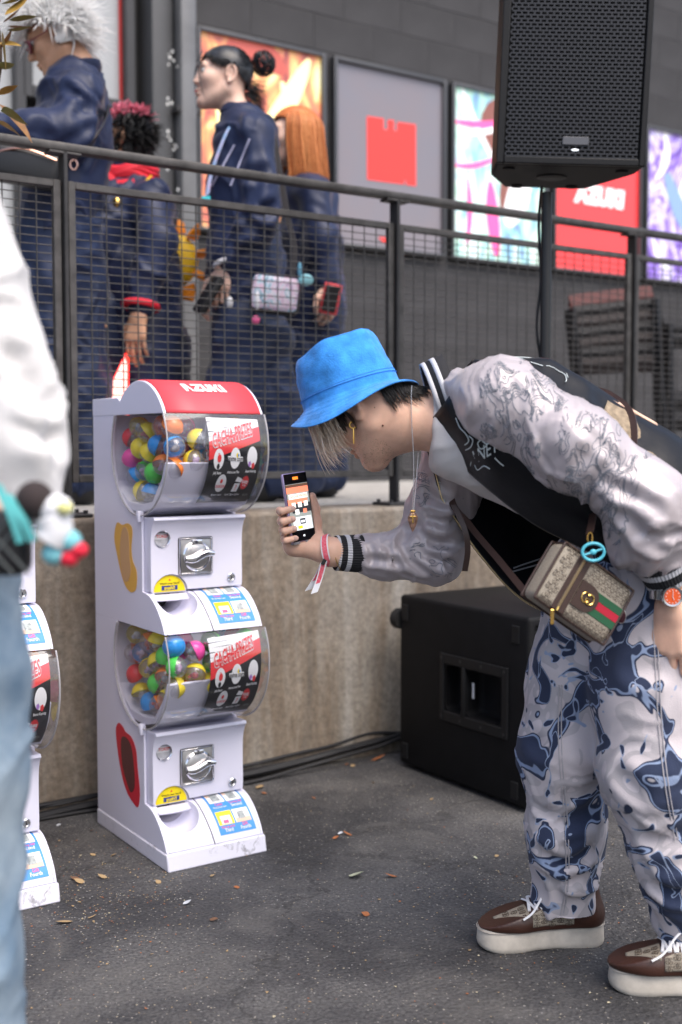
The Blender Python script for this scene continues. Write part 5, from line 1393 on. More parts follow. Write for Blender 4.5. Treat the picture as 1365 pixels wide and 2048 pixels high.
# stubble along the jaw
b = MB(); rr = random.Random(61); n_st = 0
for i in range(6000):
    lc = V(rr.uniform(-0.066, 0.0), rr.uniform(0.0, 0.085), rr.uniform(-0.115, -0.035))
    if lc[2] > -0.045 - 0.5 * (lc[1] - 0.02) and rr.random() < 0.85: continue
    h_ = head_bvh.find_nearest(Vector(HC + HR @ lc)); p_ = np.array(h_[0]); nn = np.array(h_[1]); l2 = HR.T @ (p_ - HC)
    if l2[2] > -0.030 or l2[1] < -0.005: continue
    b.tube([p_ - nn * 0.0003, p_ + nn * 0.0010 + HR @ V(0, 0, -0.0008)], [0.00022, 0.00010], 3, caps=False); n_st += 1
    if n_st > 480: break
tag(obj('stubble', b, mat('stubble', (0.05, 0.035, 0.03), 0.8), man, world=True), kind='stuff')
# --- earring
er = np.array(head_bvh.ray_cast(Vector((0, 0, H)), Vector(RAY(706, 846)))[0] or P(706, 846, 2.33)) + V(0, -0.004, 0)
M_gold = mat('gold', (0.85, 0.55, 0.16), 0.2, 1.0)
b = MB(); b.tube([er + V(0.0065 * math.cos(t), -0.001, 0.0065 * math.sin(t) - 0.004) for t in np.arange(20) / 20 * 2 * math.pi], 0.0014, 6, closed=True); b.tube([er + V(0.001, -0.001, -0.0105), er + V(0.0015, -0.001, -0.015), er + V(0.002, -0.001, -0.042)], [0.0010, 0.0016, 0.0016], 6)
obj('earring', b, M_gold, man, world=True)
# --- jacket body: a shell of cross-sections along the back, open at the front
A0, B0 = P(897, 790, MDP), P(1335, 1112, MDP)
ax = (B0 - A0); AL = np.linalg.norm(ax); ax /= AL
e1 = V(ax[2] * -1, 0, ax[0]); e1 = e1 / np.linalg.norm(e1)
if e1[2] < 0: e1 = -e1
e2 = V(0, 1, 0)
SEC = {0.00: [(-.062, -.050), (-.040, -.085), (.030, -.095), (.075, -.045), (.088, .0), (.075, .045), (.03, .095), (-.045, .095), (-.085, .062)],
       0.10: [(-.085, -.065), (-.040, -.130), (.050, -.130), (.115, -.060), (.132, .0), (.115, .06), (.045, .13), (-.06, .135), (-.125, .08)],
       0.22: [(-.105, -.085), (-.030, -.175), (.080, -.150), (.152, -.075), (.170, .0), (.152, .075), (.07, .155), (-.05, .185), (-.178, .09)],
       0.50: [(-.112, -.105), (-.035, -.180), (.085, -.150), (.165, -.075), (.184, .0), (.165, .075), (.07, .15), (-.09, .185), (-.232, .10)],
       0.74: [(-.090, -.120), (-.020, -.180), (.095, -.150), (.180, -.075), (.198, .0), (.18, .075), (.08, .15), (-.11, .18), (-.250, .10)],
       1.00: [(-.075, -.120), (-.010, -.175), (.100, -.140), (.185, -.065), (.200, .0), (.185, .065), (.09, .14), (-.09, .165), (-.20, .11)]}
ts = sorted(SEC)
def jac(t, u, lift=0.0):
    """t along the back 0..1, u round the section 0 (near zip) .. 1 (far zip)"""
    j = max(0, min(len(ts) - 2, sum(1 for q in ts if q <= t) - 1)); a = (t - ts[j]) / (ts[j + 1] - ts[j])
    n = len(SEC[0.0]) - 1; i = min(int(u * n), n - 1); f_ = u * n - i
    def P2(tt):
        S_ = np.array(SEC[tt]); g = lambda k: S_[min(max(k, 0), n)]
        p0, p1, p2, p3 = g(i - 1), g(i), g(i + 1), g(i + 2)
        return 0.5 * (2 * p1 + (-p0 + p2) * f_ + (2 * p0 - 5 * p1 + 4 * p2 - p3) * f_ ** 2 + (-p0 + 3 * p1 - 3 * p2 + p3) * f_ ** 3)
    # smooth along t
    g2 = lambda k: P2(ts[min(max(k, 0), len(ts) - 1)])
    q0, q1, q2, q3 = g2(j - 1), g2(j), g2(j + 1), g2(j + 2)
    m1 = (q2 - q0) / 2 if j > 0 else q2 - q1; m2 = (q3 - q1) / 2 if j < len(ts) - 2 else q2 - q1
    h00 = 2 * a ** 3 - 3 * a ** 2 + 1; h10 = a ** 3 - 2 * a ** 2 + a; h01 = -2 * a ** 3 + 3 * a ** 2; h11 = a ** 3 - a ** 2
    pq = h00 * q1 + h10 * m1 + h01 * q2 + h11 * m2
    c = A0 + ax * AL * t
    pq = pq * (1 + lift / max(0.05, np.linalg.norm(pq)))
    return c + e1 * pq[0] + e2 * pq[1]
NT, NU = 60, 90
G = np.array([[jac(t, u) for u in np.linspace(0, 1, NU)] for t in np.linspace(0, 1, NT)])
cen = np.array([[A0 + ax * AL * t] * NU for t in np.linspace(0, 1, NT)])
dirn = G - cen; dirn /= np.linalg.norm(dirn, axis=2, keepdims=True)
tt = np.linspace(0, 1, NT)[:, None]; uu = np.linspace(0, 1, NU)[None, :]
fold = 0.006 * (1 - np.abs(vnoise(np.stack([tt * 5 + 1.8 * uu + 0 * uu, uu * 9 + 0 * tt, 0 * tt + 0 * uu], -1), 3)) * 2) + 0.005 * fbm(G * 12, 2, 5)
fold = fold * np.minimum(1, np.minimum(uu, 1 - uu) * 12) 
G = G + dirn * fold[..., None]
M_jblack = mat('jacket_satin_black', (0.005, 0.0055, 0.008), 0.42, sheen=0.05, spec=0.3, var=0.2, vscale=9, bump=0.25, bscale=60)
jb = MB(); jb.grid(G); jacket = obj('jacket', jb, M_jblack, man, world=True, angle=180, solid=0.004)
tag(jacket, 'black satin bomber jacket hanging open with embroidered silver sleeves')
jac_bvh = bvh_of(jb.arr(), jb.f)
# zip tapes and teeth along both front edges
M_zip = mat('zip_brass', (0.62, 0.50, 0.30), 0.3, 1.0)
for u0 in (0, NU - 1):
    edge = G[3:, u0]; b = MB(); b.tube(edge, 0.0022, 6); obj('zip', b, mat('zip_tape', (0.02, 0.02, 0.022), 0.7), jacket, world=True)
    b = MB(); L = np.r_[0, np.cumsum(np.linalg.norm(np.diff(edge, axis=0), axis=1))]
    for q in np.arange(0, L[-1], 0.0034):
        c = V(*[np.interp(q, L, edge[:, i]) for i in range(3)]); b.box(c + V(0, -0.0012, 0), (0.0016, 0.0052, 0.0046))
    tag(obj('zip_teeth', b, M_zip, jacket, world=True, smooth=False), kind='stuff')
# hem band
hem = []
for t in np.linspace(0.97, 1.10, 8):
    hem.append([jac(min(t, 1.0), u, 0.004 - max(0, t - 1.0) * 0.12) + ax * AL * max(0, t - 1.0) for u in np.linspace(0.0, 0.92, 60)])
b = MB(); b.grid(hem); hb_ = obj('hem_band', b, mat('rib_black', (0.013, 0.013, 0.016), 0.8, bump=0.3, bscale=300), jacket, world=True, solid=0.003)
for t0 in (1.01, 1.05):
    st2 = [[jac(1.0, u, 0.0078 - (t - 1.0) * 0.12) + ax * AL * (t - 1.0) for u in np.linspace(0.02, 0.9, 60)] for t in (t0, t0 + 0.018)]
    b = MB(); b.grid(st2); obj('hem_stripe', b, mat('rib_silver', (0.52, 0.52, 0.55), 0.6), hb_, world=True, solid=0.001)
# collar: ribbed band round the neck with two pale stripes
cc = P(858, 808, MDP); cax = V(-0.93, 0, -0.20); cax /= np.linalg.norm(cax); cup = V(-0.20, 0, 0.98); cup -= cax * (cup @ cax); cup /= np.linalg.norm(cup)
def collar(w0, w1, rad, gap=0.55, n=70):
    rows = []
    for w in np.linspace(w0, w1, 3):
        row = []
        for t in np.linspace(-math.pi + gap * 0.75, math.pi - gap * 0.2, n):
            rib = 0.0006 * math.cos(t * 70)
            r = rad + rib + w * 0.25
            row.append(cc - cax * w + (cup * math.cos(t) * 1.06 - V(0, 1, 0) * math.sin(t) * 0.98) * r + cax * (-0.018) * (1 - math.cos(t)) * 0.5)
        rows.append(row)
    m_ = MB(); m_.grid(rows); return m_
M_ribk = mat('rib_black', (0.013, 0.013, 0.016), 0.8); M_ribs = mat('rib_silver', (0.52, 0.52, 0.55), 0.6)
col = obj('collar', collar(0.0, 0.045, 0.078), M_ribk, jacket, world=True, solid=0.004)
for w0, w1 in ((-0.002, 0.007), (0.017, 0.027)): obj('collar_stripe', collar(w0, w1, 0.0792), M_ribs, col, world=True, solid=0.003)
# --- shirt under it
lo, hi = bounds(P(880, 840, 2.4), P(1280, 1110, 2.4), m=0.2); s = SDF(lo, hi, 0.006)
s.cone(P(878, 838, MDP), P(915, 862, MDP), 0.068, 0.072, k=0.03); s.cone(P(930, 890, MDP - 0.015), P(1215, 1050, MDP), 0.080, 0.060, k=0.05, flat=(0, 1, 0), ratio=1.1)
s.plane(P(862, 835, MDP), V(-1, 0, 0.02))
tv, tf = s.mesh(1); tv = folds(tv, tf, ax, 0.003, 14, 4, 2)
shirt = obj('shirt', (tv, tf), mat('tee_ribbed', (0.66, 0.63, 0.62), 0.85, sheen=0.1, bump=0.4, bscale=260, aniso=(1, 1, 5)), man, world=True)
# --- sleeves
def satin(name, c):
    return mat(name, c, 0.36, metal=0.12, spec=0.55, sheen=0.25, var=0.06, vscale=8, bump=0.35, bscale=44)
M_silver = satin('silver_satin', (0.46, 0.41, 0.425))
lo, hi = bounds(P(890, 760, 2.3), NS, NE, NW_, P(1345, 1160, 2.22), m=0.15); s = SDF(lo, hi, 0.0055)
s.cone(P(925, 776, 2.33), P(1000, 800, 2.255), 0.040, 0.074, k=0.04); s.cone(P(1005, 805, 2.25), P(1150, 893, 2.20), 0.078, 0.080, k=0.05)
s.cone(P(1150, 893, 2.20), P(1295, 1002, 2.165), 0.080, 0.066, k=0.04); s.cone(P(1302, 1008, 2.17), P(1295, 1070, 2.19), 0.068, 0.074, k=0.05)
s.cone(P(1288, 1068, 2.195), P(1322, 1102, 2.205), 0.070, 0.048, k=0.03)
sv, sf = s.mesh(1)
ua = NE - NS
bend = lambda v: 0.55 + 0.9 * np.exp(-(np.linalg.norm(v - P(1270, 1060, 2.15), axis=1) / 0.13) ** 2) + 0.5 * np.exp(-(np.linalg.norm(v - P(1040, 930, 2.15), axis=1) / 0.12) ** 2)
sv = folds(sv, sf, ua, 0.0060, 13, 6, 12, 0.9, bend)
D_ = 2.10
sv = creases(sv, sf, [([P(1180, 1005, D_), P(1235, 1030, D_), P(1300, 1050, D_)], 0.016, 0.016), ([P(1195, 960, D_), P(1250, 985, D_), P(1330, 1030, D_)], 0.014, 0.012), ([P(1195, 1075, D_), P(1260, 1068, D_), P(1330, 1085, D_)], 0.014, 0.013), ([P(1110, 960, D_), P(1160, 930, D_), P(1200, 880, D_)], 0.016, 0.010), ([P(1040, 920, D_), P(1090, 880, D_), P(1120, 820, D_)], 0.018, 0.010), ([P(960, 850, D_), P(1010, 860, D_), P(1070, 930, D_)], 0.016, 0.012), ([P(985, 800, D_), P(1060, 840, D_), P(1120, 920, D_)], 0.014, 0.009), ([P(1230, 1110, D_), P(1290, 1100, D_), P(1350, 1110, D_)], 0.011, 0.010), ([P(1120, 800, D_), P(1180, 860, D_), P(1260, 930, D_)], 0.014, 0.008), ([P(930, 770, D_), P(960, 800, D_), P(980, 850, D_)], 0.012, 0.008)])
sv = folds(sv, sf, ua + V(0, 0, 0.2), 0.0022, 34, 11, 91, 1.2)
sl1 = obj('sleeve', (sv, sf), M_silver, jacket, world=True); tag(sl1, 'silver satin left sleeve with swirling grey embroidery')
lo, hi = bounds(P(900, 880, 2.55), FE, P(700, 1105, 2.54), m=0.14); s = SDF(lo, hi, 0.005)
s.cone(P(925, 905, 2.545), P(880, 1030, 2.57), 0.086, 0.068, k=0.04); s.cone(P(880, 1030, 2.57), P(868, 1105, 2.57), 0.068, 0.064, k=0.04)
s.cone(P(868, 1108, 2.57), P(770, 1112, 2.555), 0.060, 0.050, k=0.04); s.cone(P(770, 1112, 2.555), P(718, 1107, 2.545), 0.048, 0.041, k=0.03)
fv, ff_ = s.mesh(1)
eb = lambda v: 0.4 + 1.0 * np.exp(-(np.linalg.norm(v - P(850, 1080, 2.52), axis=1) / 0.09) ** 2)
fv = folds(fv, ff_, V(1, 0.1, 0.5), 0.0055, 16, 6, 44, 0.9, eb)
D_ = 2.50
fv = creases(fv, ff_, [([P(835, 1060, D_), P(860, 1085, D_), P(910, 1090, D_)], 0.012, 0.013), ([P(825, 1080, D_), P(860, 1115, D_), P(915, 1130, D_)], 0.012, 0.012), ([P(800, 1090, D_), P(830, 1125, D_), P(870, 1155, D_)], 0.012, 0.012), ([P(770, 1080, D_), P(790, 1115, D_), P(800, 1150, D_)], 0.010, 0.007), ([P(850, 1020, D_), P(880, 1040, D_), P(920, 1040, D_)], 0.012, 0.010), ([P(735, 1075, D_), P(745, 1105, D_), P(742, 1140, D_)], 0.008, 0.006), ([P(840, 970, D_), P(870, 1000, D_), P(915, 1005, D_)], 0.012, 0.009), ([P(720, 1120, D_), P(800, 1125, D_), P(860, 1150, D_)], 0.010, 0.007)])
fv = folds(fv, ff_, V(1, 0, 0.2), 0.0020, 38, 12, 95, 1.2)
sl2 = obj('sleeve', (fv, ff_), M_silver, jacket, world=True); tag(sl2, 'silver satin right sleeve reaching to the phone')
# embroidery: looping lines laid on the sleeve
def contour(v, f, box, blobs, ang, seed, parent, m_, scale=0.030, K=13.0, stretch=2.0, r=0.0008, step=2.0):
    """looping parallel lines: level curves of a stretched noise, laid on the cloth inside the given blobs"""
    bv = bvh_of(v, f); x = np.arange(box[0], box[2], step); y = np.arange(box[1], box[3], step); X, Y = np.meshgrid(x, y, indexing='ij')
    ca, sa = math.cos(ang), math.sin(ang); U = (X * ca + Y * sa) * scale / stretch; W_ = (-X * sa + Y * ca) * scale
    q = np.stack([U, W_, 0 * U], -1); q = q + 0.8 * np.stack([fbm(q * 1.3 + 5, 2, seed), fbm(q * 1.3 + 9, 2, seed + 1), 0 * U], -1)
    g = np.sin(K * vnoise(q * 1.6, seed + 2))
    mk = np.zeros_like(X)
    for bx0, by0, rx, ry, an in blobs:
        c_, s_ = math.cos(an), math.sin(an); dx, dy = X - bx0, Y - by0; mk = np.maximum(mk, 1 - ((dx * c_ + dy * s_) / rx) ** 2 - ((-dx * s_ + dy * c_) / ry) ** 2)
    mk = mk + 0.35 * fbm(np.stack([X * 0.03, Y * 0.03, 0 * X], -1), 2, seed + 4)
    b = MB()
    for i in range(len(x) - 1):
        for j in range(len(y) - 1):
            if mk[i, j] <= 0.12: continue
            c = [(i, j), (i + 1, j), (i + 1, j + 1), (i, j + 1)]; pts = []
            for k in range(4):
                a_, b_ = c[k], c[(k + 1) % 4]; ga, gb = g[a_], g[b_]
                if (ga < 0) != (gb < 0):
                    t = ga / (ga - gb); pts.append((x[a_[0]] + (x[b_[0]] - x[a_[0]]) * t, y[a_[1]] + (y[b_[1]] - y[a_[1]]) * t))
            for k in range(0, len(pts) - 1, 2):
                e = []
                for p_ in pts[k:k + 2]:
                    h_ = bv.ray_cast(Vector((0, 0, H)), Vector(RAY(*p_)))
                    if h_[0] is None: break
                    e.append(np.array(h_[0]) - RAY(*p_) * 0.0004)
                if len(e) == 2 and 1e-4 < np.linalg.norm(e[0] - e[1]) < 0.02: b.tube(e, r, 4, caps=False)
    return tag(obj('embroidery', b, m_, parent, world=True), kind='stuff')
M_emb = mat('embroidery_grey', (0.20, 0.215, 0.25), 0.6)
contour(sv, sf, (960, 690, 1130, 980), [(1008, 790, 38, 75, -0.2), (1040, 880, 34, 70, -0.35), (1072, 780, 30, 55, 0.0)], 1.2, 3, sl1, M_emb)
contour(sv, sf, (1110, 800, 1320, 1100), [(1190, 860, 40, 36, 0.3), (1180, 930, 55, 70, 0.6), (1240, 960, 45, 70, 0.3), (1222, 1040, 38, 34, 0.2)], 1.9, 14, sl1, M_emb)
contour(fv, ff_, (820, 940, 930, 1170), [(845, 975, 18, 40, 0.0), (880, 1120, 40, 36, 0.5)], 0.6, 25, sl2, M_emb)
# chest lettering and crossed bones, laid on the near front panel
def on_jacket(px, py):
    h_ = jac_bvh.ray_cast(Vector((0, 0, H)), Vector(RAY(px, py)))
    return None if h_[0] is None else np.array(h_[0]) - RAY(px, py) * 0.0075
def draw_on(lines, r, m_, name, hit=on_jacket, parent=jacket):
    b = MB()
    for ln in lines:
        p = [hit(*q) for q in crom(np.array(ln, float), 4)]; p = [q for q in p if q is not None]
        if len(p) > 2: b.tube(p, r, 5)
    return obj(name, b, m_, parent, world=True)
M_wemb = mat('embroidery_white', (0.62, 0.68, 0.68), 0.6)
tv_, tf_ = text_mesh('GEANETI', 1.0, 0.0); b = MB(); pts = []
lx, ly = math.cos(math.radians(-31)), math.sin(math.radians(-31))
for x, y in tv_[:, :2]:
    q = on_jacket(957 + (x * 27) * lx * 0.95 + y * 42 * -0.05, 912 + x * 27 * ly * 0.9 - y * 40); pts.append(q if q is not None else P(975, 905, 2.25))
b.add(pts, tf_); obj('chest_lettering', b, M_wemb, jacket, world=True, smooth=False)
draw_on([[(912, 836), (920, 855), (932, 868), (938, 882), (930, 890)], [(938, 872), (946, 880), (942, 894), (932, 900)], [(968, 862), (964, 880), (974, 890), (962, 898), (956, 886), (966, 878)], [(950, 930), (956, 940), (968, 932), (980, 938)], [(990, 916), (1000, 926), (1008, 932)]], 0.0011, M_wemb, 'chest_scroll'); LAST[0]['kind'] = 'stuff'
# back patch: tan embroidered cloth with pale pink edge, and white line work
pt = [[jac(t, u, 0.007) for u in np.linspace(0.27, 0.56, 14)] for t in np.linspace(0.46, 0.80, 16)]
b = MB(); b.grid(pt); obj('back_patch', b, mat('patch_tan', (0.27, 0.21, 0.145), 0.9, var=0.35, vscale=70, bump=0.5, bscale=200), jacket, world=True, solid=0.002)
pt = [[jac(t, u, 0.009) for u in np.linspace(0.40, 0.56, 10)] for t in np.linspace(0.44, 0.66, 10)]
b = MB(); b.grid(pt); obj('patch_edge', b, mat('patch_pink', (0.66, 0.44, 0.33), 0.9, var=0.1, vscale=60), jacket, world=True, solid=0.002)
b = MB(); rr = random.Random(9)
for k in range(18):
    t0, u0 = rr.choice(((rr.uniform(.2, .42), rr.uniform(.28, .5)), (rr.uniform(.82, .97), rr.uniform(.25, .5)))); p = []; d = rr.uniform(0, 6.28)
    for q in range(12):
        d += rr.uniform(-.6, .6); t0 += 0.010 * math.cos(d); u0 += 0.010 * math.sin(d); p.append(jac(min(max(t0, 0), 1), min(max(u0, 0), 1), 0.006))
    b.tube(p, 0.0010, 4)
tag(obj('back_embroidery', b, M_wemb, jacket, world=True), kind='stuff')
# far front panel: inner pocket welt and crossed bones
draw_on([[(1028, 1136), (1050, 1128), (1080, 1118)], [(1026, 1143), (1052, 1136), (1086, 1126)]], 0.0018, mat('welt_silver', (0.40, 0.40, 0.42), 0.3), 'pocket_welt'); LAST[0]['kind'] = 'stuff'
draw_on([[(856, 958), (866, 972), (880, 982)], [(880, 960), (868, 975), (858, 985)], [(888, 998), (892, 1012), (890, 1020)], [(854, 955), (850, 962), (858, 964)], [(884, 958), (886, 966), (878, 964)]], 0.0012, M_wemb, 'crossed_bones'); LAST[0]['kind'] = 'stuff'
# --- cuffs
def cuff(a, b_, ra, rb, parent, stripes):
    a = np.asarray(a); b_ = np.asarray(b_); n = 60; d = b_ - a
    x = np.cross(d, V(0, 1, 0)); x /= np.linalg.norm(x); y = np.cross(d, x); y /= np.linalg.norm(y)
    def ringrow(t, off): return [a + d * t + (x * math.cos(q) + y * math.sin(q)) * (ra + (rb - ra) * t + off + 0.0007 * math.cos(q * 44)) for q in np.linspace(0, 2 * math.pi, n * 3)]
    m_ = MB(); m_.grid([ringrow(t, 0) for t in np.linspace(0, 1, 8)]); c = obj('cuff', m_, M_ribk, parent, world=True, solid=0.003)
    for t0, t1 in stripes:
        m_ = MB(); m_.grid([ringrow(t, 0.0006) for t in (t0, t1)]); obj('cuff_stripe', m_, M_ribs, c, world=True)
cuff(P(722, 1107, 2.545), P(671, 1106, 2.53), 0.0415, 0.0375, sl2, ((0.90, 1.0), (0.50, 0.68)))
cuff(P(1318, 1112, 2.20), P(1338, 1160, 2.215), 0.052, 0.043, sl1, ((0.30, 0.52), (0.85, 1.0)))
# --- necklace
M_chain = mat('steel_chain', (0.55, 0.55, 0.57), 0.25, 1.0)
def chainline(pts, name='necklace'):
    b = MB(); p = crom(pts, 14); L = np.r_[0, np.cumsum(np.linalg.norm(np.diff(p, axis=0), axis=1))]
    for i, q in enumerate(np.arange(0, L[-1], 0.0032)):
        c = V(*[np.interp(q, L, p[:, k]) for k in range(3)]); b.sphere(c, (0.0013, 0.0013, 0.0019), 6, 4)
    o = obj(name, b, M_chain, man, world=True); tag(o, kind='stuff'); return o
chainline([P(824, 772, 2.36), P(823, 800, 2.335), P(824, 850, 2.33), P(827, 900, 2.335), P(828, 960, 2.345), P(826, 1020, 2.35)])
chainline([P(838, 888, 2.43), P(834, 950, 2.40), P(828, 1020, 2.355)])
b = MB(); pc = P(826, 1040, 2.35)
for i, (w, z) in enumerate(((0.006, 0.016), (0.011, 0.008), (0.010, 0.0), (0.006, -0.012), (0.0015, -0.024))): pass
b.lathe([(0.002, 0.017), (0.007, 0.013), (0.0105, 0.006), (0.0095, -0.002), (0.006, -0.013), (0.001, -0.024)], 6, np.array([[1, 0, 0, pc[0]], [0, 0.5, 0, pc[1]], [0, 0, 1, pc[2]], [0, 0, 0, 1]]))
pd = obj('pendant', b, mat('pendant_gem', (0.30, 0.17, 0.12), 0.15, 0.3, var=0.5, vscale=150, coat=0.6), man, world=True, smooth=False)
b = MB(); b.rbox(pc + V(0, -0.006, 0.004), (0.003, 0.002, 0.020), 0.0007, 1); b.rbox(pc + V(0, -0.006, 0.007), (0.012, 0.0021, 0.003), 0.0007, 1); b.rbox(pc + V(0, -0.002, 0.018), (0.010, 0.005, 0.004), 0.001, 1); obj('pendant_mount', b, M_gold, pd, world=True)
# --- trousers in swirling camouflage
def camo():
    m = bpy.data.materials.new('camo_denim'); m.use_nodes = True; nt = m.node_tree; b = nt.nodes['Principled BSDF']
    tc = node(nt, 'ShaderNodeTexCoord')
    def nz(sc, det, dis, off, rg=0.5):
        mp = node(nt, 'ShaderNodeMapping'); mp.inputs['Location'].default_value = off; nt.links.new(tc.outputs['Object'], mp.inputs['Vector'])
        n = node(nt, 'ShaderNodeTexNoise', Scale=sc, Detail=det, Roughness=rg, Distortion=dis); nt.links.new(mp.outputs[0], n.inputs['Vector']); return n.outputs['Fac']
    n1 = nz(7.2, 0.9, 1.8, (3.1, 1.7, 0.4)); n2 = nz(8.0, 1.0, 1.8, (7.3, 2.2, 5.1)); n3 = nz(13.0, 0.8, 1.9, (1.3, 8.2, 2.5))
    base = ramp(nt, n2, [(0.0, (0.60, 0.55, 0.57)), (0.50, (0.56, 0.51, 0.53)), (0.515, (0.44, 0.41, 0.43)), (0.62, (0.46, 0.43, 0.45)), (0.63, (0.60, 0.55, 0.57))])
    blue = ramp(nt, n1, [(0.0, (0, 0, 0)), (0.538, (0, 0, 0)), (0.544, (1, 1, 1))])
    navy = ramp(nt, n1, [(0.0, (0, 0, 0)), (0.526, (0, 0, 0)), (0.530, (1, 1, 1)), (0.549, (1, 1, 1)), (0.553, (0, 0, 0)), (0.575, (0, 0, 0)), (0.579, (1, 1, 1))])
    c = mixc(nt, blue, base, (0.27, 0.34, 0.50)); c = mixc(nt, navy, c, (0.036, 0.047, 0.088))
    hole = ramp(nt, n3, [(0.0, (0, 0, 0)), (0.625, (0, 0, 0)), (0.632, (1, 1, 1))]); c = mixc(nt, hole, c, (0.30, 0.36, 0.50))
    hole2 = ramp(nt, n3, [(0.0, (0, 0, 0)), (0.650, (0, 0, 0)), (0.656, (1, 1, 1))]); c = mixc(nt, hole2, c, (0.034, 0.045, 0.085))
    nt.links.new(c, b.inputs['Base Color']); b.inputs['Roughness'].default_value = 1.0; b.inputs['Specular IOR Level'].default_value = 0.12; b.inputs['Sheen Weight'].default_value = 0.1
    w = node(nt, 'ShaderNodeTexNoise', Scale=420.0, Detail=3.0); nt.links.new(tc.outputs['Object'], w.inputs['Vector'])
    bp = node(nt, 'ShaderNodeBump', Strength=0.35, Distance=0.002); nt.links.new(w.outputs['Fac'], bp.inputs['Height']); nt.links.new(bp.outputs[0], b.inputs['Normal'])
    return m
M_camo = camo()
lo, hi = bounds(P(1080, 1200, 2.48), P(1420, 1100, 2.3), P(1128, 1835, 2.5), P(1410, 1880, 2.3), m=0.17); s = SDF(lo, hi, 0.0065)
s.cone(P(1230, 1165, 2.41), P(1330, 1150, 2.40), 0.145, 0.16, k=0.06, flat=(0, 1, 0), ratio=1.05)
s.chain([P(1190, 1225, 2.475), P(1150, 1360, 2.47), P(1128, 1500, 2.465), P(1133, 1660, 2.475), P(1130, 1815, 2.495)], [0.108, 0.096, 0.091, 0.076, 0.067], 0.05)
s.chain([P(1310, 1230, 2.335), P(1296, 1380, 2.31), P(1300, 1540, 2.285), P(1345, 1700, 2.29), P(1392, 1868, 2.31)], [0.118, 0.108, 0.096, 0.080, 0.069], 0.045)
s.plane(PZ(1130, 1838, 0.0) + V(0, 0, 0.075), (0, 0, -1))
pv, pf = s.mesh(1)
low = lambda v: 0.5 + 1.3 * np.clip((0.45 - v[:, 2]) / 0.4, 0, 1)
pv = folds(pv, pf, V(0.15, 0.1, 1), 0.0055, 11, 5, 71, 1.0, low)
D_ = 2.40
pv = creases(pv, pf, [([P(1060, 1755, D_), P(1110, 1775, D_), P(1190, 1745, D_)], 0.014, 0.011), ([P(1060, 1700, D_), P(1130, 1730, D_), P(1200, 1690, D_)], 0.016, 0.011), ([P(1075, 1800, D_), P(1130, 1805, D_), P(1190, 1790, D_)], 0.011, 0.009), ([P(1045, 1600, D_), P(1110, 1640, D_), P(1205, 1620, D_)], 0.020, 0.008), ([P(1045, 1480, D_), P(1120, 1500, D_), P(1190, 1560, D_)], 0.020, 0.008), ([P(1090, 1290, D_), P(1150, 1330, D_), P(1190, 1420, D_)], 0.022, 0.010),
                      ([P(1200, 1300, 2.2), P(1260, 1340, 2.2), P(1340, 1330, 2.2)], 0.020, 0.009), ([P(1215, 1540, 2.2), P(1280, 1580, 2.2), P(1365, 1560, 2.2)], 0.020, 0.009), ([P(1250, 1660, 2.2), P(1310, 1690, 2.2), P(1390, 1660, 2.2)], 0.018, 0.010), ([P(1300, 1770, 2.22), P(1350, 1790, 2.22), P(1420, 1760, 2.22)], 0.015, 0.011), ([P(1320, 1825, 2.22), P(1370, 1838, 2.22), P(1430, 1820, 2.22)], 0.012, 0.009)])
trs = obj('trousers', (pv, pf), M_camo, man, world=True); tag(trs, 'pale grey trousers with navy and blue swirling camouflage')
tro_bvh = bvh_of(pv, pf)
on_tr = lambda x, y: (lambda h_: None if h_[0] is None else np.array(h_[0]) - RAY(x, y) * 0.0012)(tro_bvh.ray_cast(Vector((0, 0, H)), Vector(RAY(x, y))))
draw_on([[(1118, 1370), (1118, 1500), (1130, 1650), (1132, 1760), (1122, 1830)], [(1124, 1370), (1124, 1500), (1136, 1650), (1138, 1760), (1128, 1828)]], 0.0013, mat('seam_thread', (0.42, 0.40, 0.42), 0.8), 'seam', on_tr, trs); LAST[0]['kind'] = 'stuff'
draw_on([[(1306, 1240), (1312, 1340), (1318, 1460), (1332, 1580), (1350, 1680)], [(1313, 1240), (1319, 1340), (1325, 1460), (1339, 1580), (1357, 1680)]], 0.0013, mat('seam_thread', (0.42, 0.40, 0.42), 0.8), 'seam', on_tr, trs); LAST[0]['kind'] = 'stuff'
# --- shoes
M_brown = mat('brown_leather', (0.050, 0.019, 0.012), 0.42, var=0.2, vscale=18, bump=0.2, bscale=240, coat=0.1)
M_soleM = mat('sole_cream', (0.56, 0.51, 0.44), 0.6, var=0.16, vscale=24, rvar=0.1)
def canvas():
    m = bpy.data.materials.new('monogram_canvas'); m.use_nodes = True; nt = m.node_tree; b = nt.nodes['Principled BSDF']
    tc = node(nt, 'ShaderNodeTexCoord'); w = node(nt, 'ShaderNodeTexNoise', Scale=500.0, Detail=2.0); nt.links.new(tc.outputs['Object'], w.inputs['Vector'])
    c = ramp(nt, w.outputs['Fac'], [(0.35, (0.24, 0.205, 0.16)), (0.65, (0.36, 0.315, 0.25))]); nt.links.new(c, b.inputs['Base Color']); b.inputs['Roughness'].default_value = 0.6
    bp = node(nt, 'ShaderNodeBump', Strength=0.3, Distance=0.001); nt.links.new(w.outputs['Fac'], bp.inputs['Height']); nt.links.new(bp.outputs[0], b.inputs['Normal'])
    return m
M_canvas = canvas(); M_mono = mat('monogram_ink', (0.085, 0.062, 0.045), 0.6)
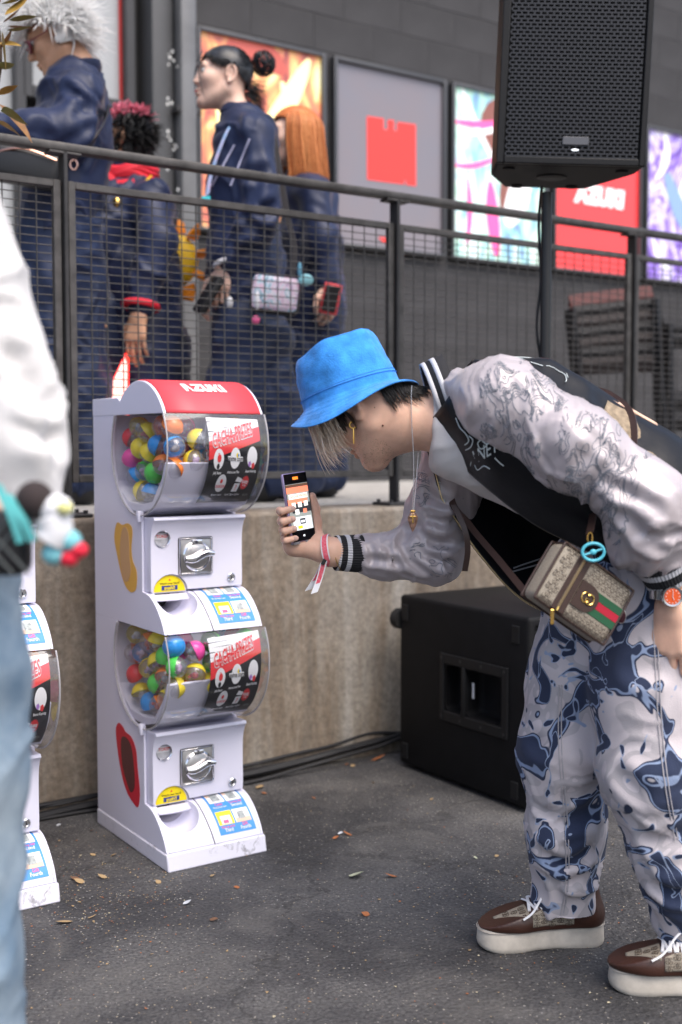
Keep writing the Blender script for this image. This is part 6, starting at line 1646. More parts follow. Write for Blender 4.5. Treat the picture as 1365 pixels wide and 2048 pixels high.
def gg(b, c, R, s_, n=14):
    """two facing open rings with short bars: one mark of the monogram"""
    for sx in (-1, 1):
        t = np.linspace(math.radians(40), math.radians(320), n)
        pts = [V(sx * (s_ * 0.30 + s_ * 0.42 * math.cos(q)) * 1.0 - sx * s_ * 0.30 * 0.2, s_ * 0.5 * math.sin(q), 0) for q in t] + [V(sx * s_ * 0.62, -s_ * 0.05, 0), V(sx * s_ * 0.34, -s_ * 0.05, 0)]
        pts = [V(-p_[0], p_[1], p_[2]) for p_ in pts]
        b.tube([c + R @ p_ for p_ in pts], s_ * 0.055, 4)
def shoe(toe, heel, side, label):
    """toe and heel: ground points; x runs heel to toe"""
    d = toe - heel; L = np.linalg.norm(d); x = d / L; z = V(0, 0, 1); y = np.cross(z, x); R = np.stack([x, y, z], 1)
    W_ = lambda q: np.asarray(q) @ R.T + heel
    out = [(0.0, 0.028), (0.03, 0.036), (0.09, 0.034), (0.16, 0.042), (0.215, 0.050), (0.262, 0.046), (0.287, 0.029), (0.295, 0.0)]
    left = [(a, b_ * 1.0) for a, b_ in out]; right = [(a, -b_ * 0.93) for a, b_ in reversed(out[:-1])]
    poly = crom(np.array([(-0.010, 0.0)] + left + right), 5, True); sc = L / 0.305; poly = (poly + V(0.010, 0)[:2]) * sc
    rows = []
    for z_, inset in ((0.0, 0.006), (0.004, 0.001), (0.012, -0.001), (0.028, 0.000), (0.043, 0.0015), (0.050, 0.003), (0.052, 0.006)):
        c = poly.mean(0); q = poly - c; ln = np.linalg.norm(q, axis=1, keepdims=True); rows.append(np.c_[c + q * (1 - inset / ln), np.full(len(q), z_)])
    n = len(poly); v = np.concatenate(rows)
    v[:, 2] += np.where(v[:, 2] > 0.02, 0.006 * np.clip((v[:, 0] / L - 0.0) * -1 + 0.35, 0, 1), 0)
    v[:, 2] += np.where(v[:, 2] < 0.02, 0.005 * np.clip((v[:, 0] / L - 0.80) / 0.2, 0, 1) ** 2, 0)
    f = [(i * n + k, i * n + (k + 1) % n, (i + 1) * n + (k + 1) % n, (i + 1) * n + k) for i in range(len(rows) - 1) for k in range(n)] + [tuple(range(n - 1, -1, -1)), tuple((len(rows) - 1) * n + k for k in range(n))]
    b = MB(); b.add(W_(v), f); so = obj('shoe', b, M_soleM, man, world=True, angle=50); tag(so, label)
    b = MB(); c = poly.mean(0); q = poly - c; ln = np.linalg.norm(q, axis=1, keepdims=True)
    b.tube(W_(np.c_[c + q * (1 + 0.0006 / ln), np.full(n, 0.0445) + 0.006 * np.clip(-poly[:, 0] / L + 0.35, 0, 1)]), 0.0012, 4, closed=True); obj('sole_stitch', b, mat('stitch', (0.40, 0.36, 0.32), 0.8), so, world=True)
    s = SDF((-0.03, -0.08, 0.02), (0.33, 0.08, 0.19), 0.0035); k = sc
    s.cone((0.045 * k, 0, 0.062), (0.20 * k, 0.004, 0.056), 0.038, 0.040, k=0.02); s.ell((0.234 * k, 0.003, 0.060), (0.068, 0.050, 0.036), k=0.03)
    s.cone((0.045 * k, 0, 0.075), (0.050 * k, 0, 0.118), 0.036, 0.035, k=0.03); s.cone((0.09 * k, 0, 0.096), (0.165 * k, 0.002, 0.086), 0.034, 0.028, k=0.03)
    s.plane((0, 0, 0.046), (0, 0, -1)); s.plane((0.05, 0, 0.132), (0.35, 0, 1))
    uv, uf = s.mesh(1); ub = bvh_of(uv, uf); up = obj('upper', (W_(uv), uf), M_brown, so, world=True)
    def surf(x_, a, lf=0.0016):
        o_ = Vector((x_ * k, 0.0, 0.058)); dr = Vector((0, -math.cos(a) * side, math.sin(a))); h_ = ub.ray_cast(o_ + dr * 0.12, -dr)
        if h_[0] is None: return V(x_ * k, -0.04 * side, 0.06)
        return np.array(h_[0]) + np.array(dr) * lf
    def panel(xa, xb, a0, a1, name, m_, lift=0.0, n1=14, n2=10):
        g = [[W_(surf(x_, a0(x_) + (a1(x_) - a0(x_)) * w) + V(0, 0, 0)) for w in np.linspace(0, 1, n2)] for x_ in np.linspace(xa, xb, n1)]
        b = MB(); b.grid(g); return obj(name, b, m_, up, world=True, solid=0.0012)
    panel(0.085, 0.185, lambda x_: 0.02, lambda x_: 0.55 + 0.25 * math.sin((x_ - 0.085) / 0.1 * 3.14), 'side_panel', M_canvas)
    panel(0.192, 0.268, lambda x_: 0.42 + 0.30 * (x_ - 0.192) / 0.076, lambda x_: 1.75, 'toe_panel', M_canvas)
    b = MB()
    for i, (x_, a) in enumerate([(0.098, 0.12), (0.098, 0.42), (0.118, 0.27), (0.118, 0.58), (0.138, 0.12), (0.138, 0.42), (0.158, 0.27), (0.158, 0.58), (0.176, 0.14), (0.176, 0.42), (0.205, 0.75), (0.222, 0.95), (0.240, 0.85), (0.205, 1.15), (0.240, 1.25)]):
        p0 = surf(x_, a); p1 = surf(x_ + 0.006, a); p2 = surf(x_, a + 0.08); gx = W_(p1) - W_(p0); gy = W_(p2) - W_(p0)
        if np.linalg.norm(gx) > 1e-6 and np.linalg.norm(gy) > 1e-6: gg(b, W_(p0 + (p0 - V(p0[0], 0, 0.058)) * 0.04), frame(gx, gy), 0.0115, 8)
    tag(obj('monogram_print', b, M_mono, up, world=True), kind='stuff')
    # laces
    M_lace = mat('lace_white', (0.78, 0.78, 0.80), 0.8, bump=0.3, bscale=600)
    for i, x_ in enumerate((0.190, 0.174, 0.158, 0.142, 0.126)):
        for sg_ in (1, -1):
            xa, xb = x_ - (0 if sg_ > 0 else 0.014), x_ - (0.014 if sg_ > 0 else 0); a = surf(xa, 0.75, 0.003); b2 = surf(xb, 2.3, 0.003); a1 = surf(xa * .7 + xb * .3, 1.2, 0.0045); mid = surf(xa * .5 + xb * .5, 1.57, 0.006); b1 = surf(xa * .3 + xb * .7, 1.95, 0.0045)
            b = MB(); b.tube(crom([W_(a), W_(a1), W_(mid), W_(b1), W_(b2)], 4), 0.0036, 6, ell=(1, 0.6)); obj('lace', b, M_lace, so, world=True)
    t_ = surf(0.118, 1.5) + V(0, 0, 0.006)
    for pts in ([t_, t_ + V(0.01, -0.03 * side, 0.014), t_ + V(-0.010, -0.055 * side, -0.004), t_ + V(-0.022, -0.048 * side, -0.030), t_ + V(-0.010, -0.030 * side, -0.012), t_], [t_, t_ + V(0.03, -0.026 * side, 0.008), t_ + V(0.062, -0.046 * side, -0.026), t_ + V(0.085, -0.052 * side, -0.040)]):
        b = MB(); b.tube(crom([W_(q) for q in pts], 6), 0.0030, 6, ell=(1, 0.55)); obj('lace', b, M_lace, so, world=True)
    v_, f_ = text_mesh('G', 0.026, 0.0)
    return so
tf1, hf1 = PZ(955, 1893, 0), PZ(1206, 1882, 0)
tn1, hn1 = PZ(1217, 1970, 0), PZ(1492, 1990, 0)
shoe(tf1, hf1, -1, 'brown and canvas platform sneaker on the forward foot')
shoe(tn1, hn1, -1, 'brown and canvas platform sneaker cut by the right edge')
# --- watch
wc = P(1343, 1192, 2.175); wa = V(-0.05, 0.05, -1.0); wa /= np.linalg.norm(wa); wn_ = V(0.05, -0.98, 0.12); WR = frame(np.cross(wa, wn_), wa); WR = np.stack([np.cross(wa, wn_) / np.linalg.norm(np.cross(wa, wn_)), wn_ / np.linalg.norm(wn_), wa], 1)
wrist_c = wc + V(0, 0.030, 0)
b = MB()
for i in range(26):
    t = 2 * math.pi * i / 26
    if abs(math.sin(t / 2 - math.pi / 4 * 0)) < 0: continue
    c = wrist_c + V(math.sin(t) * 0.031, -math.cos(t) * 0.030, 0)
    b.rbox(c, (0.0078, 0.0028, 0.018), 0.0008, 1, np.array(Matrix.Rotation(t, 3, 'Z')))
wt = obj('wristwatch', b, mat('watch_steel', (0.42, 0.42, 0.43), 0.25, 1.0), man, world=True); tag(wt, 'steel wristwatch with orange dial')
Mw = np.eye(4); Mw[:3, :3] = np.stack([V(1, 0, 0), V(0, 0, 1), V(0, -1, 0)], 1); Mw[:3, 3] = wc + V(0, -0.002, 0)
b = MB(); b.lathe([(0.019, -0.004), (0.0205, 0.0), (0.0205, 0.005), (0.0185, 0.008), (0.0150, 0.007)], 40, Mw); obj('watch_case', b, mat('watch_steel2', (0.50, 0.50, 0.51), 0.2, 1.0), wt, world=True)
b = MB(); b.lathe([(0.0152, 0.0072), (0.0, 0.0074)], 32, Mw, close=False); di = obj('dial', b, mat('dial_orange', (0.72, 0.10, 0.02), 0.4), wt, world=True)
b = MB()
for i in range(12):
    t = i / 12 * 2 * math.pi; b.sphere(Mw[:3, 3] + Mw[:3, :3] @ V(0.0125 * math.cos(t), 0.0125 * math.sin(t), 0.0078), 0.0011, 6, 4)
obj('hour_mark', b, M_wprint, di, world=True); LAST[0]['kind'] = 'stuff'
for a_, l_ in ((1.5, 0.010), (-1.2, 0.007)):
    b = MB(); b.tube([Mw[:3, 3] + Mw[:3, :3] @ V(0, 0, 0.0082), Mw[:3, 3] + Mw[:3, :3] @ V(l_ * math.cos(a_), l_ * math.sin(a_), 0.0082)], 0.0006, 4); obj('hand', b, M_wprint, di, world=True)
# --- wristband and fine gold bracelet
wb0 = FW + V(-0.008, -0.004, 0.004)
ring = [wb0 + V(0.010 * math.cos(t) * -0.6 - 0.020 * math.sin(t) * 0.28, 0.031 * -math.cos(t), 0.033 * math.sin(t)) for t in np.linspace(-1.57, 4.71, 40)]
M_wbred = mat('wristband_red', (0.72, 0.03, 0.08), 0.7, var=0.25, vscale=300, col2=(0.80, 0.25, 0.30)); M_wbw = mat('wristband_white', (0.82, 0.82, 0.86), 0.75)
b = ribbon(ring, 0.016, V(1, 0, 0.35)); wband = obj('wristband', b, M_wbw, man, world=True); tag(wband, 'red and white fabric event wristband with hanging tails')
ring2 = [(q - wb0) * 1.03 + wb0 for q in ring]; obj('printed_strip', ribbon(ring2, 0.0105, V(1, 0, 0.35)), M_wbred, wband, world=True)
q0 = P(648, 1124, 2.475); b = MB(); b.rbox(q0, (0.008, 0.006, 0.013), 0.001, 1, np.array(Matrix.Rotation(0.5, 3, 'Y'))); obj('slider', b, mat('slider_black', (0.02, 0.02, 0.02), 0.4), wband, world=True)
for e1_, e2_, dd in (((636, 1150), (617, 1180), 0.006), ((640, 1155), (629, 1186), -0.004)):
    p = crom([q0, P(*e1_, 2.485 + dd), P(*e2_, 2.485 + dd * 2)], 6); obj('tail', ribbon(p, 0.0155, V(0.95, 0.1, 0.30)), M_wbw, wband, world=True)
    obj('printed_strip', ribbon(p[1:9] + V(0, -0.0008, 0), 0.0095, V(0.95, 0.1, 0.30)), M_wbred, wband, world=True)
b = MB(); b.tube([FW + V(0.006 - 0.012 * math.sin(t), 0.030 * -math.cos(t), 0.033 * math.sin(t) - 0.004) for t in np.arange(40) / 40 * 2 * math.pi], 0.0011, 5, closed=True); obj('bracelet', b, M_gold, man, world=True)

# ------------------------------------------------------------------ the phone in his hand
phone = empty('phone', PP(0, -PH / 2, 0), 0, 'lilac folding phone held up in the hand, camera picture on its screen', 'phone')
b = MB(); b.rbox(PP(0, PH / 4 + 0.0005, 0), (PW, PH / 2 - 0.001, PT), 0.0042, 3, PR); b2 = MB(); b2.rbox(PP(0, -PH / 4 - 0.0005, 0), (PW, PH / 2 - 0.001, PT), 0.0042, 3, PR)
M_lil = mat('phone_lilac', (0.45, 0.36, 0.56), 0.25, 0.6); M_case = mat('phone_case_clear', (0.70, 0.68, 0.72), 0.15, trans=0.6)
obj('upper_body', b, M_lil, phone, world=True); obj('lower_body', b2, M_lil, phone, world=True)
def scr(name, a0, b0, a1, b1, lift, m_, parent):
    z_ = PT / 2 + lift; q = MB(); q.add([PP(a0, b0, z_), PP(a1, b0, z_), PP(a1, b1, z_), PP(a0, b1, z_)], [(0, 1, 2, 3)]); return obj(name, q, m_, parent, world=True, smooth=False)
def em(name, c, es=0.75): return mat(name, c, 0.2, emit=c, es=es)
sc_ = scr('screen', -.0318, -.0728, .0318, .0728, 0.0003, mat('screen_black', (0.008, 0.008, 0.010), 0.08), phone)
pic = scr('camera_picture', -.0305, -.0495, .0305, .0505, 0.0005, em('screen_grey', (0.30, 0.32, 0.30), 0.6), sc_)
scr('red_hood_picture', -.0305, .031, .0305, .0435, 0.0007, em('screen_coral', (0.90, 0.24, 0.14)), pic); scr('crowd_picture', -.0305, .0435, .0305, .0495, 0.0008, em('screen_brown', (0.12, 0.06, 0.04)), pic)
scr('white_band_picture', -.026, .018, .026, .029, 0.0007, em('screen_white', (0.85, 0.83, 0.76)), pic); scr('red_band_picture', -.0305, .006, .024, .018, 0.0007, em('screen_coral', (0.90, 0.24, 0.14)), pic)
scr('black_card_picture', -.022, -.012, .0305, .008, 0.0008, em('screen_dark', (0.03, 0.03, 0.035)), pic)
for a_, b_ in ((-.016, .005), (.001, .005), (.018, .006), (-.009, -.010)): scr('disc_picture', a_ - .0055, b_ - .0055, a_ + .0055, b_ + .0055, 0.0010, em('screen_white', (0.85, 0.83, 0.76)), pic)
scr('rare_picture', .008, -.014, .018, -.005, 0.0010, em('screen_coral', (0.90, 0.24, 0.14)), pic)
scr('door_picture', -.024, -.0495, .028, -.021, 0.0007, em('screen_pale', (0.68, 0.70, 0.72)), pic); scr('dial_picture', -.005, -.037, .010, -.025, 0.0010, em('screen_dark', (0.03, 0.03, 0.035)), pic); scr('dial_handle_picture', -.003, -.034, .008, -.029, 0.0011, em('screen_pale', (0.68, 0.70, 0.72)), pic)
scr('flap_picture', -.013, -.0465, .000, -.040, 0.0010, em('screen_yellow', (0.80, 0.55, 0.03)), pic)
scr('record_pill', -.008, .0595, .007, .0655, 0.0006, em('screen_orange', (0.95, 0.25, 0.03), 0.9), sc_); scr('home_mark', -.002, -.064, .003, -.060, 0.0006, em('screen_pale', (0.68, 0.70, 0.72)), sc_)
tv_, tf_ = text_mesh('GACHA PRIZES', 0.0072, 0.0002); b = MB(); b.add([PP(x, y + 0.0235, PT / 2 + 0.0010) for x, y in tv_[:, :2]], tf_); obj('lettering', b, em('screen_coral', (0.90, 0.24, 0.14)), pic, world=True, smooth=False)
for a_ in (-.022, .012): 
    b = MB(); b.rbox(PP(a_, -PH / 2 - 0.001, -0.001), (0.018, 0.006, PT + 0.004), 0.002, 2, PR); obj('case_clip', b, M_case, phone, world=True)

# ------------------------------------------------------------------ camera bag on its strap
BC = P(1156, 1186, 2.165)
bx = V(0.80, 0.22, -0.56); by = V(0.46, 0.20, 0.86); bx /= np.linalg.norm(bx); by = by - bx * (by @ bx); by /= np.linalg.norm(by); bz = np.cross(bx, by)     # bz faces the camera
BR = np.stack([bx, by, bz], 1)
def BP(a, b_, c=0.0): return BC + BR @ V(a, b_, c)
bag = empty('camera_bag', BP(0, -0.055, 0), 0, 'beige monogram camera bag with green and red stripe hanging at the hip', 'bag')
BL_, BH_, BD_ = 0.172, 0.120, 0.06
b = MB(); b.rbox(BP(0, 0, 0), (BL_, BH_, BD_), 0.014, 4, BR); obj('bag_body', b, M_canvas, bag, world=True)
M_dkl = mat('dark_brown_leather', (0.045, 0.024, 0.019), 0.42, bump=0.2, bscale=250)
for z_ in (BD_ / 2 - 0.004, -BD_ / 2 + 0.004):
    pts = [BP(a * (BL_ / 2 - 0.0005) , b_ * (BH_ / 2 - 0.0005), z_) for a, b_ in ((-.84, 1), (.84, 1), (.97, .95), (1, .82), (1, -.82), (.97, -.95), (.84, -1), (-.84, -1), (-.97, -.95), (-1, -.82), (-1, .82), (-.97, .95))]
    b = MB(); b.tube(crom(pts, 3, True), 0.0026, 6, closed=True); obj('piping', b, M_dkl, bag, world=True)
b = MB(); b.rbox(BP(0, BH_ / 2 + 0.0008, 0), (BL_ * 0.93, 0.003, BD_ * 0.80), 0.001, 1, BR); obj('top_gusset', b, M_dkl, bag, world=True)
zf = BD_ / 2
b = MB(); b.rbox(BP(-0.0445, 0, zf + 0.0004), (0.010, BH_ * 0.97, 0.0025), 0.001, 1, BR); b.rbox(BP(-0.0265, 0, zf + 0.0004), (0.012, BH_ * 0.97, 0.0025), 0.001, 1, BR); obj('zip_trim', b, M_dkl, bag, world=True); LAST[0]['kind'] = 'stuff'
b = MB(); b.rbox(BP(-0.036, 0, zf + 0.0007), (0.006, BH_ * 0.93, 0.002), 0.0006, 1, BR); obj('zip', b, mat('zip_brass2', (0.30, 0.22, 0.13), 0.35, 0.9), bag, world=True)
b = MB(); b.rbox(BP(-0.037, -BH_ / 2 - 0.012, zf + 0.002), (0.007, 0.028, 0.003), 0.0012, 1, np.stack([V(1, 0, 0), V(0, 0, 1), V(0, -1, 0)], 1)); b.tube([BP(-0.037, -BH_ / 2 + 0.010, zf + 0.003), BP(-0.037, -BH_ / 2 + 0.002, zf + 0.004)], 0.0025, 8); obj('zip_pull', b, M_gold, bag, world=True); LAST[0]['kind'] = 'stuff'
for yy, m_ in ((-0.0150, mat('stripe_green', (0.012, 0.085, 0.035), 0.6)), (0.0, mat('stripe_red', (0.42, 0.008, 0.03), 0.6)), (0.0150, mat('stripe_green', (0.012, 0.085, 0.035), 0.6))):
    b = MB(); b.rbox(BP(0.0335, yy - 0.006, zf + 0.0006), (0.096, 0.0148, 0.0014), 0.0004, 1, BR); obj('web_stripe', b, m_, bag, world=True)
poly = [(-0.020, -0.026), (0.004, -0.026)] + arcpts(0.004, 0.0, 0.026, -90, 90, 14)[1:] + [(-0.020, 0.026)]
b = MB(); n = len(poly); v = [BP(a, c - 0.006, zf + z_) for z_ in (0.0010, 0.0032) for a, c in poly]; b.add(v, [tuple(range(n - 1, -1, -1)), tuple(range(n, 2 * n))] + [(k, (k + 1) % n, n + (k + 1) % n, n + k) for k in range(n)]); tabp = obj('leather_tab', b, M_dkl, bag, world=True)
b = MB(); 
for sx in (-1, 1):
    t = np.linspace(math.radians(35), math.radians(330), 20)
    pts = [(-sx * 0.0085 * math.cos(q) + sx * 0.0045, 0.0095 * math.sin(q)) for q in t] + [(-sx * 0.0080 + sx * 0.0045, -0.0005), (-sx * 0.001 + sx * 0.0045, -0.0005)]
    b.tube([BP(0.006 + a, c - 0.006, zf + 0.0042 + 0.0005 * sx) for a, c in pts], 0.0014, 6)
obj('emblem', b, M_gold, tabp, world=True); LAST[0]['kind'] = 'stuff'
b = MB()
for i in range(-5, 7):
    for j in range(-4, 5):
        a = i * 0.0145 + (0.00725 if j % 2 else 0); c = j * 0.0135
        if abs(a) > BL_ / 2 - 0.006 or abs(c) > BH_ / 2 - 0.006: continue
        if -0.052 < a < -0.019 or (a > -0.026 and abs(c + 0.006) < 0.025): continue
        gg(b, BP(a, c, zf + 0.0002), BR, 0.0105, 8)
        for da, dc in ((0.00725, 0.0135), (-0.00725, 0.0135)):
            for w in (0.36, 0.5, 0.64): b.box(BP(a + da * w, min(c + dc * w, BH_ / 2 - 0.002), zf + 0.0002), (0.0009, 0.0009, 0.0009), BR)
tag(obj('monogram_print', b, M_mono, bag, world=True), kind='stuff')
b = MB(); ringc = P(1180, 1076, 2.14); b.tube([ringc + V(0.0045 * math.cos(t), -0.002, 0.0105 * math.sin(t)) for t in np.arange(20) / 20 * 6.283], 0.0016, 6, closed=True); obj('strap_ring', b, M_gold, bag, world=True)
strap1 = crom([ringc + V(0.0, 0.004, 0.008), P(1184, 1045, 2.17), P(1190, 1010, 2.24), P(1205, 950, 2.26), jac(0.66, 0.20, 0.004), jac(0.60, 0.29, 0.010), jac(0.55, 0.37, 0.011), jac(0.49, 0.46, 0.011), jac(0.42, 0.56, 0.011), jac(0.34, 0.68, 0.012), jac(0.24, 0.82, 0.012), P(905, 985, 2.50), P(940, 1050, 2.42), P(1000, 1122, 2.30), P(1068, 1205, 2.17)], 10)
obj('strap', ribbon(strap1, 0.015, V(0.75, -0.45, 0.40), 0.003), M_dkl, bag, world=True)
b = MB(); obj('strap_end', ribbon(crom([P(908, 1010, 2.42), P(930, 1060, 2.40), P(936, 1100, 2.40), P(930, 1142, 2.41)], 8), 0.012, V(1, -0.1, 0), 0.003), M_dkl, bag, world=True)
# key ring clip on the bag
kc = P(1187, 1104, 2.125)
kr = empty('key_ring', kc, 0, 'sky blue plastic ring clip hanging from the bag strap ring', 'key ring')
M_kr = mat('clip_blue', (0.10, 0.50, 0.62), 0.35)
b = MB(); b.tube([kc + V(0.020 * math.cos(t), 0, 0.016 * math.sin(t)) for t in np.arange(36) / 36 * 6.283], 0.0030, 8, closed=True); obj('ring', b, M_kr, kr, world=True)
b = MB(); b.tube([kc + V(-0.018, 0, -0.006), kc + V(0.018, 0, 0.006)], 0.0022, 6); obj('cross_bar', b, M_kr, kr, world=True)
b = MB(); b.sphere(kc, (0.0062, 0.0035, 0.0055), 16, 8); obj('centre_button', b, M_kr, kr, world=True)
pc_ = P(1243, 1232, 2.19)
pin = empty('pin_badge', pc_, 0, 'small dark round badge hanging beside the bag', 'badge')
b = MB(); b.sphere(pc_, (0.0085, 0.002, 0.0140), 20, 8); obj('badge_face', b, mat('badge_dark', (0.06, 0.02, 0.03), 0.12, 0.4), pin, world=True)
b = MB(); b.tube([pc_ + V(0.0085 * math.cos(t), -0.0005, 0.0140 * math.sin(t)) for t in np.arange(28) / 28 * 6.283], 0.0009, 5, closed=True); obj('badge_rim', b, M_chain, pin, world=True)
# ------------------------------------------------------------------ people on the platform and in the foreground
M_navy_s = mat('navy_satin', (0.013, 0.021, 0.060), 0.50, spec=0.4, sheen=0.12, var=0.25, vscale=7, bump=0.5, bscale=30)
M_navy_t = mat('navy_twill', (0.014, 0.024, 0.062), 0.55, spec=0.4, sheen=0.1, var=0.25, vscale=6, bump=0.4, bscale=40)
M_blackleather = mat('black_leather', (0.012, 0.012, 0.014), 0.38, bump=0.2, bscale=200)
def cloth(name, parts, h, m, parent, axis=(0, 0, 1), amp=0.010, fa=9, fr=4, seed=1, cuts=(), crs=(), label=None):
    pts = [q for p in parts for q in p[0]]; mr = max(max(p[1]) for p in parts)
    lo, hi = bounds(*pts, m=mr * 1.5 + 0.03); s = SDF(lo, hi, h)
    for p in parts:
        kw = dict(k=p[2] if len(p) > 2 else 0.04)
        if len(p) > 3 and p[3] is not None: kw.update(flat=p[3], ratio=p[4])
        s.chain(p[0], p[1], **kw)
    for o_, n_ in cuts: s.plane(o_, n_)
    v, f = s.mesh(1); v = folds(v, f, axis, amp, fa, fr, seed)
    if crs: v = creases(v, f, crs)
    o = obj(name, (v, f), m, parent, world=True)
    if label: tag(o, label)
    return o, v, f
def head_at(c, fwd, up, neck_to, h=0.0042, fem=True, scale=1.0):
    y = np.asarray(fwd, float); y /= np.linalg.norm(y); z = np.asarray(up, float); z = z - y * (z @ y); z /= np.linalg.norm(z); R = np.stack([np.cross(y, z), y, z], 1)
    nl = R.T @ (np.asarray(neck_to) - c) / scale
    v, f = head_mesh(h, [nl * 0.5 + V(0, -0.02, -0.05), nl], (0.047, 0.055) if fem else (0.054, 0.062), fem)
    return v, f, R
def cap_mesh(v, f, R, c, cond, off=0.006):
    n = vnormals(v, f); k = cond(v); ff = f[k[f].all(1)]
    return (v + n * off) @ R.T + c, ff
def legs_shoes(person, feet, m=M_blackleather):
    for a, d in feet:
        d = np.asarray(d, float); d /= np.linalg.norm(d); s = SDF(*bounds(a, a + d * 0.26, m=0.09), 0.008)
        s.cone(a + V(0, 0, 0.045), a + d * 0.14 + V(0, 0, 0.04), 0.045, 0.042, k=0.03); s.ell(a + d * 0.19 + V(0, 0, 0.035), (0.065, 0.065, 0.035), k=0.03); s.cone(a + V(0, 0, 0.05), a + V(0, 0, 0.13), 0.045, 0.045, k=0.03); s.plane(a, (0, 0, -1))
        v, f = s.mesh(1); so = obj('shoe', (v, f), m, person, world=True)
def ZP(px, d): q = P(px, 990, d); return V(q[0], q[1], Z_PLAT)

# ---- woman with black hair in a bun
D1 = 4.42
w1 = empty('person', ZP(500, D1), 0, 'person with black bun in navy satin jacket walking left behind the railing', 'person')
c = P(446, 158, D1); v, f, R = head_at(c, V(-0.95, -0.30, 0.06), V(0.05, 0, 1), P(482, 236, D1), 0.0036)
hw = v @ R.T + c
M_sk1 = skin('skin_light', (0.74, 0.49, 0.385))
lh1 = hand_sdf(P(452, 530, D1 - 0.12), V(-0.25, -0.1, -1), V(-0.3, -1, 0.2), 1, 1.0, 0.5, 0.1, 0.0035, forearm=P(462, 505, D1 - 0.12))
lh2 = hand_sdf(P(420, 560, D1 + 0.06), V(-0.35, -0.1, -1), V(-1, -0.2, 0.2), 1, 0.95, 0.6, 0.1, 0.0040)
s = SDF(*bounds(P(490, 250, D1), P(490, 700, D1), m=0.2), 0.014); s.chain([P(480, 235, D1), P(490, 300, D1), P(490, 520, D1), P(490, 700, D1)], [0.05, 0.07, 0.07, 0.05], 0.05)
obj('body', join((hw, f), lh1, lh2, s.mesh(1)), M_sk1, w1, world=True); eyes(w1, R, c)
b = MB(); b.sphere(c + R @ V(0, 0.094, -0.0605), (0.013, 0.010, 0.006), 12, 6, R); obj('lips', b, mat('lips', (0.50, 0.16, 0.16), 0.4), w1, world=True)
M_hb = hair_mat('hair_black_gloss', (0.045, 0.048, 0.055), (0.012, 0.012, 0.014), 0.3)
hl = lambda q: (q[:, 2] > 0.062 - 0.6 * np.maximum(0, 0.055 - q[:, 1]) + 0.0 * q[:, 0]) & ((q[:, 1] < -0.002) | (q[:, 2] > 0.045)) & (q[:, 2] > -0.075) & ((np.abs(q[:, 0]) < 0.066) | (q[:, 2] > 0.03) | (q[:, 1] < -0.04))
cv, cf = cap_mesh(v, f, R, c, hl, 0.010)
hb1 = obj('hair', (cv, cf), M_hb, w1, world=True); tag(hb1, 'black hair tied back into a bun')
rr = random.Random(21); bvw = bvh_of(hw, f); st = []
bun = c + R @ V(0, -0.150, 0.080)
for i in range(420):
    a = rr.uniform(-1.45, 1.45); zz0 = 0.085 - 0.055 * abs(a) / 1.45
    p0 = c + R @ V(0.07 * math.sin(a), 0.062 * math.cos(a) + 0.005, 0.075 - 0.045 * abs(math.sin(a)) + rr.uniform(-.012, .012))
    pts = [p0, p0 * 0.55 + bun * 0.45 + R @ V(rr.uniform(-.01, .01), 0, 0.045 - 0.05 * abs(math.sin(a)) + rr.uniform(-.01, .01)), c + R @ V(rr.uniform(-.02, .02), -0.105, 0.05 + rr.uniform(-.02, .02))]
    q = []
    for p_ in pts:
        h_ = bvw.find_nearest(Vector(p_)); q.append(np.array(h_[0]) + np.array(h_[1]) * rr.uniform(0.008, 0.013))
    st.append((q, rr.uniform(0.0015, 0.003)))
for i in range(160):
    a = rr.uniform(-1.2, 1.2); p0 = c + R @ V(0.06 * math.sin(a), -0.075 - 0.02 * math.cos(a), rr.uniform(-0.06, 0.0)); d = R @ V(rr.uniform(-.3, .3), -0.9, rr.uniform(-.9, .2))
    st.append(([p0, p0 + d * 0.035, p0 + d * 0.07 + V(0.012, 0, rr.uniform(-.02, .012))], rr.uniform(0.0015, 0.0028)))
for i in range(190):
    d = V(rr.gauss(0, 1), rr.gauss(0, 1), rr.gauss(0, 1)); d /= np.linalg.norm(d); d2 = np.cross(d, V(rr.gauss(0, 1), rr.gauss(0, 1), rr.gauss(0, 1))); d2 /= np.linalg.norm(d2)
    st.append(([bun + d * 0.040, bun + (d * 0.8 + d2 * 0.6) * 0.044, bun + (d * 0.3 + d2) * 0.048], rr.uniform(0.002, 0.004)))
for sgn in (-1, 1): st.append(([c + R @ V(sgn * 0.02, 0.085, 0.085), c + R @ V(sgn * 0.045, 0.098, 0.02), c + R @ V(sgn * 0.052, 0.09, -0.05), c + R @ V(sgn * 0.045, 0.065, -0.10)], 0.0022))
obj('hair_strand', strand_mesh(st), M_hb, hb1, world=True, angle=180); LAST[0]['kind'] = 'stuff'
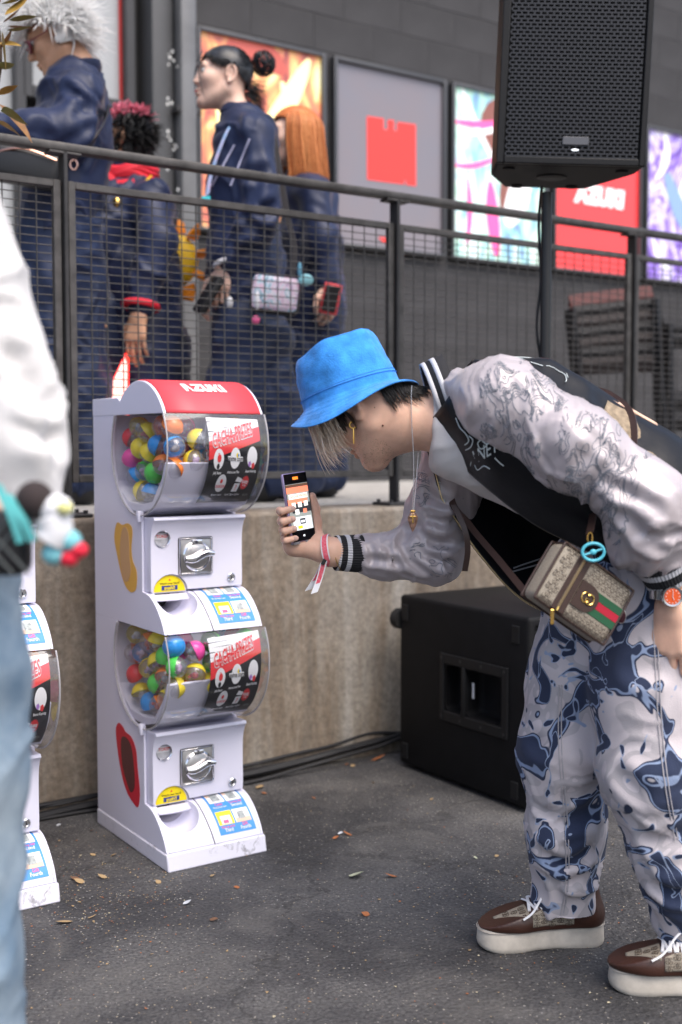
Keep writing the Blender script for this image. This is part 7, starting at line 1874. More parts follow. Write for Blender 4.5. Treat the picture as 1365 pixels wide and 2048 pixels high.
j1, jv, jf = cloth('jacket', [([P(482, 238, D1), P(490, 275, D1), P(492, 380, D1), P(492, 520, D1), P(495, 600, D1)], [0.062, 0.115, 0.130, 0.135, 0.125], 0.05, (0, 1, 0), 1.15),
    ([P(512, 268, D1 - 0.12), P(522, 400, D1 - 0.16), P(515, 450, D1 - 0.16), P(462, 515, D1 - 0.13)], [0.072, 0.064, 0.062, 0.050], 0.035), ([P(470, 275, D1 + 0.12), P(470, 410, D1 + 0.14), P(432, 545, D1 + 0.08)], [0.07, 0.06, 0.048], 0.035)],
    0.010, M_navy_s, w1, (0.3, 0.2, 1), 0.010, 9, 5, 5, [], [([P(440, 330, 4.2), P(500, 345, 4.2), P(560, 330, 4.2)], 0.025, 0.014), ([P(470, 420, 4.2), P(510, 440, 4.2), P(560, 400, 4.2)], 0.022, 0.018), ([P(460, 470, 4.2), P(500, 460, 4.2), P(545, 470, 4.2)], 0.02, 0.014), ([P(500, 260, 4.2), P(520, 330, 4.2), P(505, 400, 4.2)], 0.02, 0.010)], 'navy satin zip jacket')
for a, b_ in (((500, 278), (462, 372)), ((470, 290), (425, 372)), ): 
    bvj = bvh_of(jv, jf); pts = []
    for t in np.linspace(0, 1, 14):
        h_ = bvj.ray_cast(Vector((0, 0, H)), Vector(RAY(a[0] + (b_[0] - a[0]) * t, a[1] + (b_[1] - a[1]) * t)))
        if h_[0] is not None: pts.append(np.array(h_[0]) + V(0, -0.004, 0))
    if len(pts) > 3: q = MB(); q.tube(pts, 0.004, 6); obj('piping', q, mat('piping_lilac', (0.45, 0.45, 0.62), 0.5), j1, world=True)
q = MB(); ccw = P(455, 522, D1 - 0.125); q.tube([ccw + V(0.046 * math.cos(t), 0.046 * math.sin(t), 0.018 * math.cos(t)) for t in np.arange(26) / 26 * 6.283], 0.009, 6, closed=True); obj('cuff', q, mat('cuff_white', (0.62, 0.62, 0.66), 0.7), j1, world=True)
q = MB(); ring = [P(482, 232, D1) + V(0.066 * math.cos(t) , 0.066 * math.sin(t), 0.012 - 0.014 * math.cos(t)) for t in np.arange(30) / 30 * 6.283]; q.tube(ring, 0.017, 6, closed=True, ell=(0.5, 1.2)); obj('collar', q, M_navy_s, j1, world=True)
ly = crom([P(500, 222, D1 - 0.03), P(478, 238, D1 - 0.10), P(455, 262, D1 - 0.13), P(425, 340, D1 - 0.14), P(415, 390, D1 - 0.14)], 8); la = obj('lanyard', ribbon(ly, 0.018, V(0.8, 0.2, 0.5), 0.002), mat('lanyard_print', (0.62, 0.45, 0.62), 0.5, var=0.6, vscale=14, col2=(0.10, 0.35, 0.62)), w1, world=True)
q = MB(); q.box(P(413, 402, D1 - 0.14), (0.03, 0.004, 0.035)); obj('badge_clip', q, mat('clip_cyan', (0.05, 0.55, 0.62), 0.4), la, world=True)
cloth('trousers', [([P(495, 590, D1), P(485, 660, D1 - 0.04), P(470, 780, D1 - 0.05), P(462, 965, D1 - 0.05)], [0.125, 0.105, 0.098, 0.105], 0.04), ([P(500, 590, D1), P(530, 680, D1 + 0.05), P(545, 800, D1 + 0.08), P(552, 965, D1 + 0.10)], [0.125, 0.100, 0.095, 0.100], 0.04)],
    0.011, M_navy_t, w1, (1, 0.5, 0.12), 0.012, 7, 2.5, 9, [(V(0, 0, Z_PLAT + 0.03), (0, 0, -1))], (), 'wide navy trousers')
legs_shoes(w1, [(ZP(535, D1 + 0.06), (-1, -0.3, 0)), (ZP(470, D1 - 0.04), (-1, -0.3, 0))])
# her bag with charms
bg_c = P(552, 590, D1 - 0.20)
cb_ = empty('shoulder_bag', bg_c, 0, 'pastel clear-front shoulder bag with charms at the hip of the bun-haired person', 'bag')
q = MB(); q.rbox(bg_c, (0.18, 0.07, 0.14), 0.03, 3, np.array(Euler((0, 0.12, 0)).to_matrix())); obj('bag_body', q, mat('bag_black', (0.02, 0.02, 0.022), 0.45), cb_, world=True)
m_ = art('pastel_print', [(0.30, (0.10, 0.10, 0.14)), (0.40, (0.30, 0.52, 0.66)), (0.47, (0.72, 0.76, 0.80)), (0.53, (0.72, 0.42, 0.58)), (0.59, (0.78, 0.76, 0.80)), (0.66, (0.45, 0.26, 0.52)), (0.75, (0.68, 0.62, 0.32))], 26, 2.5, 0.0)
q = MB(); q.rbox(bg_c + V(0, -0.036, 0.003), (0.165, 0.02, 0.120), 0.016, 3, np.array(Euler((0, 0.12, 0)).to_matrix())); obj('print_window', q, m_, cb_, world=True)
obj('strap', ribbon(crom([bg_c + V(0.06, -0.01, 0.06), P(590, 500, D1 - 0.20), P(575, 430, D1 - 0.18), P(558, 330, D1 - 0.14), P(545, 260, D1 - 0.08), P(528, 232, D1)], 8), 0.022, V(0.9, -0.4, 0), 0.003), mat('strap_grey', (0.05, 0.045, 0.045), 0.6), cb_, world=True)
for k_, (x, y, rx, rz_, cc_) in enumerate(((460, 605, .012, .022, (0.55, 0.55, 0.57)), (512, 640, .016, .016, (0.62, 0.10, 0.25)), (515, 600, .010, .035, (0.75, 0.75, 0.78)), (612, 560, .028, .022, (0.30, 0.62, 0.68)), (600, 540, .008, .03, (0.15, 0.40, 0.55)))):
    e = empty('bag_charm', P(x, y, D1 - 0.24), 0, ['steel chain charm under the hand of the bun-haired person', 'dark pink round charm hanging below the pastel bag', 'white long tag charm left of the pastel bag', 'teal rounded charm right of the pastel bag', 'thin blue strap charm above the teal charm'][k_], 'charm', 'charms on the pastel bag')
    q = MB(); q.sphere(P(x, y, D1 - 0.24), (rx, 0.012, rz_), 14, 8); obj('charm_body', q, mat('charm_%d' % k_, cc_, 0.4), e, world=True)
    q = MB(); q.tube([P(x, y, D1 - 0.24) + V(0, 0, rz_), P(x, y, D1 - 0.24) + V(0.004, 0, rz_ + 0.03)], 0.002, 5); obj('cord', q, M_steel2, e, world=True)
hp_ = P(418, 590, D1 - 0.16)
ph1 = empty('phone', hp_, 0, 'black phone held low by the bun-haired person', 'phone')
q = MB(); q.rbox(hp_, (0.03, 0.075, 0.15), 0.006, 2, np.array(Euler((0.2, 0.5, 0.6)).to_matrix())); obj('phone_body', q, M_blackleather, ph1, world=True)

# ---- person with orange hair
D2 = 4.78
w2 = empty('person', ZP(640, D2), 0, 'person with long straight orange hair and navy jacket walking behind the bun-haired one', 'person')
c = P(588, 275, D2); v, f, R = head_at(c, V(-0.95, -0.28, 0.0), V(0.03, 0, 1), P(606, 350, D2))
hw = v @ R.T + c
rh2 = hand_sdf(P(655, 570, D2 - 0.16), V(0.15, -0.2, -1), V(0.6, -0.8, 0), 1, 1.0, 0.7, 0.1, 0.0045)
s = SDF(*bounds(P(610, 380, D2), P(620, 700, D2), m=0.2), 0.014); s.chain([P(606, 350, D2), P(612, 400, D2), P(618, 700, D2)], [0.05, 0.07, 0.06], 0.05)
obj('body', join((hw, f), rh2, s.mesh(1)), M_sk1, w2, world=True); eyes(w2, R, c)
M_or = hair_mat('hair_orange', (0.60, 0.19, 0.055), (0.42, 0.12, 0.035), 0.42); M_or2 = hair_mat('hair_orange_light', (0.80, 0.34, 0.13), (0.62, 0.22, 0.07), 0.42)
hl = lambda q: (q[:, 2] > 0.060 - 0.7 * np.maximum(0, 0.05 - q[:, 1])) & (q[:, 2] > -0.09) & ((q[:, 1] < 0.045) | (q[:, 2] > 0.055))
cv, cf = cap_mesh(v, f, R, c, hl, 0.014); ho = obj('hair', (cv, cf), M_or, w2, world=True); tag(ho, 'long straight orange hair')
st = []; rr = random.Random(4)
for i in range(1300):
    a = rr.uniform(-2.6, 2.6); a = math.copysign(max(abs(a), 0.85), a)
    dr = V(math.sin(a) * rr.uniform(.084, .097), math.cos(a) * rr.uniform(.082, .098) - 0.02, 0)
    p0 = c + R @ (V(dr[0] * 0.25, dr[1] * 0.4, 0.118)); p1 = c + R @ (dr * 1.02 + V(0, 0, 0.06)); p2 = c + R @ (dr * 1.15 + V(0, 0, -0.03)); p3 = c + R @ (dr * 1.18 + V(0, -0.012, -0.13 - rr.uniform(0, .03))); 
    st.append(([p0, p1, p2, p3, p3 + V(rr.uniform(-.006, .006), 0, -0.03)], rr.uniform(0.0012, 0.0028)))
obj('hair_strand', strand_mesh(st[::2]), M_or, ho, world=True, angle=180); obj('light_strand', strand_mesh(st[1::2]), M_or2, ho, world=True, angle=180)
for ch in ho.children: ch['kind'] = 'stuff'
cloth('jacket', [([P(606, 352, D2), P(614, 390, D2), P(622, 480, D2), P(626, 600, D2), P(628, 680, D2)], [0.06, 0.105, 0.12, 0.125, 0.12], 0.05, (0, 1, 0), 1.15), ([P(628, 385, D2 - 0.12), P(642, 480, D2 - 0.15), P(652, 560, D2 - 0.15)], [0.07, 0.064, 0.05], 0.035)],
    0.012, M_navy_s, w2, (0.2, 0.2, 1), 0.010, 9, 5, 15, [], [([P(600, 430, 4.5), P(630, 450, 4.5), P(660, 430, 4.5)], 0.02, 0.012), ([P(610, 500, 4.5), P(640, 510, 4.5), P(665, 490, 4.5)], 0.02, 0.012)], 'navy satin jacket')
cloth('trousers', [([P(622, 660, D2), P(612, 780, D2 - 0.03), P(600, 955, D2 - 0.04)], [0.115, 0.10, 0.095], 0.04), ([P(628, 660, D2), P(645, 780, D2 + 0.04), P(655, 950, D2 + 0.06)], [0.115, 0.095, 0.09], 0.04)], 0.012, M_navy_t, w2, (1, 0.5, 0.12), 0.012, 7, 2.5, 19, [(V(0, 0, Z_PLAT + 0.03), (0, 0, -1))])
legs_shoes(w2, [(ZP(655, D2 + 0.05), (-1, -0.1, 0)), (ZP(600, D2 - 0.03), (-1, -0.1, 0))])
cp_ = P(662, 598, D2 - 0.22)
ph2 = empty('phone', cp_, 0, 'phone in a red case held by the orange-haired person', 'phone')
q = MB(); q.rbox(cp_, (0.075, 0.014, 0.12), 0.006, 2, np.array(Euler((0.2, 0.15, 0.4)).to_matrix())); obj('phone_case', q, mat('case_red', (0.62, 0.07, 0.08), 0.4), ph2, world=True)
q = MB(); q.rbox(cp_ + V(0, -0.009, 0), (0.058, 0.008, 0.10), 0.003, 1, np.array(Euler((0.2, 0.15, 0.4)).to_matrix())); obj('phone_back', q, M_blackleather, ph2, world=True)

# ---- person with white spiky hair
D3 = 4.22
w3 = empty('person', ZP(120, D3), 0, 'person with spiky white hair and glasses in navy satin jacket looking down', 'person')
M_sk2 = skin('skin_tan', (0.55, 0.31, 0.20))
c = P(112, 82, D3); v, f, R = head_at(c, V(-0.86, -0.18, -0.42), V(-0.35, 0, 0.93), P(160, 150, D3), fem=False)
hw = v @ R.T + c
s = SDF(*bounds(P(150, 180, D3), P(140, 700, D3), m=0.2), 0.014); s.chain([P(158, 150, D3), P(150, 200, D3), P(140, 400, D3), P(130, 700, D3)], [0.05, 0.07, 0.07, 0.05], 0.05)
lh3 = hand_sdf(P(-25, 248, D3 - 0.28), V(-1, -0.2, 0.0), V(-0.1, -0.3, 1), 1, 1.0, 0.6, 0.1, 0.0045)
obj('body', join((hw, f), s.mesh(1), lh3), M_sk2, w3, world=True); eyes(w3, R, c)
M_wh = hair_mat('hair_white', (0.97, 0.96, 0.94), (0.86, 0.85, 0.83), 0.8, 0.6)
hl = lambda q: ((q[:, 2] > 0.05) | ((q[:, 1] < 0.0) & (q[:, 2] > -0.05)))
cv, cf = cap_mesh(v, f, R, c, hl, 0.012); hw3 = obj('hair', (cv, cf), M_wh, w3, world=True); tag(hw3, 'tousled white wig')
st = []; rr = random.Random(8)
for i in range(1700):
    a = rr.uniform(0, 6.283); e_ = math.asin(rr.uniform(-0.85, 1.0)); d = V(math.cos(e_) * math.sin(a), math.cos(e_) * math.cos(a), math.sin(e_))
    if d[1] > 0.50 and d[2] < 0.22: continue
    if abs(d[0]) > 0.4 and d[1] > 0.25 and d[2] < 0.0: continue
    if d[2] < -0.3 and d[1] > -0.35: continue
    p0 = V(0, -0.01, 0.035) + d * V(0.080, 0.098, 0.088); tg = V(d[0] * 0.6 + rr.uniform(-.5, .5), d[1] * 0.6 + rr.uniform(-.5, .5), d[2] * 0.35 + rr.uniform(-.7, .25)); tg /= np.linalg.norm(tg)
    L_ = rr.uniform(0.055, 0.115); out = V(*(d * 0.9 + tg * 0.3)); out /= np.linalg.norm(out)
    st.append(([c + R @ p0, c + R @ (p0 + out * L_ * 0.45), c + R @ (p0 + out * L_ * 0.7 + tg * L_ * 0.5 + V(0, 0, -0.01))], rr.uniform(0.0025, 0.0050)))
obj('hair_strand', strand_mesh(st), M_wh, hw3, world=True, angle=180); LAST[0]['kind'] = 'stuff'
gl = empty('glasses_holder', (0, 0, 0)); bpy.data.objects.remove(gl)
q = MB()
for sx in (-1, 1):
    q.tube([c + R @ V(sx * 0.034 + 0.026 * math.cos(t), 0.104 - 0.010 * abs(math.cos(t)), 0.002 + 0.021 * math.sin(t)) for t in np.arange(24) / 24 * 6.283], 0.0026, 6, closed=True); q.tube([c + R @ V(sx * 0.058, 0.095, 0.008), c + R @ V(sx * 0.082, 0.02, 0.012)], 0.0022, 5)
obj('glasses', q, mat('glasses_red', (0.20, 0.02, 0.04), 0.3), w3, world=True); LAST[0]['kind'] = 'stuff'
for sx in (-1, 1):
    q = MB(); q.add([c + R @ V(sx * 0.034 + 0.025 * math.cos(t), 0.1035 - 0.010 * abs(math.cos(t)), 0.002 + 0.020 * math.sin(t)) for t in np.arange(20) / 20 * 6.283], [tuple(range(20))]); obj('lens', q, mat('lens_dark', (0.12, 0.03, 0.04), 0.08), w3, world=True, smooth=False)
j3, jv3, jf3 = cloth('jacket', [([P(160, 152, D3), P(152, 190, D3), P(140, 290, D3), P(128, 380, D3), P(120, 440, D3)], [0.062, 0.115, 0.135, 0.135, 0.13], 0.05, (0, 1, 0), 1.2), ([P(160, 190, D3 - 0.13), P(140, 270, D3 - 0.17), P(60, 262, D3 - 0.25), P(-20, 250, D3 - 0.28)], [0.080, 0.074, 0.064, 0.05], 0.04)],
    0.010, M_navy_s, w3, (0.5, 0.2, 1), 0.010, 9, 5, 25, [], [([P(60, 240, 4.0), P(130, 250, 4.0), P(200, 190, 4.0)], 0.022, 0.016), ([P(90, 300, 4.0), P(150, 270, 4.0), P(205, 230, 4.0)], 0.02, 0.015), ([P(20, 230, 4.0), P(70, 250, 4.0), P(90, 290, 4.0)], 0.018, 0.012), ([P(120, 170, 4.0), P(170, 200, 4.0), P(205, 260, 4.0)], 0.018, 0.010), ([P(150, 330, 4.1), P(185, 300, 4.1), P(212, 260, 4.1)], 0.018, 0.010)], 'navy satin bomber jacket')
q = MB(); q.tube([P(160, 150, D3) + V(0.070 * math.cos(t), 0.070 * math.sin(t), 0.012 + 0.018 * math.cos(t)) for t in np.arange(30) / 30 * 6.283], 0.018, 6, closed=True, ell=(0.5, 1.2)); obj('collar', q, M_navy_s, j3, world=True)
cloth('trousers', [([P(118, 430, D3), P(100, 560, D3 - 0.05), P(85, 760, D3 - 0.06), P(88, 960, D3 - 0.05)], [0.13, 0.112, 0.10, 0.095], 0.04), ([P(125, 430, D3), P(150, 580, D3 + 0.05), P(168, 780, D3 + 0.06), P(165, 960, D3 + 0.06)], [0.13, 0.108, 0.098, 0.092], 0.04)], 0.011, M_navy_t, w3, (0.8, 0.5, 0.35), 0.012, 8, 3.5, 29, [(V(0, 0, Z_PLAT + 0.03), (0, 0, -1))], (), 'crumpled navy trousers')
legs_shoes(w3, [(ZP(168, D3 + 0.04), (-0.9, -0.5, 0)), (ZP(95, D3 - 0.05), (-0.9, -0.5, 0))])
fb = P(55, 335, D3 - 0.27)
fan = empty('waist_bag', fb, 0, 'black waist bag with rose gold clip worn by the white-haired person', 'bag')
q = MB(); q.rbox(fb, (0.24, 0.09, 0.13), 0.035, 4, np.array(Euler((0, 0.18, 0.1)).to_matrix())); obj('bag_body', q, M_blackleather, fan, world=True)
q = MB(); q.tube(crom([fb + V(-0.11, -0.048, 0.035), fb + V(0, -0.052, 0.05), fb + V(0.11, -0.046, 0.012)], 6), 0.004, 6); obj('zip', q, mat('rose_gold', (0.75, 0.42, 0.32), 0.25, 1.0), fan, world=True)
obj('strap', ribbon(crom([fb + V(0.11, 0.0, 0.02), P(160, 310, D3 - 0.22), P(195, 270, D3 - 0.18), P(214, 225, D3 - 0.05), P(205, 190, D3 + 0.1)], 8), 0.03, V(0.5, -0.3, 0.8), 0.003), mat('strap_black', (0.02, 0.02, 0.024), 0.6), fan, world=True)
q = MB(); kc_ = P(148, 322, D3 - 0.29); q.tube([kc_ + V(0.012 * math.cos(t), 0, 0.016 * math.sin(t) - 0.012) for t in np.arange(18) / 18 * 6.283], 0.003, 6, closed=True); q.tube([kc_ + V(0, 0, 0.004), kc_ + V(0.012, 0, 0.03)], 0.006, 8); obj('clip', q, mat('rose_gold', (0.75, 0.42, 0.32), 0.25, 1.0), fan, world=True); LAST[0]['kind'] = 'stuff'

# ---- shorter person with pink and black hair
D4 = 4.62
w4 = empty('person', ZP(270, D4), 0, 'person with pink and black hair, red scarf and navy cape behind the railing', 'person')
c = P(252, 283, D4); v, f, R = head_at(c, V(-0.95, 0.25, -0.12), V(-0.05, 0, 1), P(262, 352, D4), fem=True)
hw = v @ R.T + c
h4a = hand_sdf(P(278, 628, D4 - 0.30), V(-0.12, -0.1, -1), V(-0.3, -0.95, 0.1), 1, 1.05, 0.35, 0.1, 0.0042, forearm=P(282, 600, D4 - 0.28))
h4b = hand_sdf(P(165, 590, D4 - 0.25), V(0.25, -0.3, -0.9), V(-0.4, -0.9, 0.1), -1, 0.95, 0.6, 0.15, 0.0045)
s = SDF(*bounds(P(262, 380, D4), P(262, 760, D4), m=0.2), 0.014); s.chain([P(262, 350, D4), P(262, 400, D4), P(262, 760, D4)], [0.05, 0.07, 0.06], 0.05)
obj('body', join((hw, f), h4a, h4b, s.mesh(1)), M_sk2, w4, world=True); eyes(w4, R, c)
M_bk = hair_mat('hair_black_matte', (0.018, 0.017, 0.018), (0.007, 0.007, 0.008), 0.5); M_pk = hair_mat('hair_pink', (0.86, 0.28, 0.36), (0.62, 0.14, 0.22), 0.5)
hl = lambda q: ((q[:, 2] > 0.05) | (q[:, 1] < -0.01)) & (q[:, 2] > -0.085) & ((np.abs(q[:, 0]) < 0.07) | (q[:, 2] > 0.03) | (q[:, 1] < -0.035))
cv, cf = cap_mesh(v, f, R, c, hl, 0.012); h4 = obj('hair', (cv, cf), M_bk, w4, world=True)
sb_, sp_ = [], []; rr = random.Random(14)
for i in range(900):
    a = rr.uniform(0, 6.283); e_ = math.asin(rr.uniform(-0.85, 1.0)); d = V(math.cos(e_) * math.sin(a), math.cos(e_) * math.cos(a), math.sin(e_))
    if d[1] > 0.35 and d[2] < 0.35: continue
    p0 = V(0, -0.012, 0.030) + d * V(0.080, 0.098, 0.088); tg = V(rr.uniform(-.6, .6), rr.uniform(-.8, .2), rr.uniform(-.8, .1)); L_ = rr.uniform(0.03, 0.058)
    (sp_ if d[2] > 0.42 else sb_).append(([c + R @ p0, c + R @ (p0 + d * L_ * 0.5 + tg * L_ * 0.2), c + R @ (p0 + d * L_ * 0.7 + tg * L_ * 0.7)], rr.uniform(0.003, 0.006)))
obj('hair_strand', strand_mesh(sb_), M_bk, h4, world=True, angle=180); obj('pink_hair', strand_mesh(sp_), M_pk, h4, world=True, angle=180)
for ch in h4.children: ch['kind'] = 'stuff'
cloth('cape', [([P(262, 365, D4), P(268, 430, D4), P(275, 560, D4), P(288, 700, D4), P(290, 780, D4)], [0.09, 0.155, 0.165, 0.17, 0.17], 0.05, (0, 1, 0), 1.1), ([P(300, 400, D4 - 0.15), P(318, 480, D4 - 0.24), P(282, 612, D4 - 0.28)], [0.08, 0.074, 0.058], 0.04), ([P(225, 400, D4 - 0.12), P(180, 500, D4 - 0.2), P(166, 580, D4 - 0.23)], [0.075, 0.07, 0.055], 0.04)],
    0.012, M_navy_s, w4, (0.6, 0.3, 1), 0.012, 8, 4, 35, [], [([P(210, 480, 4.2), P(260, 520, 4.2), P(320, 470, 4.2)], 0.025, 0.016), ([P(230, 420, 4.2), P(280, 440, 4.2), P(330, 420, 4.2)], 0.022, 0.014), ([P(240, 570, 4.2), P(280, 560, 4.2), P(320, 580, 4.2)], 0.02, 0.014)], 'navy satin cape coat')
cloth('trousers', [([P(262, 740, D4), P(250, 960, D4 - 0.04)], [0.15, 0.11], 0.04), ([P(285, 740, D4), P(310, 960, D4 + 0.05)], [0.15, 0.11], 0.04), ([P(200, 620, D4 - 0.1), P(190, 700, D4 - 0.12), P(185, 960, D4 - 0.08)], [0.10, 0.11, 0.10], 0.05)], 0.013, M_navy_t, w4, (0.8, 0.4, 0.3), 0.012, 7, 3, 39, [(V(0, 0, Z_PLAT + 0.03), (0, 0, -1))])
M_scarf = mat('scarf_red', (0.62, 0.015, 0.035), 0.7, var=0.2, vscale=12)
q = MB(); cc_ = P(255, 352, D4)
for k_ in range(3): q.tube([cc_ + V(0.10 * math.cos(t), 0.10 * math.sin(t), -0.012 * k_ * 1.5 + 0.02 * math.cos(t + 0.6 * k_) + 0.006 * math.sin(5 * t + k_)) for t in np.arange(36) / 36 * 6.283], 0.026, 8, closed=True)
q.tube(crom([cc_ + V(-0.06, -0.09, -0.02), cc_ + V(-0.02, -0.13, -0.07), cc_ + V(0.05, -0.12, -0.06)], 5), 0.028, 8)
obj('scarf', q, M_scarf, w4, world=True); LAST[0]['kind'] = 'stuff'
for (x, y, r_) in ((282, 612, 0.062), (166, 585, 0.056)):
    q = MB(); cc_ = P(x, y, D4 - (0.28 if x > 200 else 0.235)); q.tube([cc_ + V(r_ * math.cos(t), r_ * math.sin(t), 0.012 * math.cos(t + 2)) for t in np.arange(24) / 24 * 6.283], 0.012, 6, closed=True); obj('red_cuff', q, M_scarf, w4, world=True)
q = MB(); q.sphere(P(233, 405, D4 - 0.19), (0.016, 0.010, 0.020), 12, 8); obj('brass_bead', q, M_gold, w4, world=True)
# sun-shaped bag with its straps
sb0 = P(352, 522, D4 + 0.05)
sbag = empty('sun_bag', sb0, 0, 'yellow round backpack with orange sun rays on the back of the caped person', 'bag')
Ms_y, Ms_o = mat('sun_yellow', (0.85, 0.52, 0.02), 0.6), mat('sun_orange', (0.85, 0.27, 0.01), 0.6)
Rs = frame((0.95, -0.3, 0), (0, 0, 1))
q = MB(); q.sphere(sb0, (0.095, 0.105, 0.05), 28, 14, Rs); obj('bag_body', q, Ms_y, sbag, world=True)
for k_ in range(9):
    t = k_ / 9 * 6.283 + 0.2; ctr = sb0 + Rs @ V(0.10 * math.cos(t), 0.11 * math.sin(t), -0.01)
    q = MB(); q.tube([ctr, ctr + Rs @ V(0.035 * math.cos(t), 0.035 * math.sin(t), 0), ctr + Rs @ V(0.066 * math.cos(t + 0.15), 0.066 * math.sin(t + 0.15), 0)], [0.040, 0.034, 0.004], 10, ell=(1, 0.4)); obj('ray', q, Ms_o, sbag, world=True)
obj('strap', ribbon(crom([P(286, 372, D4 - 0.10), P(284, 385, D4 - 0.19), P(283, 410, D4 - 0.20), P(290, 440, D4 - 0.20)], 6), 0.03, V(1, -0.2, 0.2), 0.006), Ms_y, sbag, world=True)
obj('strap', ribbon(crom([P(298, 356, D4 - 0.08), P(290, 364, D4 - 0.16), P(280, 380, D4 - 0.19)], 6), 0.03, V(0.8, -0.2, 0.6), 0.006), Ms_y, sbag, world=True)
# glowing red blade in the caped person's hand
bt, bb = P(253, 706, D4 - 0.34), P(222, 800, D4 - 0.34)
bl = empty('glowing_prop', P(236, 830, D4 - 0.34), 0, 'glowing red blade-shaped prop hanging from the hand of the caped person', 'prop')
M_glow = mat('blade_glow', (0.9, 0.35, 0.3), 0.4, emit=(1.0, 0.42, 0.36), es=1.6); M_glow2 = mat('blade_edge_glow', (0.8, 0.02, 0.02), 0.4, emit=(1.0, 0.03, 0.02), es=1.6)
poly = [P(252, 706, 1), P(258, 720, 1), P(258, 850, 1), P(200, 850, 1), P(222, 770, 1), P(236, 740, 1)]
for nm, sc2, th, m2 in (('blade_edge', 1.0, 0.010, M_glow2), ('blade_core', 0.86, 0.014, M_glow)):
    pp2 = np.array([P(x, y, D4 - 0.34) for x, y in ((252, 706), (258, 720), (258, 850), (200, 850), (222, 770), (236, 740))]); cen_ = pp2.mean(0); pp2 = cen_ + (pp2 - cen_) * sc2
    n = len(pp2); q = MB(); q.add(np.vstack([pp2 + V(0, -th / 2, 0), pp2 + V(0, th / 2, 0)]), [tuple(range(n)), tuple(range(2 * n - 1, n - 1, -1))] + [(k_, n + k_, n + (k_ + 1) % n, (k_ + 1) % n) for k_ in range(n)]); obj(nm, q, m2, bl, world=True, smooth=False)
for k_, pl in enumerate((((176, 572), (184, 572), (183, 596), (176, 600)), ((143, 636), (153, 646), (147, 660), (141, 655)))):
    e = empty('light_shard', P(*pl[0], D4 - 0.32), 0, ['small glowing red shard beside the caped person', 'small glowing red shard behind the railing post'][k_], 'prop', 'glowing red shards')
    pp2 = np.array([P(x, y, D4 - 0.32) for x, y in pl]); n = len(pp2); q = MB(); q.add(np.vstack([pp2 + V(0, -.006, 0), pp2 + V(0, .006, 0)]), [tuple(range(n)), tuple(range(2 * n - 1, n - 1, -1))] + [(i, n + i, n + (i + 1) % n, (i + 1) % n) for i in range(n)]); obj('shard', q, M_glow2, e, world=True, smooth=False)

# ---- foreground person at the left edge, out of focus
D5 = 1.50
def PF(x, y, d): return P(x - (30 if y < 1100 else 42), y, d)
w5 = empty('person', V(PF(-60, 2048, D5)[0], D5, 0), 0, 'blurred person in white sweatshirt and pale blue jeans at the left edge', 'person')
s = SDF(*bounds(PF(-180, 300, D5), PF(-180, 1200, D5), V(PF(-150, 0, D5)[0], D5, 0.1), m=0.16), 0.014)
s.chain([PF(-180, 330, D5), PF(-170, 600, D5), PF(-165, 1150, D5)], [0.07, 0.11, 0.10], 0.05); s.ell(PF(-180, 130, D5), (0.075, 0.095, 0.115)); s.cone(PF(-180, 200, D5), PF(-180, 350, D5), 0.055, 0.06)
s.chain([PF(-90, 520, D5), PF(60, 850, D5 - 0.02), PF(20, 1010, D5 - 0.10)], [0.05, 0.042, 0.03], 0.03); s.chain([PF(-80, 1150, D5), V(PF(-70, 0, D5)[0], D5, 0.05)], [0.07, 0.04], 0.04); s.chain([PF(-240, 1150, D5), V(PF(-250, 0, D5)[0], D5 + 0.1, 0.05)], [0.07, 0.04], 0.04)
obj('body', s.mesh(1), M_sk1, w5, world=True)
M_white = mat('sweatshirt_white', (0.62, 0.605, 0.60), 0.85, sheen=0.3, var=0.05, vscale=10, bump=0.3, bscale=160)
D_ = 1.42
cloth('sweatshirt', [([PF(-170, 380, D5), PF(-165, 600, D5), PF(-150, 900, D5), PF(-140, 1130, D5)], [0.11, 0.135, 0.14, 0.125], 0.05, (0, 1, 0), 1.1), ([PF(-110, 470, D5), PF(-20, 700, D5 - 0.02), PF(55, 870, D5 - 0.04)], [0.080, 0.078, 0.070], 0.05), ([PF(58, 880, D5 - 0.04), PF(85, 960, D5 - 0.07), PF(108, 998, D5 - 0.09)], [0.066, 0.044, 0.022], 0.04)],
    0.007, M_white, w5, (0.4, 0.2, -1), 0.011, 9, 4, 55, [], [([PF(40, 760, D_), PF(100, 800, D_), PF(150, 830, D_)], 0.016, 0.019), ([PF(20, 850, D_), PF(90, 880, D_), PF(155, 880, D_)], 0.016, 0.023), ([PF(0, 920, D_), PF(70, 930, D_), PF(150, 935, D_)], 0.014, 0.023), ([PF(30, 690, D_), PF(80, 740, D_), PF(130, 760, D_)], 0.016, 0.015), ([PF(20, 980, D_), PF(80, 975, D_), PF(130, 980, D_)], 0.012, 0.008)], 'white sweatshirt with bunched sleeve')
cloth('shirt_hem', [([PF(-120, 1040, D5 + 0.02), PF(-105, 1185, D5 + 0.02)], [0.115, 0.108], 0.03)], 0.009, M_white, w5, (1, 0, 0.3), 0.006, 14, 4, 57)
M_jean = mat('pale_denim', (0.33, 0.40, 0.46), 0.95, spec=0.2, var=0.28, vscale=9, bump=0.4, bscale=220, col2=(0.14, 0.21, 0.29))
cloth('jeans', [([PF(-62, 1170, D5), PF(-40, 1330, D5 - 0.01), PF(-28, 1520, D5 - 0.01), PF(-32, 1900, D5), V(PF(-38, 0, D5)[0], D5, 0.03)], [0.098, 0.084, 0.074, 0.074, 0.082], 0.04), ([PF(-200, 1170, D5 + 0.02), PF(-230, 1500, D5 + 0.04), V(PF(-240, 0, D5)[0], D5 + 0.1, 0.03)], [0.10, 0.085, 0.085], 0.05)], 0.009, M_jean, w5, (0.3, 0.1, 1), 0.009, 7, 3, 59)
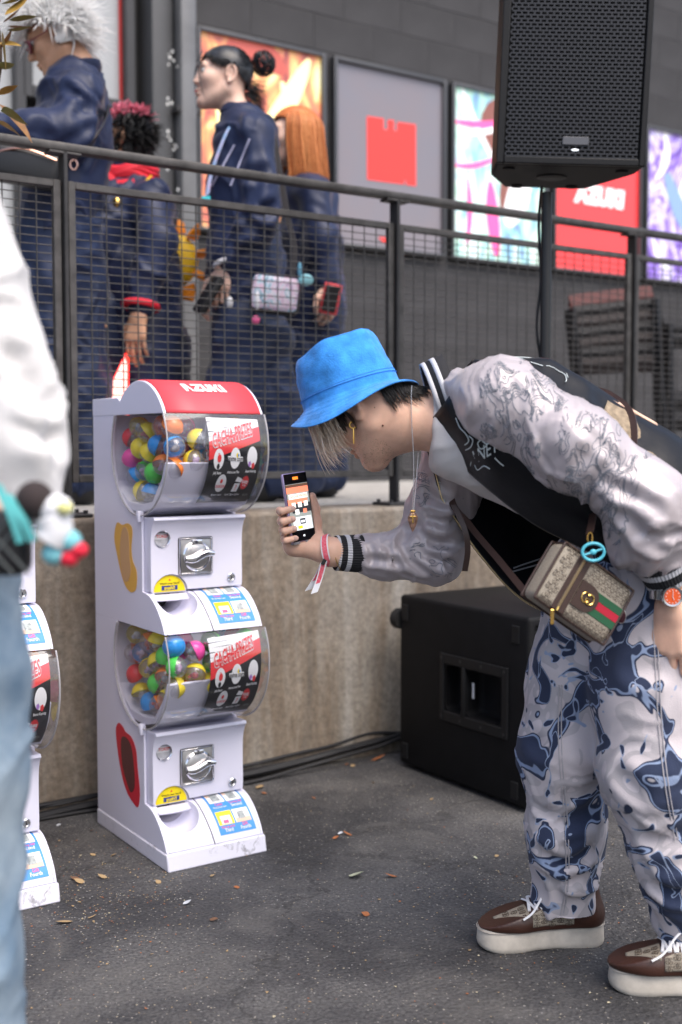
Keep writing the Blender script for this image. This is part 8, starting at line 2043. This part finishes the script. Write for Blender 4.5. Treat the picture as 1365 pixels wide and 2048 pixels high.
q0 = P(8, 1085, D5 - 0.17)
qb = empty('quilted_bag', q0, 0, 'blurred black quilted bag at the hip of the person in white', 'bag')
b = MB(); b.rbox(q0 + V(-0.03, 0, 0), (0.12, 0.05, 0.075), 0.014, 3); qbb = obj('bag_body', b, M_blackleather, qb, world=True)
b = MB()
for i in range(-6, 7):
    for sg in (-1, 1): b.tube([q0 + V(-0.03 + i * 0.018 - 0.03 * sg, -0.0262, -0.034), q0 + V(-0.03 + i * 0.018 + 0.03 * sg, -0.0262, 0.034)], 0.0016, 5) if abs(i) < 3 else None
tag(obj('quilt_seam', b, mat('quilt_grey', (0.10, 0.11, 0.11), 0.5), qbb, world=True), kind='stuff')
b = MB(); b.sphere(P(70, 1000, D5 - 0.19), (0.022, 0.02, 0.022), 16, 10); obj('pom_pom', b, mat('pom_brown', (0.035, 0.025, 0.025), 0.9), qb, world=True)
for a, e_ in (((-5, 970), (42, 1085)), ((15, 990), (66, 1082))):
    obj('cord', ribbon(crom([P(*a, D5 - 0.20), P((a[0] + e_[0]) / 2 + 4, (a[1] + e_[1]) / 2, D5 - 0.205), P(*e_, D5 - 0.20)], 6), 0.009, V(1, 0, 0.3), 0.004), mat('cord_teal', (0.12, 0.50, 0.50), 0.6), qb, world=True)
k0 = P(110, 1055, D5 - 0.19)
kp = empty('plush_charm', k0, 0, 'blurred small white and teal plush charm with red tips hanging from the bag', 'charm')
b = MB(); b.sphere(P(112, 1018, D5 - 0.19), (0.020, 0.018, 0.017), 16, 10); obj('head', b, mat('plush_white', (0.72, 0.72, 0.74), 0.9), kp, world=True)
b = MB(); b.sphere(P(130, 1016, D5 - 0.205), (0.009, 0.008, 0.008), 12, 8); obj('muzzle', b, mat('plush_lemon', (0.72, 0.70, 0.30), 0.9), kp, world=True)
b = MB(); b.tube(crom([P(104, 1030, D5 - 0.19), P(112, 1060, D5 - 0.19), P(100, 1085, D5 - 0.19)], 5), [0.012] + [0.020] * 9 + [0.014], 12); obj('torso', b, mat('plush_white', (0.72, 0.72, 0.74), 0.9), kp, world=True)
for x, y in ((140, 1082), (108, 1108)):
    b = MB(); b.sphere(P(x, y, D5 - 0.19), (0.014, 0.013, 0.013), 12, 8); obj('paw', b, mat('plush_teal', (0.20, 0.52, 0.58), 0.9), kp, world=True)
for x, y in ((156, 1100), (138, 1116)):
    b = MB(); b.sphere(P(x, y, D5 - 0.19), (0.012, 0.010, 0.010), 12, 8); obj('tip', b, mat('plush_red', (0.72, 0.02, 0.05), 0.8), kp, world=True)
# ------------------------------------------------------------------ small things
# slatted dark bench frame on its side behind the railing
fd = 5.35
def fq(x, y, dd=0.0): return P(x, y, fd + dd)
rack = empty('slatted_frame', V(*(P(1250, 940, fd)[:2]), Z_PLAT), 0, 'dark slatted frame with reddish top edge standing behind the railing', 'frame')
M_rack = mat('rack_dark', (0.011, 0.0105, 0.012), 0.65); M_rackr = mat('rack_red', (0.10, 0.026, 0.024), 0.6)
def bar(name, a, b_, w, m_, parent=rack, d=0.05):
    q = MB(); q.tube([a, b_], w, 4, ell=(1.0, d / w)); return obj(name, q, m_, parent, world=True, smooth=False)
bar('leg', fq(1142, 620), fq(1175, 960), 0.030, M_rack); bar('leg', fq(1308, 600, 0.15), fq(1330, 960, 0.15), 0.030, M_rack)
bar('top_edge', fq(1140, 612), fq(1304, 592, 0.15), 0.014, M_rackr)
for k_, (y0, y1) in enumerate(((625, 607), (648, 632), (668, 652), (690, 674), (708, 696), (728, 722))):
    bar('slat', fq(1148 + 3 * k_, y0), fq(1306 + 2 * k_, y1, 0.15), 0.018, M_rack if k_ % 2 == 0 else mat('rack_wood', (0.024, 0.018, 0.018), 0.7))
pal = empty('dark_crate', V(*(P(1345, 940, fd + 0.2)[:2]), Z_PLAT), 0, 'dark low crate beside the slatted frame behind the railing', 'crate')
for k_, y in enumerate((655, 675, 800, 840)):
    bar('board', P(1325, y, fd + 0.2), P(1470, y + 6, fd + 0.45), 0.022, M_rack, pal)
bar('post', P(1335, 650, fd + 0.2), P(1338, 950, fd + 0.2), 0.03, M_rack, pal); bar('post', P(1450, 650, fd + 0.4), P(1450, 950, fd + 0.4), 0.03, M_rack, pal)
# leafy twig hanging into the top left corner
tw = empty('leafy_branch', P(-30, 120, 3.2), 0, 'twig with olive and ochre leaves hanging in the upper left corner', 'plant')
bp_ = crom([P(-60, -60, 3.2), P(-8, 40, 3.2), P(2, 120, 3.2), P(-6, 200, 3.2), P(-2, 290, 3.2)], 8)
q = MB(); q.tube(bp_, np.linspace(0.006, 0.002, len(bp_)), 6); obj('stem', q, mat('twig_bark', (0.09, 0.06, 0.04), 0.8), tw, world=True)
lm = [mat('leaf_olive', (0.20, 0.20, 0.055), 0.5, var=0.3, vscale=30), mat('leaf_ochre', (0.36, 0.22, 0.05), 0.5, var=0.3, vscale=30), mat('leaf_brownish', (0.26, 0.13, 0.05), 0.55, var=0.3, vscale=30)]
rr = random.Random(33)
def leaf_mesh(L_, w_, bend=0.2, n=7):
    g = []
    for t in np.linspace(0, 1, n):
        ww = w_ * math.sin(math.pi * t ** 0.8) * 0.5 + 0.0004; g.append([(L_ * t, -ww, bend * L_ * t * t + 0.1 * ww), (L_ * t, 0, bend * L_ * t * t - 0.15 * ww), (L_ * t, ww, bend * L_ * t * t + 0.1 * ww)])
    b = MB(); b.grid(g); return b
for i, (x, y, a, L_) in enumerate(((6, 8, 0.3, .07), (14, 30, 0.6, .07), (20, 52, -0.2, .06), (22, 40, 0.2, .065), (8, 62, -1.4, .085), (10, 45, 0.5, .05), (18, 60, -0.1, .05), (0, 88, 0.1, .05), (4, 98, 0.5, .05), (0, 137, 0.15, .05), (2, 190, 0.4, .05), (2, 208, -0.6, .10), (6, 222, -0.3, .085), (0, 246, -0.3, .07), (-10, 20, 1.0, .06), (-14, 160, 2.6, .06), (-12, 70, 3.0, .06))):
    L_ *= 1.25; m_ = leaf_mesh(L_, L_ * 0.5, rr.uniform(-.3, .4)); Rm = np.array(Euler((rr.uniform(-.7, .7), -a, rr.uniform(-.5, .5))).to_matrix()); m_.v = [v_ @ Rm.T + P(x - 4, y, 3.2 + rr.uniform(-.06, .06)) for v_ in m_.v]
    obj('leaf', m_, lm[i % 3], tw, world=True)
# fallen leaves and scraps on the asphalt
lt = [mat('dry_tan', (0.36, 0.25, 0.13), 0.7), mat('dry_orange', (0.33, 0.12, 0.045), 0.7), mat('dry_pale', (0.40, 0.42, 0.30), 0.7), mat('paper_scrap', (0.6, 0.62, 0.66), 0.6), mat('dry_brown', (0.16, 0.085, 0.05), 0.75)]
NAMED = [(698, 1752, .045, .022, 2, 'pale green curled leaf on the asphalt in the middle'), (795, 1754, .034, .008, 1, 'thin rust orange leaf sliver right of the pale leaf'), (512, 1575, .030, .018, 0, 'tan leaf beside the foot of the white machine'), (535, 1588, .020, .011, 1, 'small orange leaf near the machine corner'), (705, 1672, .030, .007, 1, 'orange leaf sliver beside a paper scrap'), (676, 1668, .016, .013, 3, 'small translucent paper scrap on the asphalt'), (665, 1678, .020, .008, 1, 'brown leaf bit left of the paper scrap'), (702, 1534, .016, .012, 0, 'tan curled leaf by the cable bundle'), (742, 1522, .055, .010, 1, 'long rust coloured leaf by the wall foot'), (690, 1530, .014, .010, 1, 'small rust leaf beside the tan curled leaf'), (146, 1844, .040, .014, 0, 'broken tan leaf in the lower left'), (175, 1838, .022, .006, 0, 'narrow tan leaf bit right of the broken leaf'), (366, 1810, .022, .014, 3, 'small white paper scrap below the machine'), (420, 1754, .014, .009, 0, 'tan leaf bit before the machine corner'), (990, 1714, .012, .007, 0, 'small tan leaf right of the subwoofer'), (955, 1717, .010, .008, 2, 'tiny pale leaf near the subwoofer'), (215, 1757, .026, .010, 0, 'tan leaf flake between the machines'), (170, 1766, .028, .012, 0, 'curled tan leaf left of the machine foot'), (192, 1712, .018, .007, 0, 'pale leaf chip by the machine side'), (222, 1712, .018, .007, 0, 'pale leaf chip close to the machine side'), (160, 1760, .026, .010, 4, 'brown leaf bit left of the curled tan leaf'), (322, 1768, .016, .010, 0, 'tan leaf chip before the white machine'), (740, 1832, .020, .012, 1, 'orange crumbled leaf in the lower middle'), (420, 1840, .022, .012, 4, 'brown twig bit in the lower left'), (480, 1776, .016, .009, 1, 'orange leaf chip below the machine base'), (750, 1566, .012, .008, 0, 'small tan leaf before the cables'), (632, 1598, .014, .006, 1, 'red leaf sliver near the cables'), (860, 1600, .012, .008, 0, 'tan leaf chip by the subwoofer'), (113, 1652, .014, .008, 3, 'white chip near the thick cable'), (180, 1662, .014, .006, 1, 'orange leaf bit near the thick cable')]
for i, (x, y, L_, w_, k_, lb) in enumerate(NAMED):
    m_ = leaf_mesh(L_, w_ * 1.6, rr.uniform(0.1, 0.35), 6); a = rr.uniform(-0.5, 0.5) + (math.pi if rr.random() < .5 else 0); Rm = np.array(Euler((rr.uniform(-.2, .2), rr.uniform(-.15, .02), a)).to_matrix())
    q = np.concatenate(m_.v) @ Rm.T; q[:, 2] -= q[:, 2].min() - 0.0015; m_.v = [q]
    o = obj('paper_scrap' if k_ == 3 else 'fallen_leaf', m_, lt[k_], None); o.location = Vector(PZ(x, y, 0)); tag(o, lb, 'paper' if k_ == 3 else 'leaf', 'litter on the asphalt')
cr = MB(); rr = random.Random(77)
def crumb(x, y, sz):
    p = PZ(x, y, 0); a = rr.uniform(0, 6.28); n = rr.choice((3, 4, 5)); v_ = []
    for k_ in range(n):
        t = a + k_ / n * 6.283; r_ = sz * rr.uniform(0.5, 1.2); v_.append((p[0] + r_ * math.cos(t), p[1] + r_ * 1.1 * math.sin(t), 0.0015 + rr.uniform(0, sz * 0.5)))
    return v_, [tuple(range(n))]
mb_ = [MB() for _ in range(4)]
for i in range(1500):
    if rr.random() < 0.45: x, y = rr.gauss(200, 110), rr.gauss(1790, 60)
    elif rr.random() < 0.3: x, y = rr.gauss(1050, 160), rr.gauss(1840, 70)
    else: x, y = rr.uniform(-40, 1400), rr.uniform(1480, 2060)
    if y < 1440: continue
    mb_[rr.choice((0, 0, 1, 2, 3))].add(*crumb(x, y, rr.uniform(0.0010, 0.0030) * (1.5 if rr.random() < 0.08 else 1)))
for k_, m_ in enumerate(mb_):
    tag(obj('leaf_crumbs', m_, [lt[0], lt[1], mat('grit_grey', (0.30, 0.29, 0.28), 0.8), mat('grit_cream', (0.45, 0.40, 0.28), 0.8)][k_], None, smooth=False), ['tan leaf crumbs scattered on the asphalt', 'rust coloured leaf crumbs scattered on the asphalt', 'grey grit scattered on the asphalt', 'cream coloured crumbs scattered on the asphalt'][k_], 'crumbs', kind='stuff')
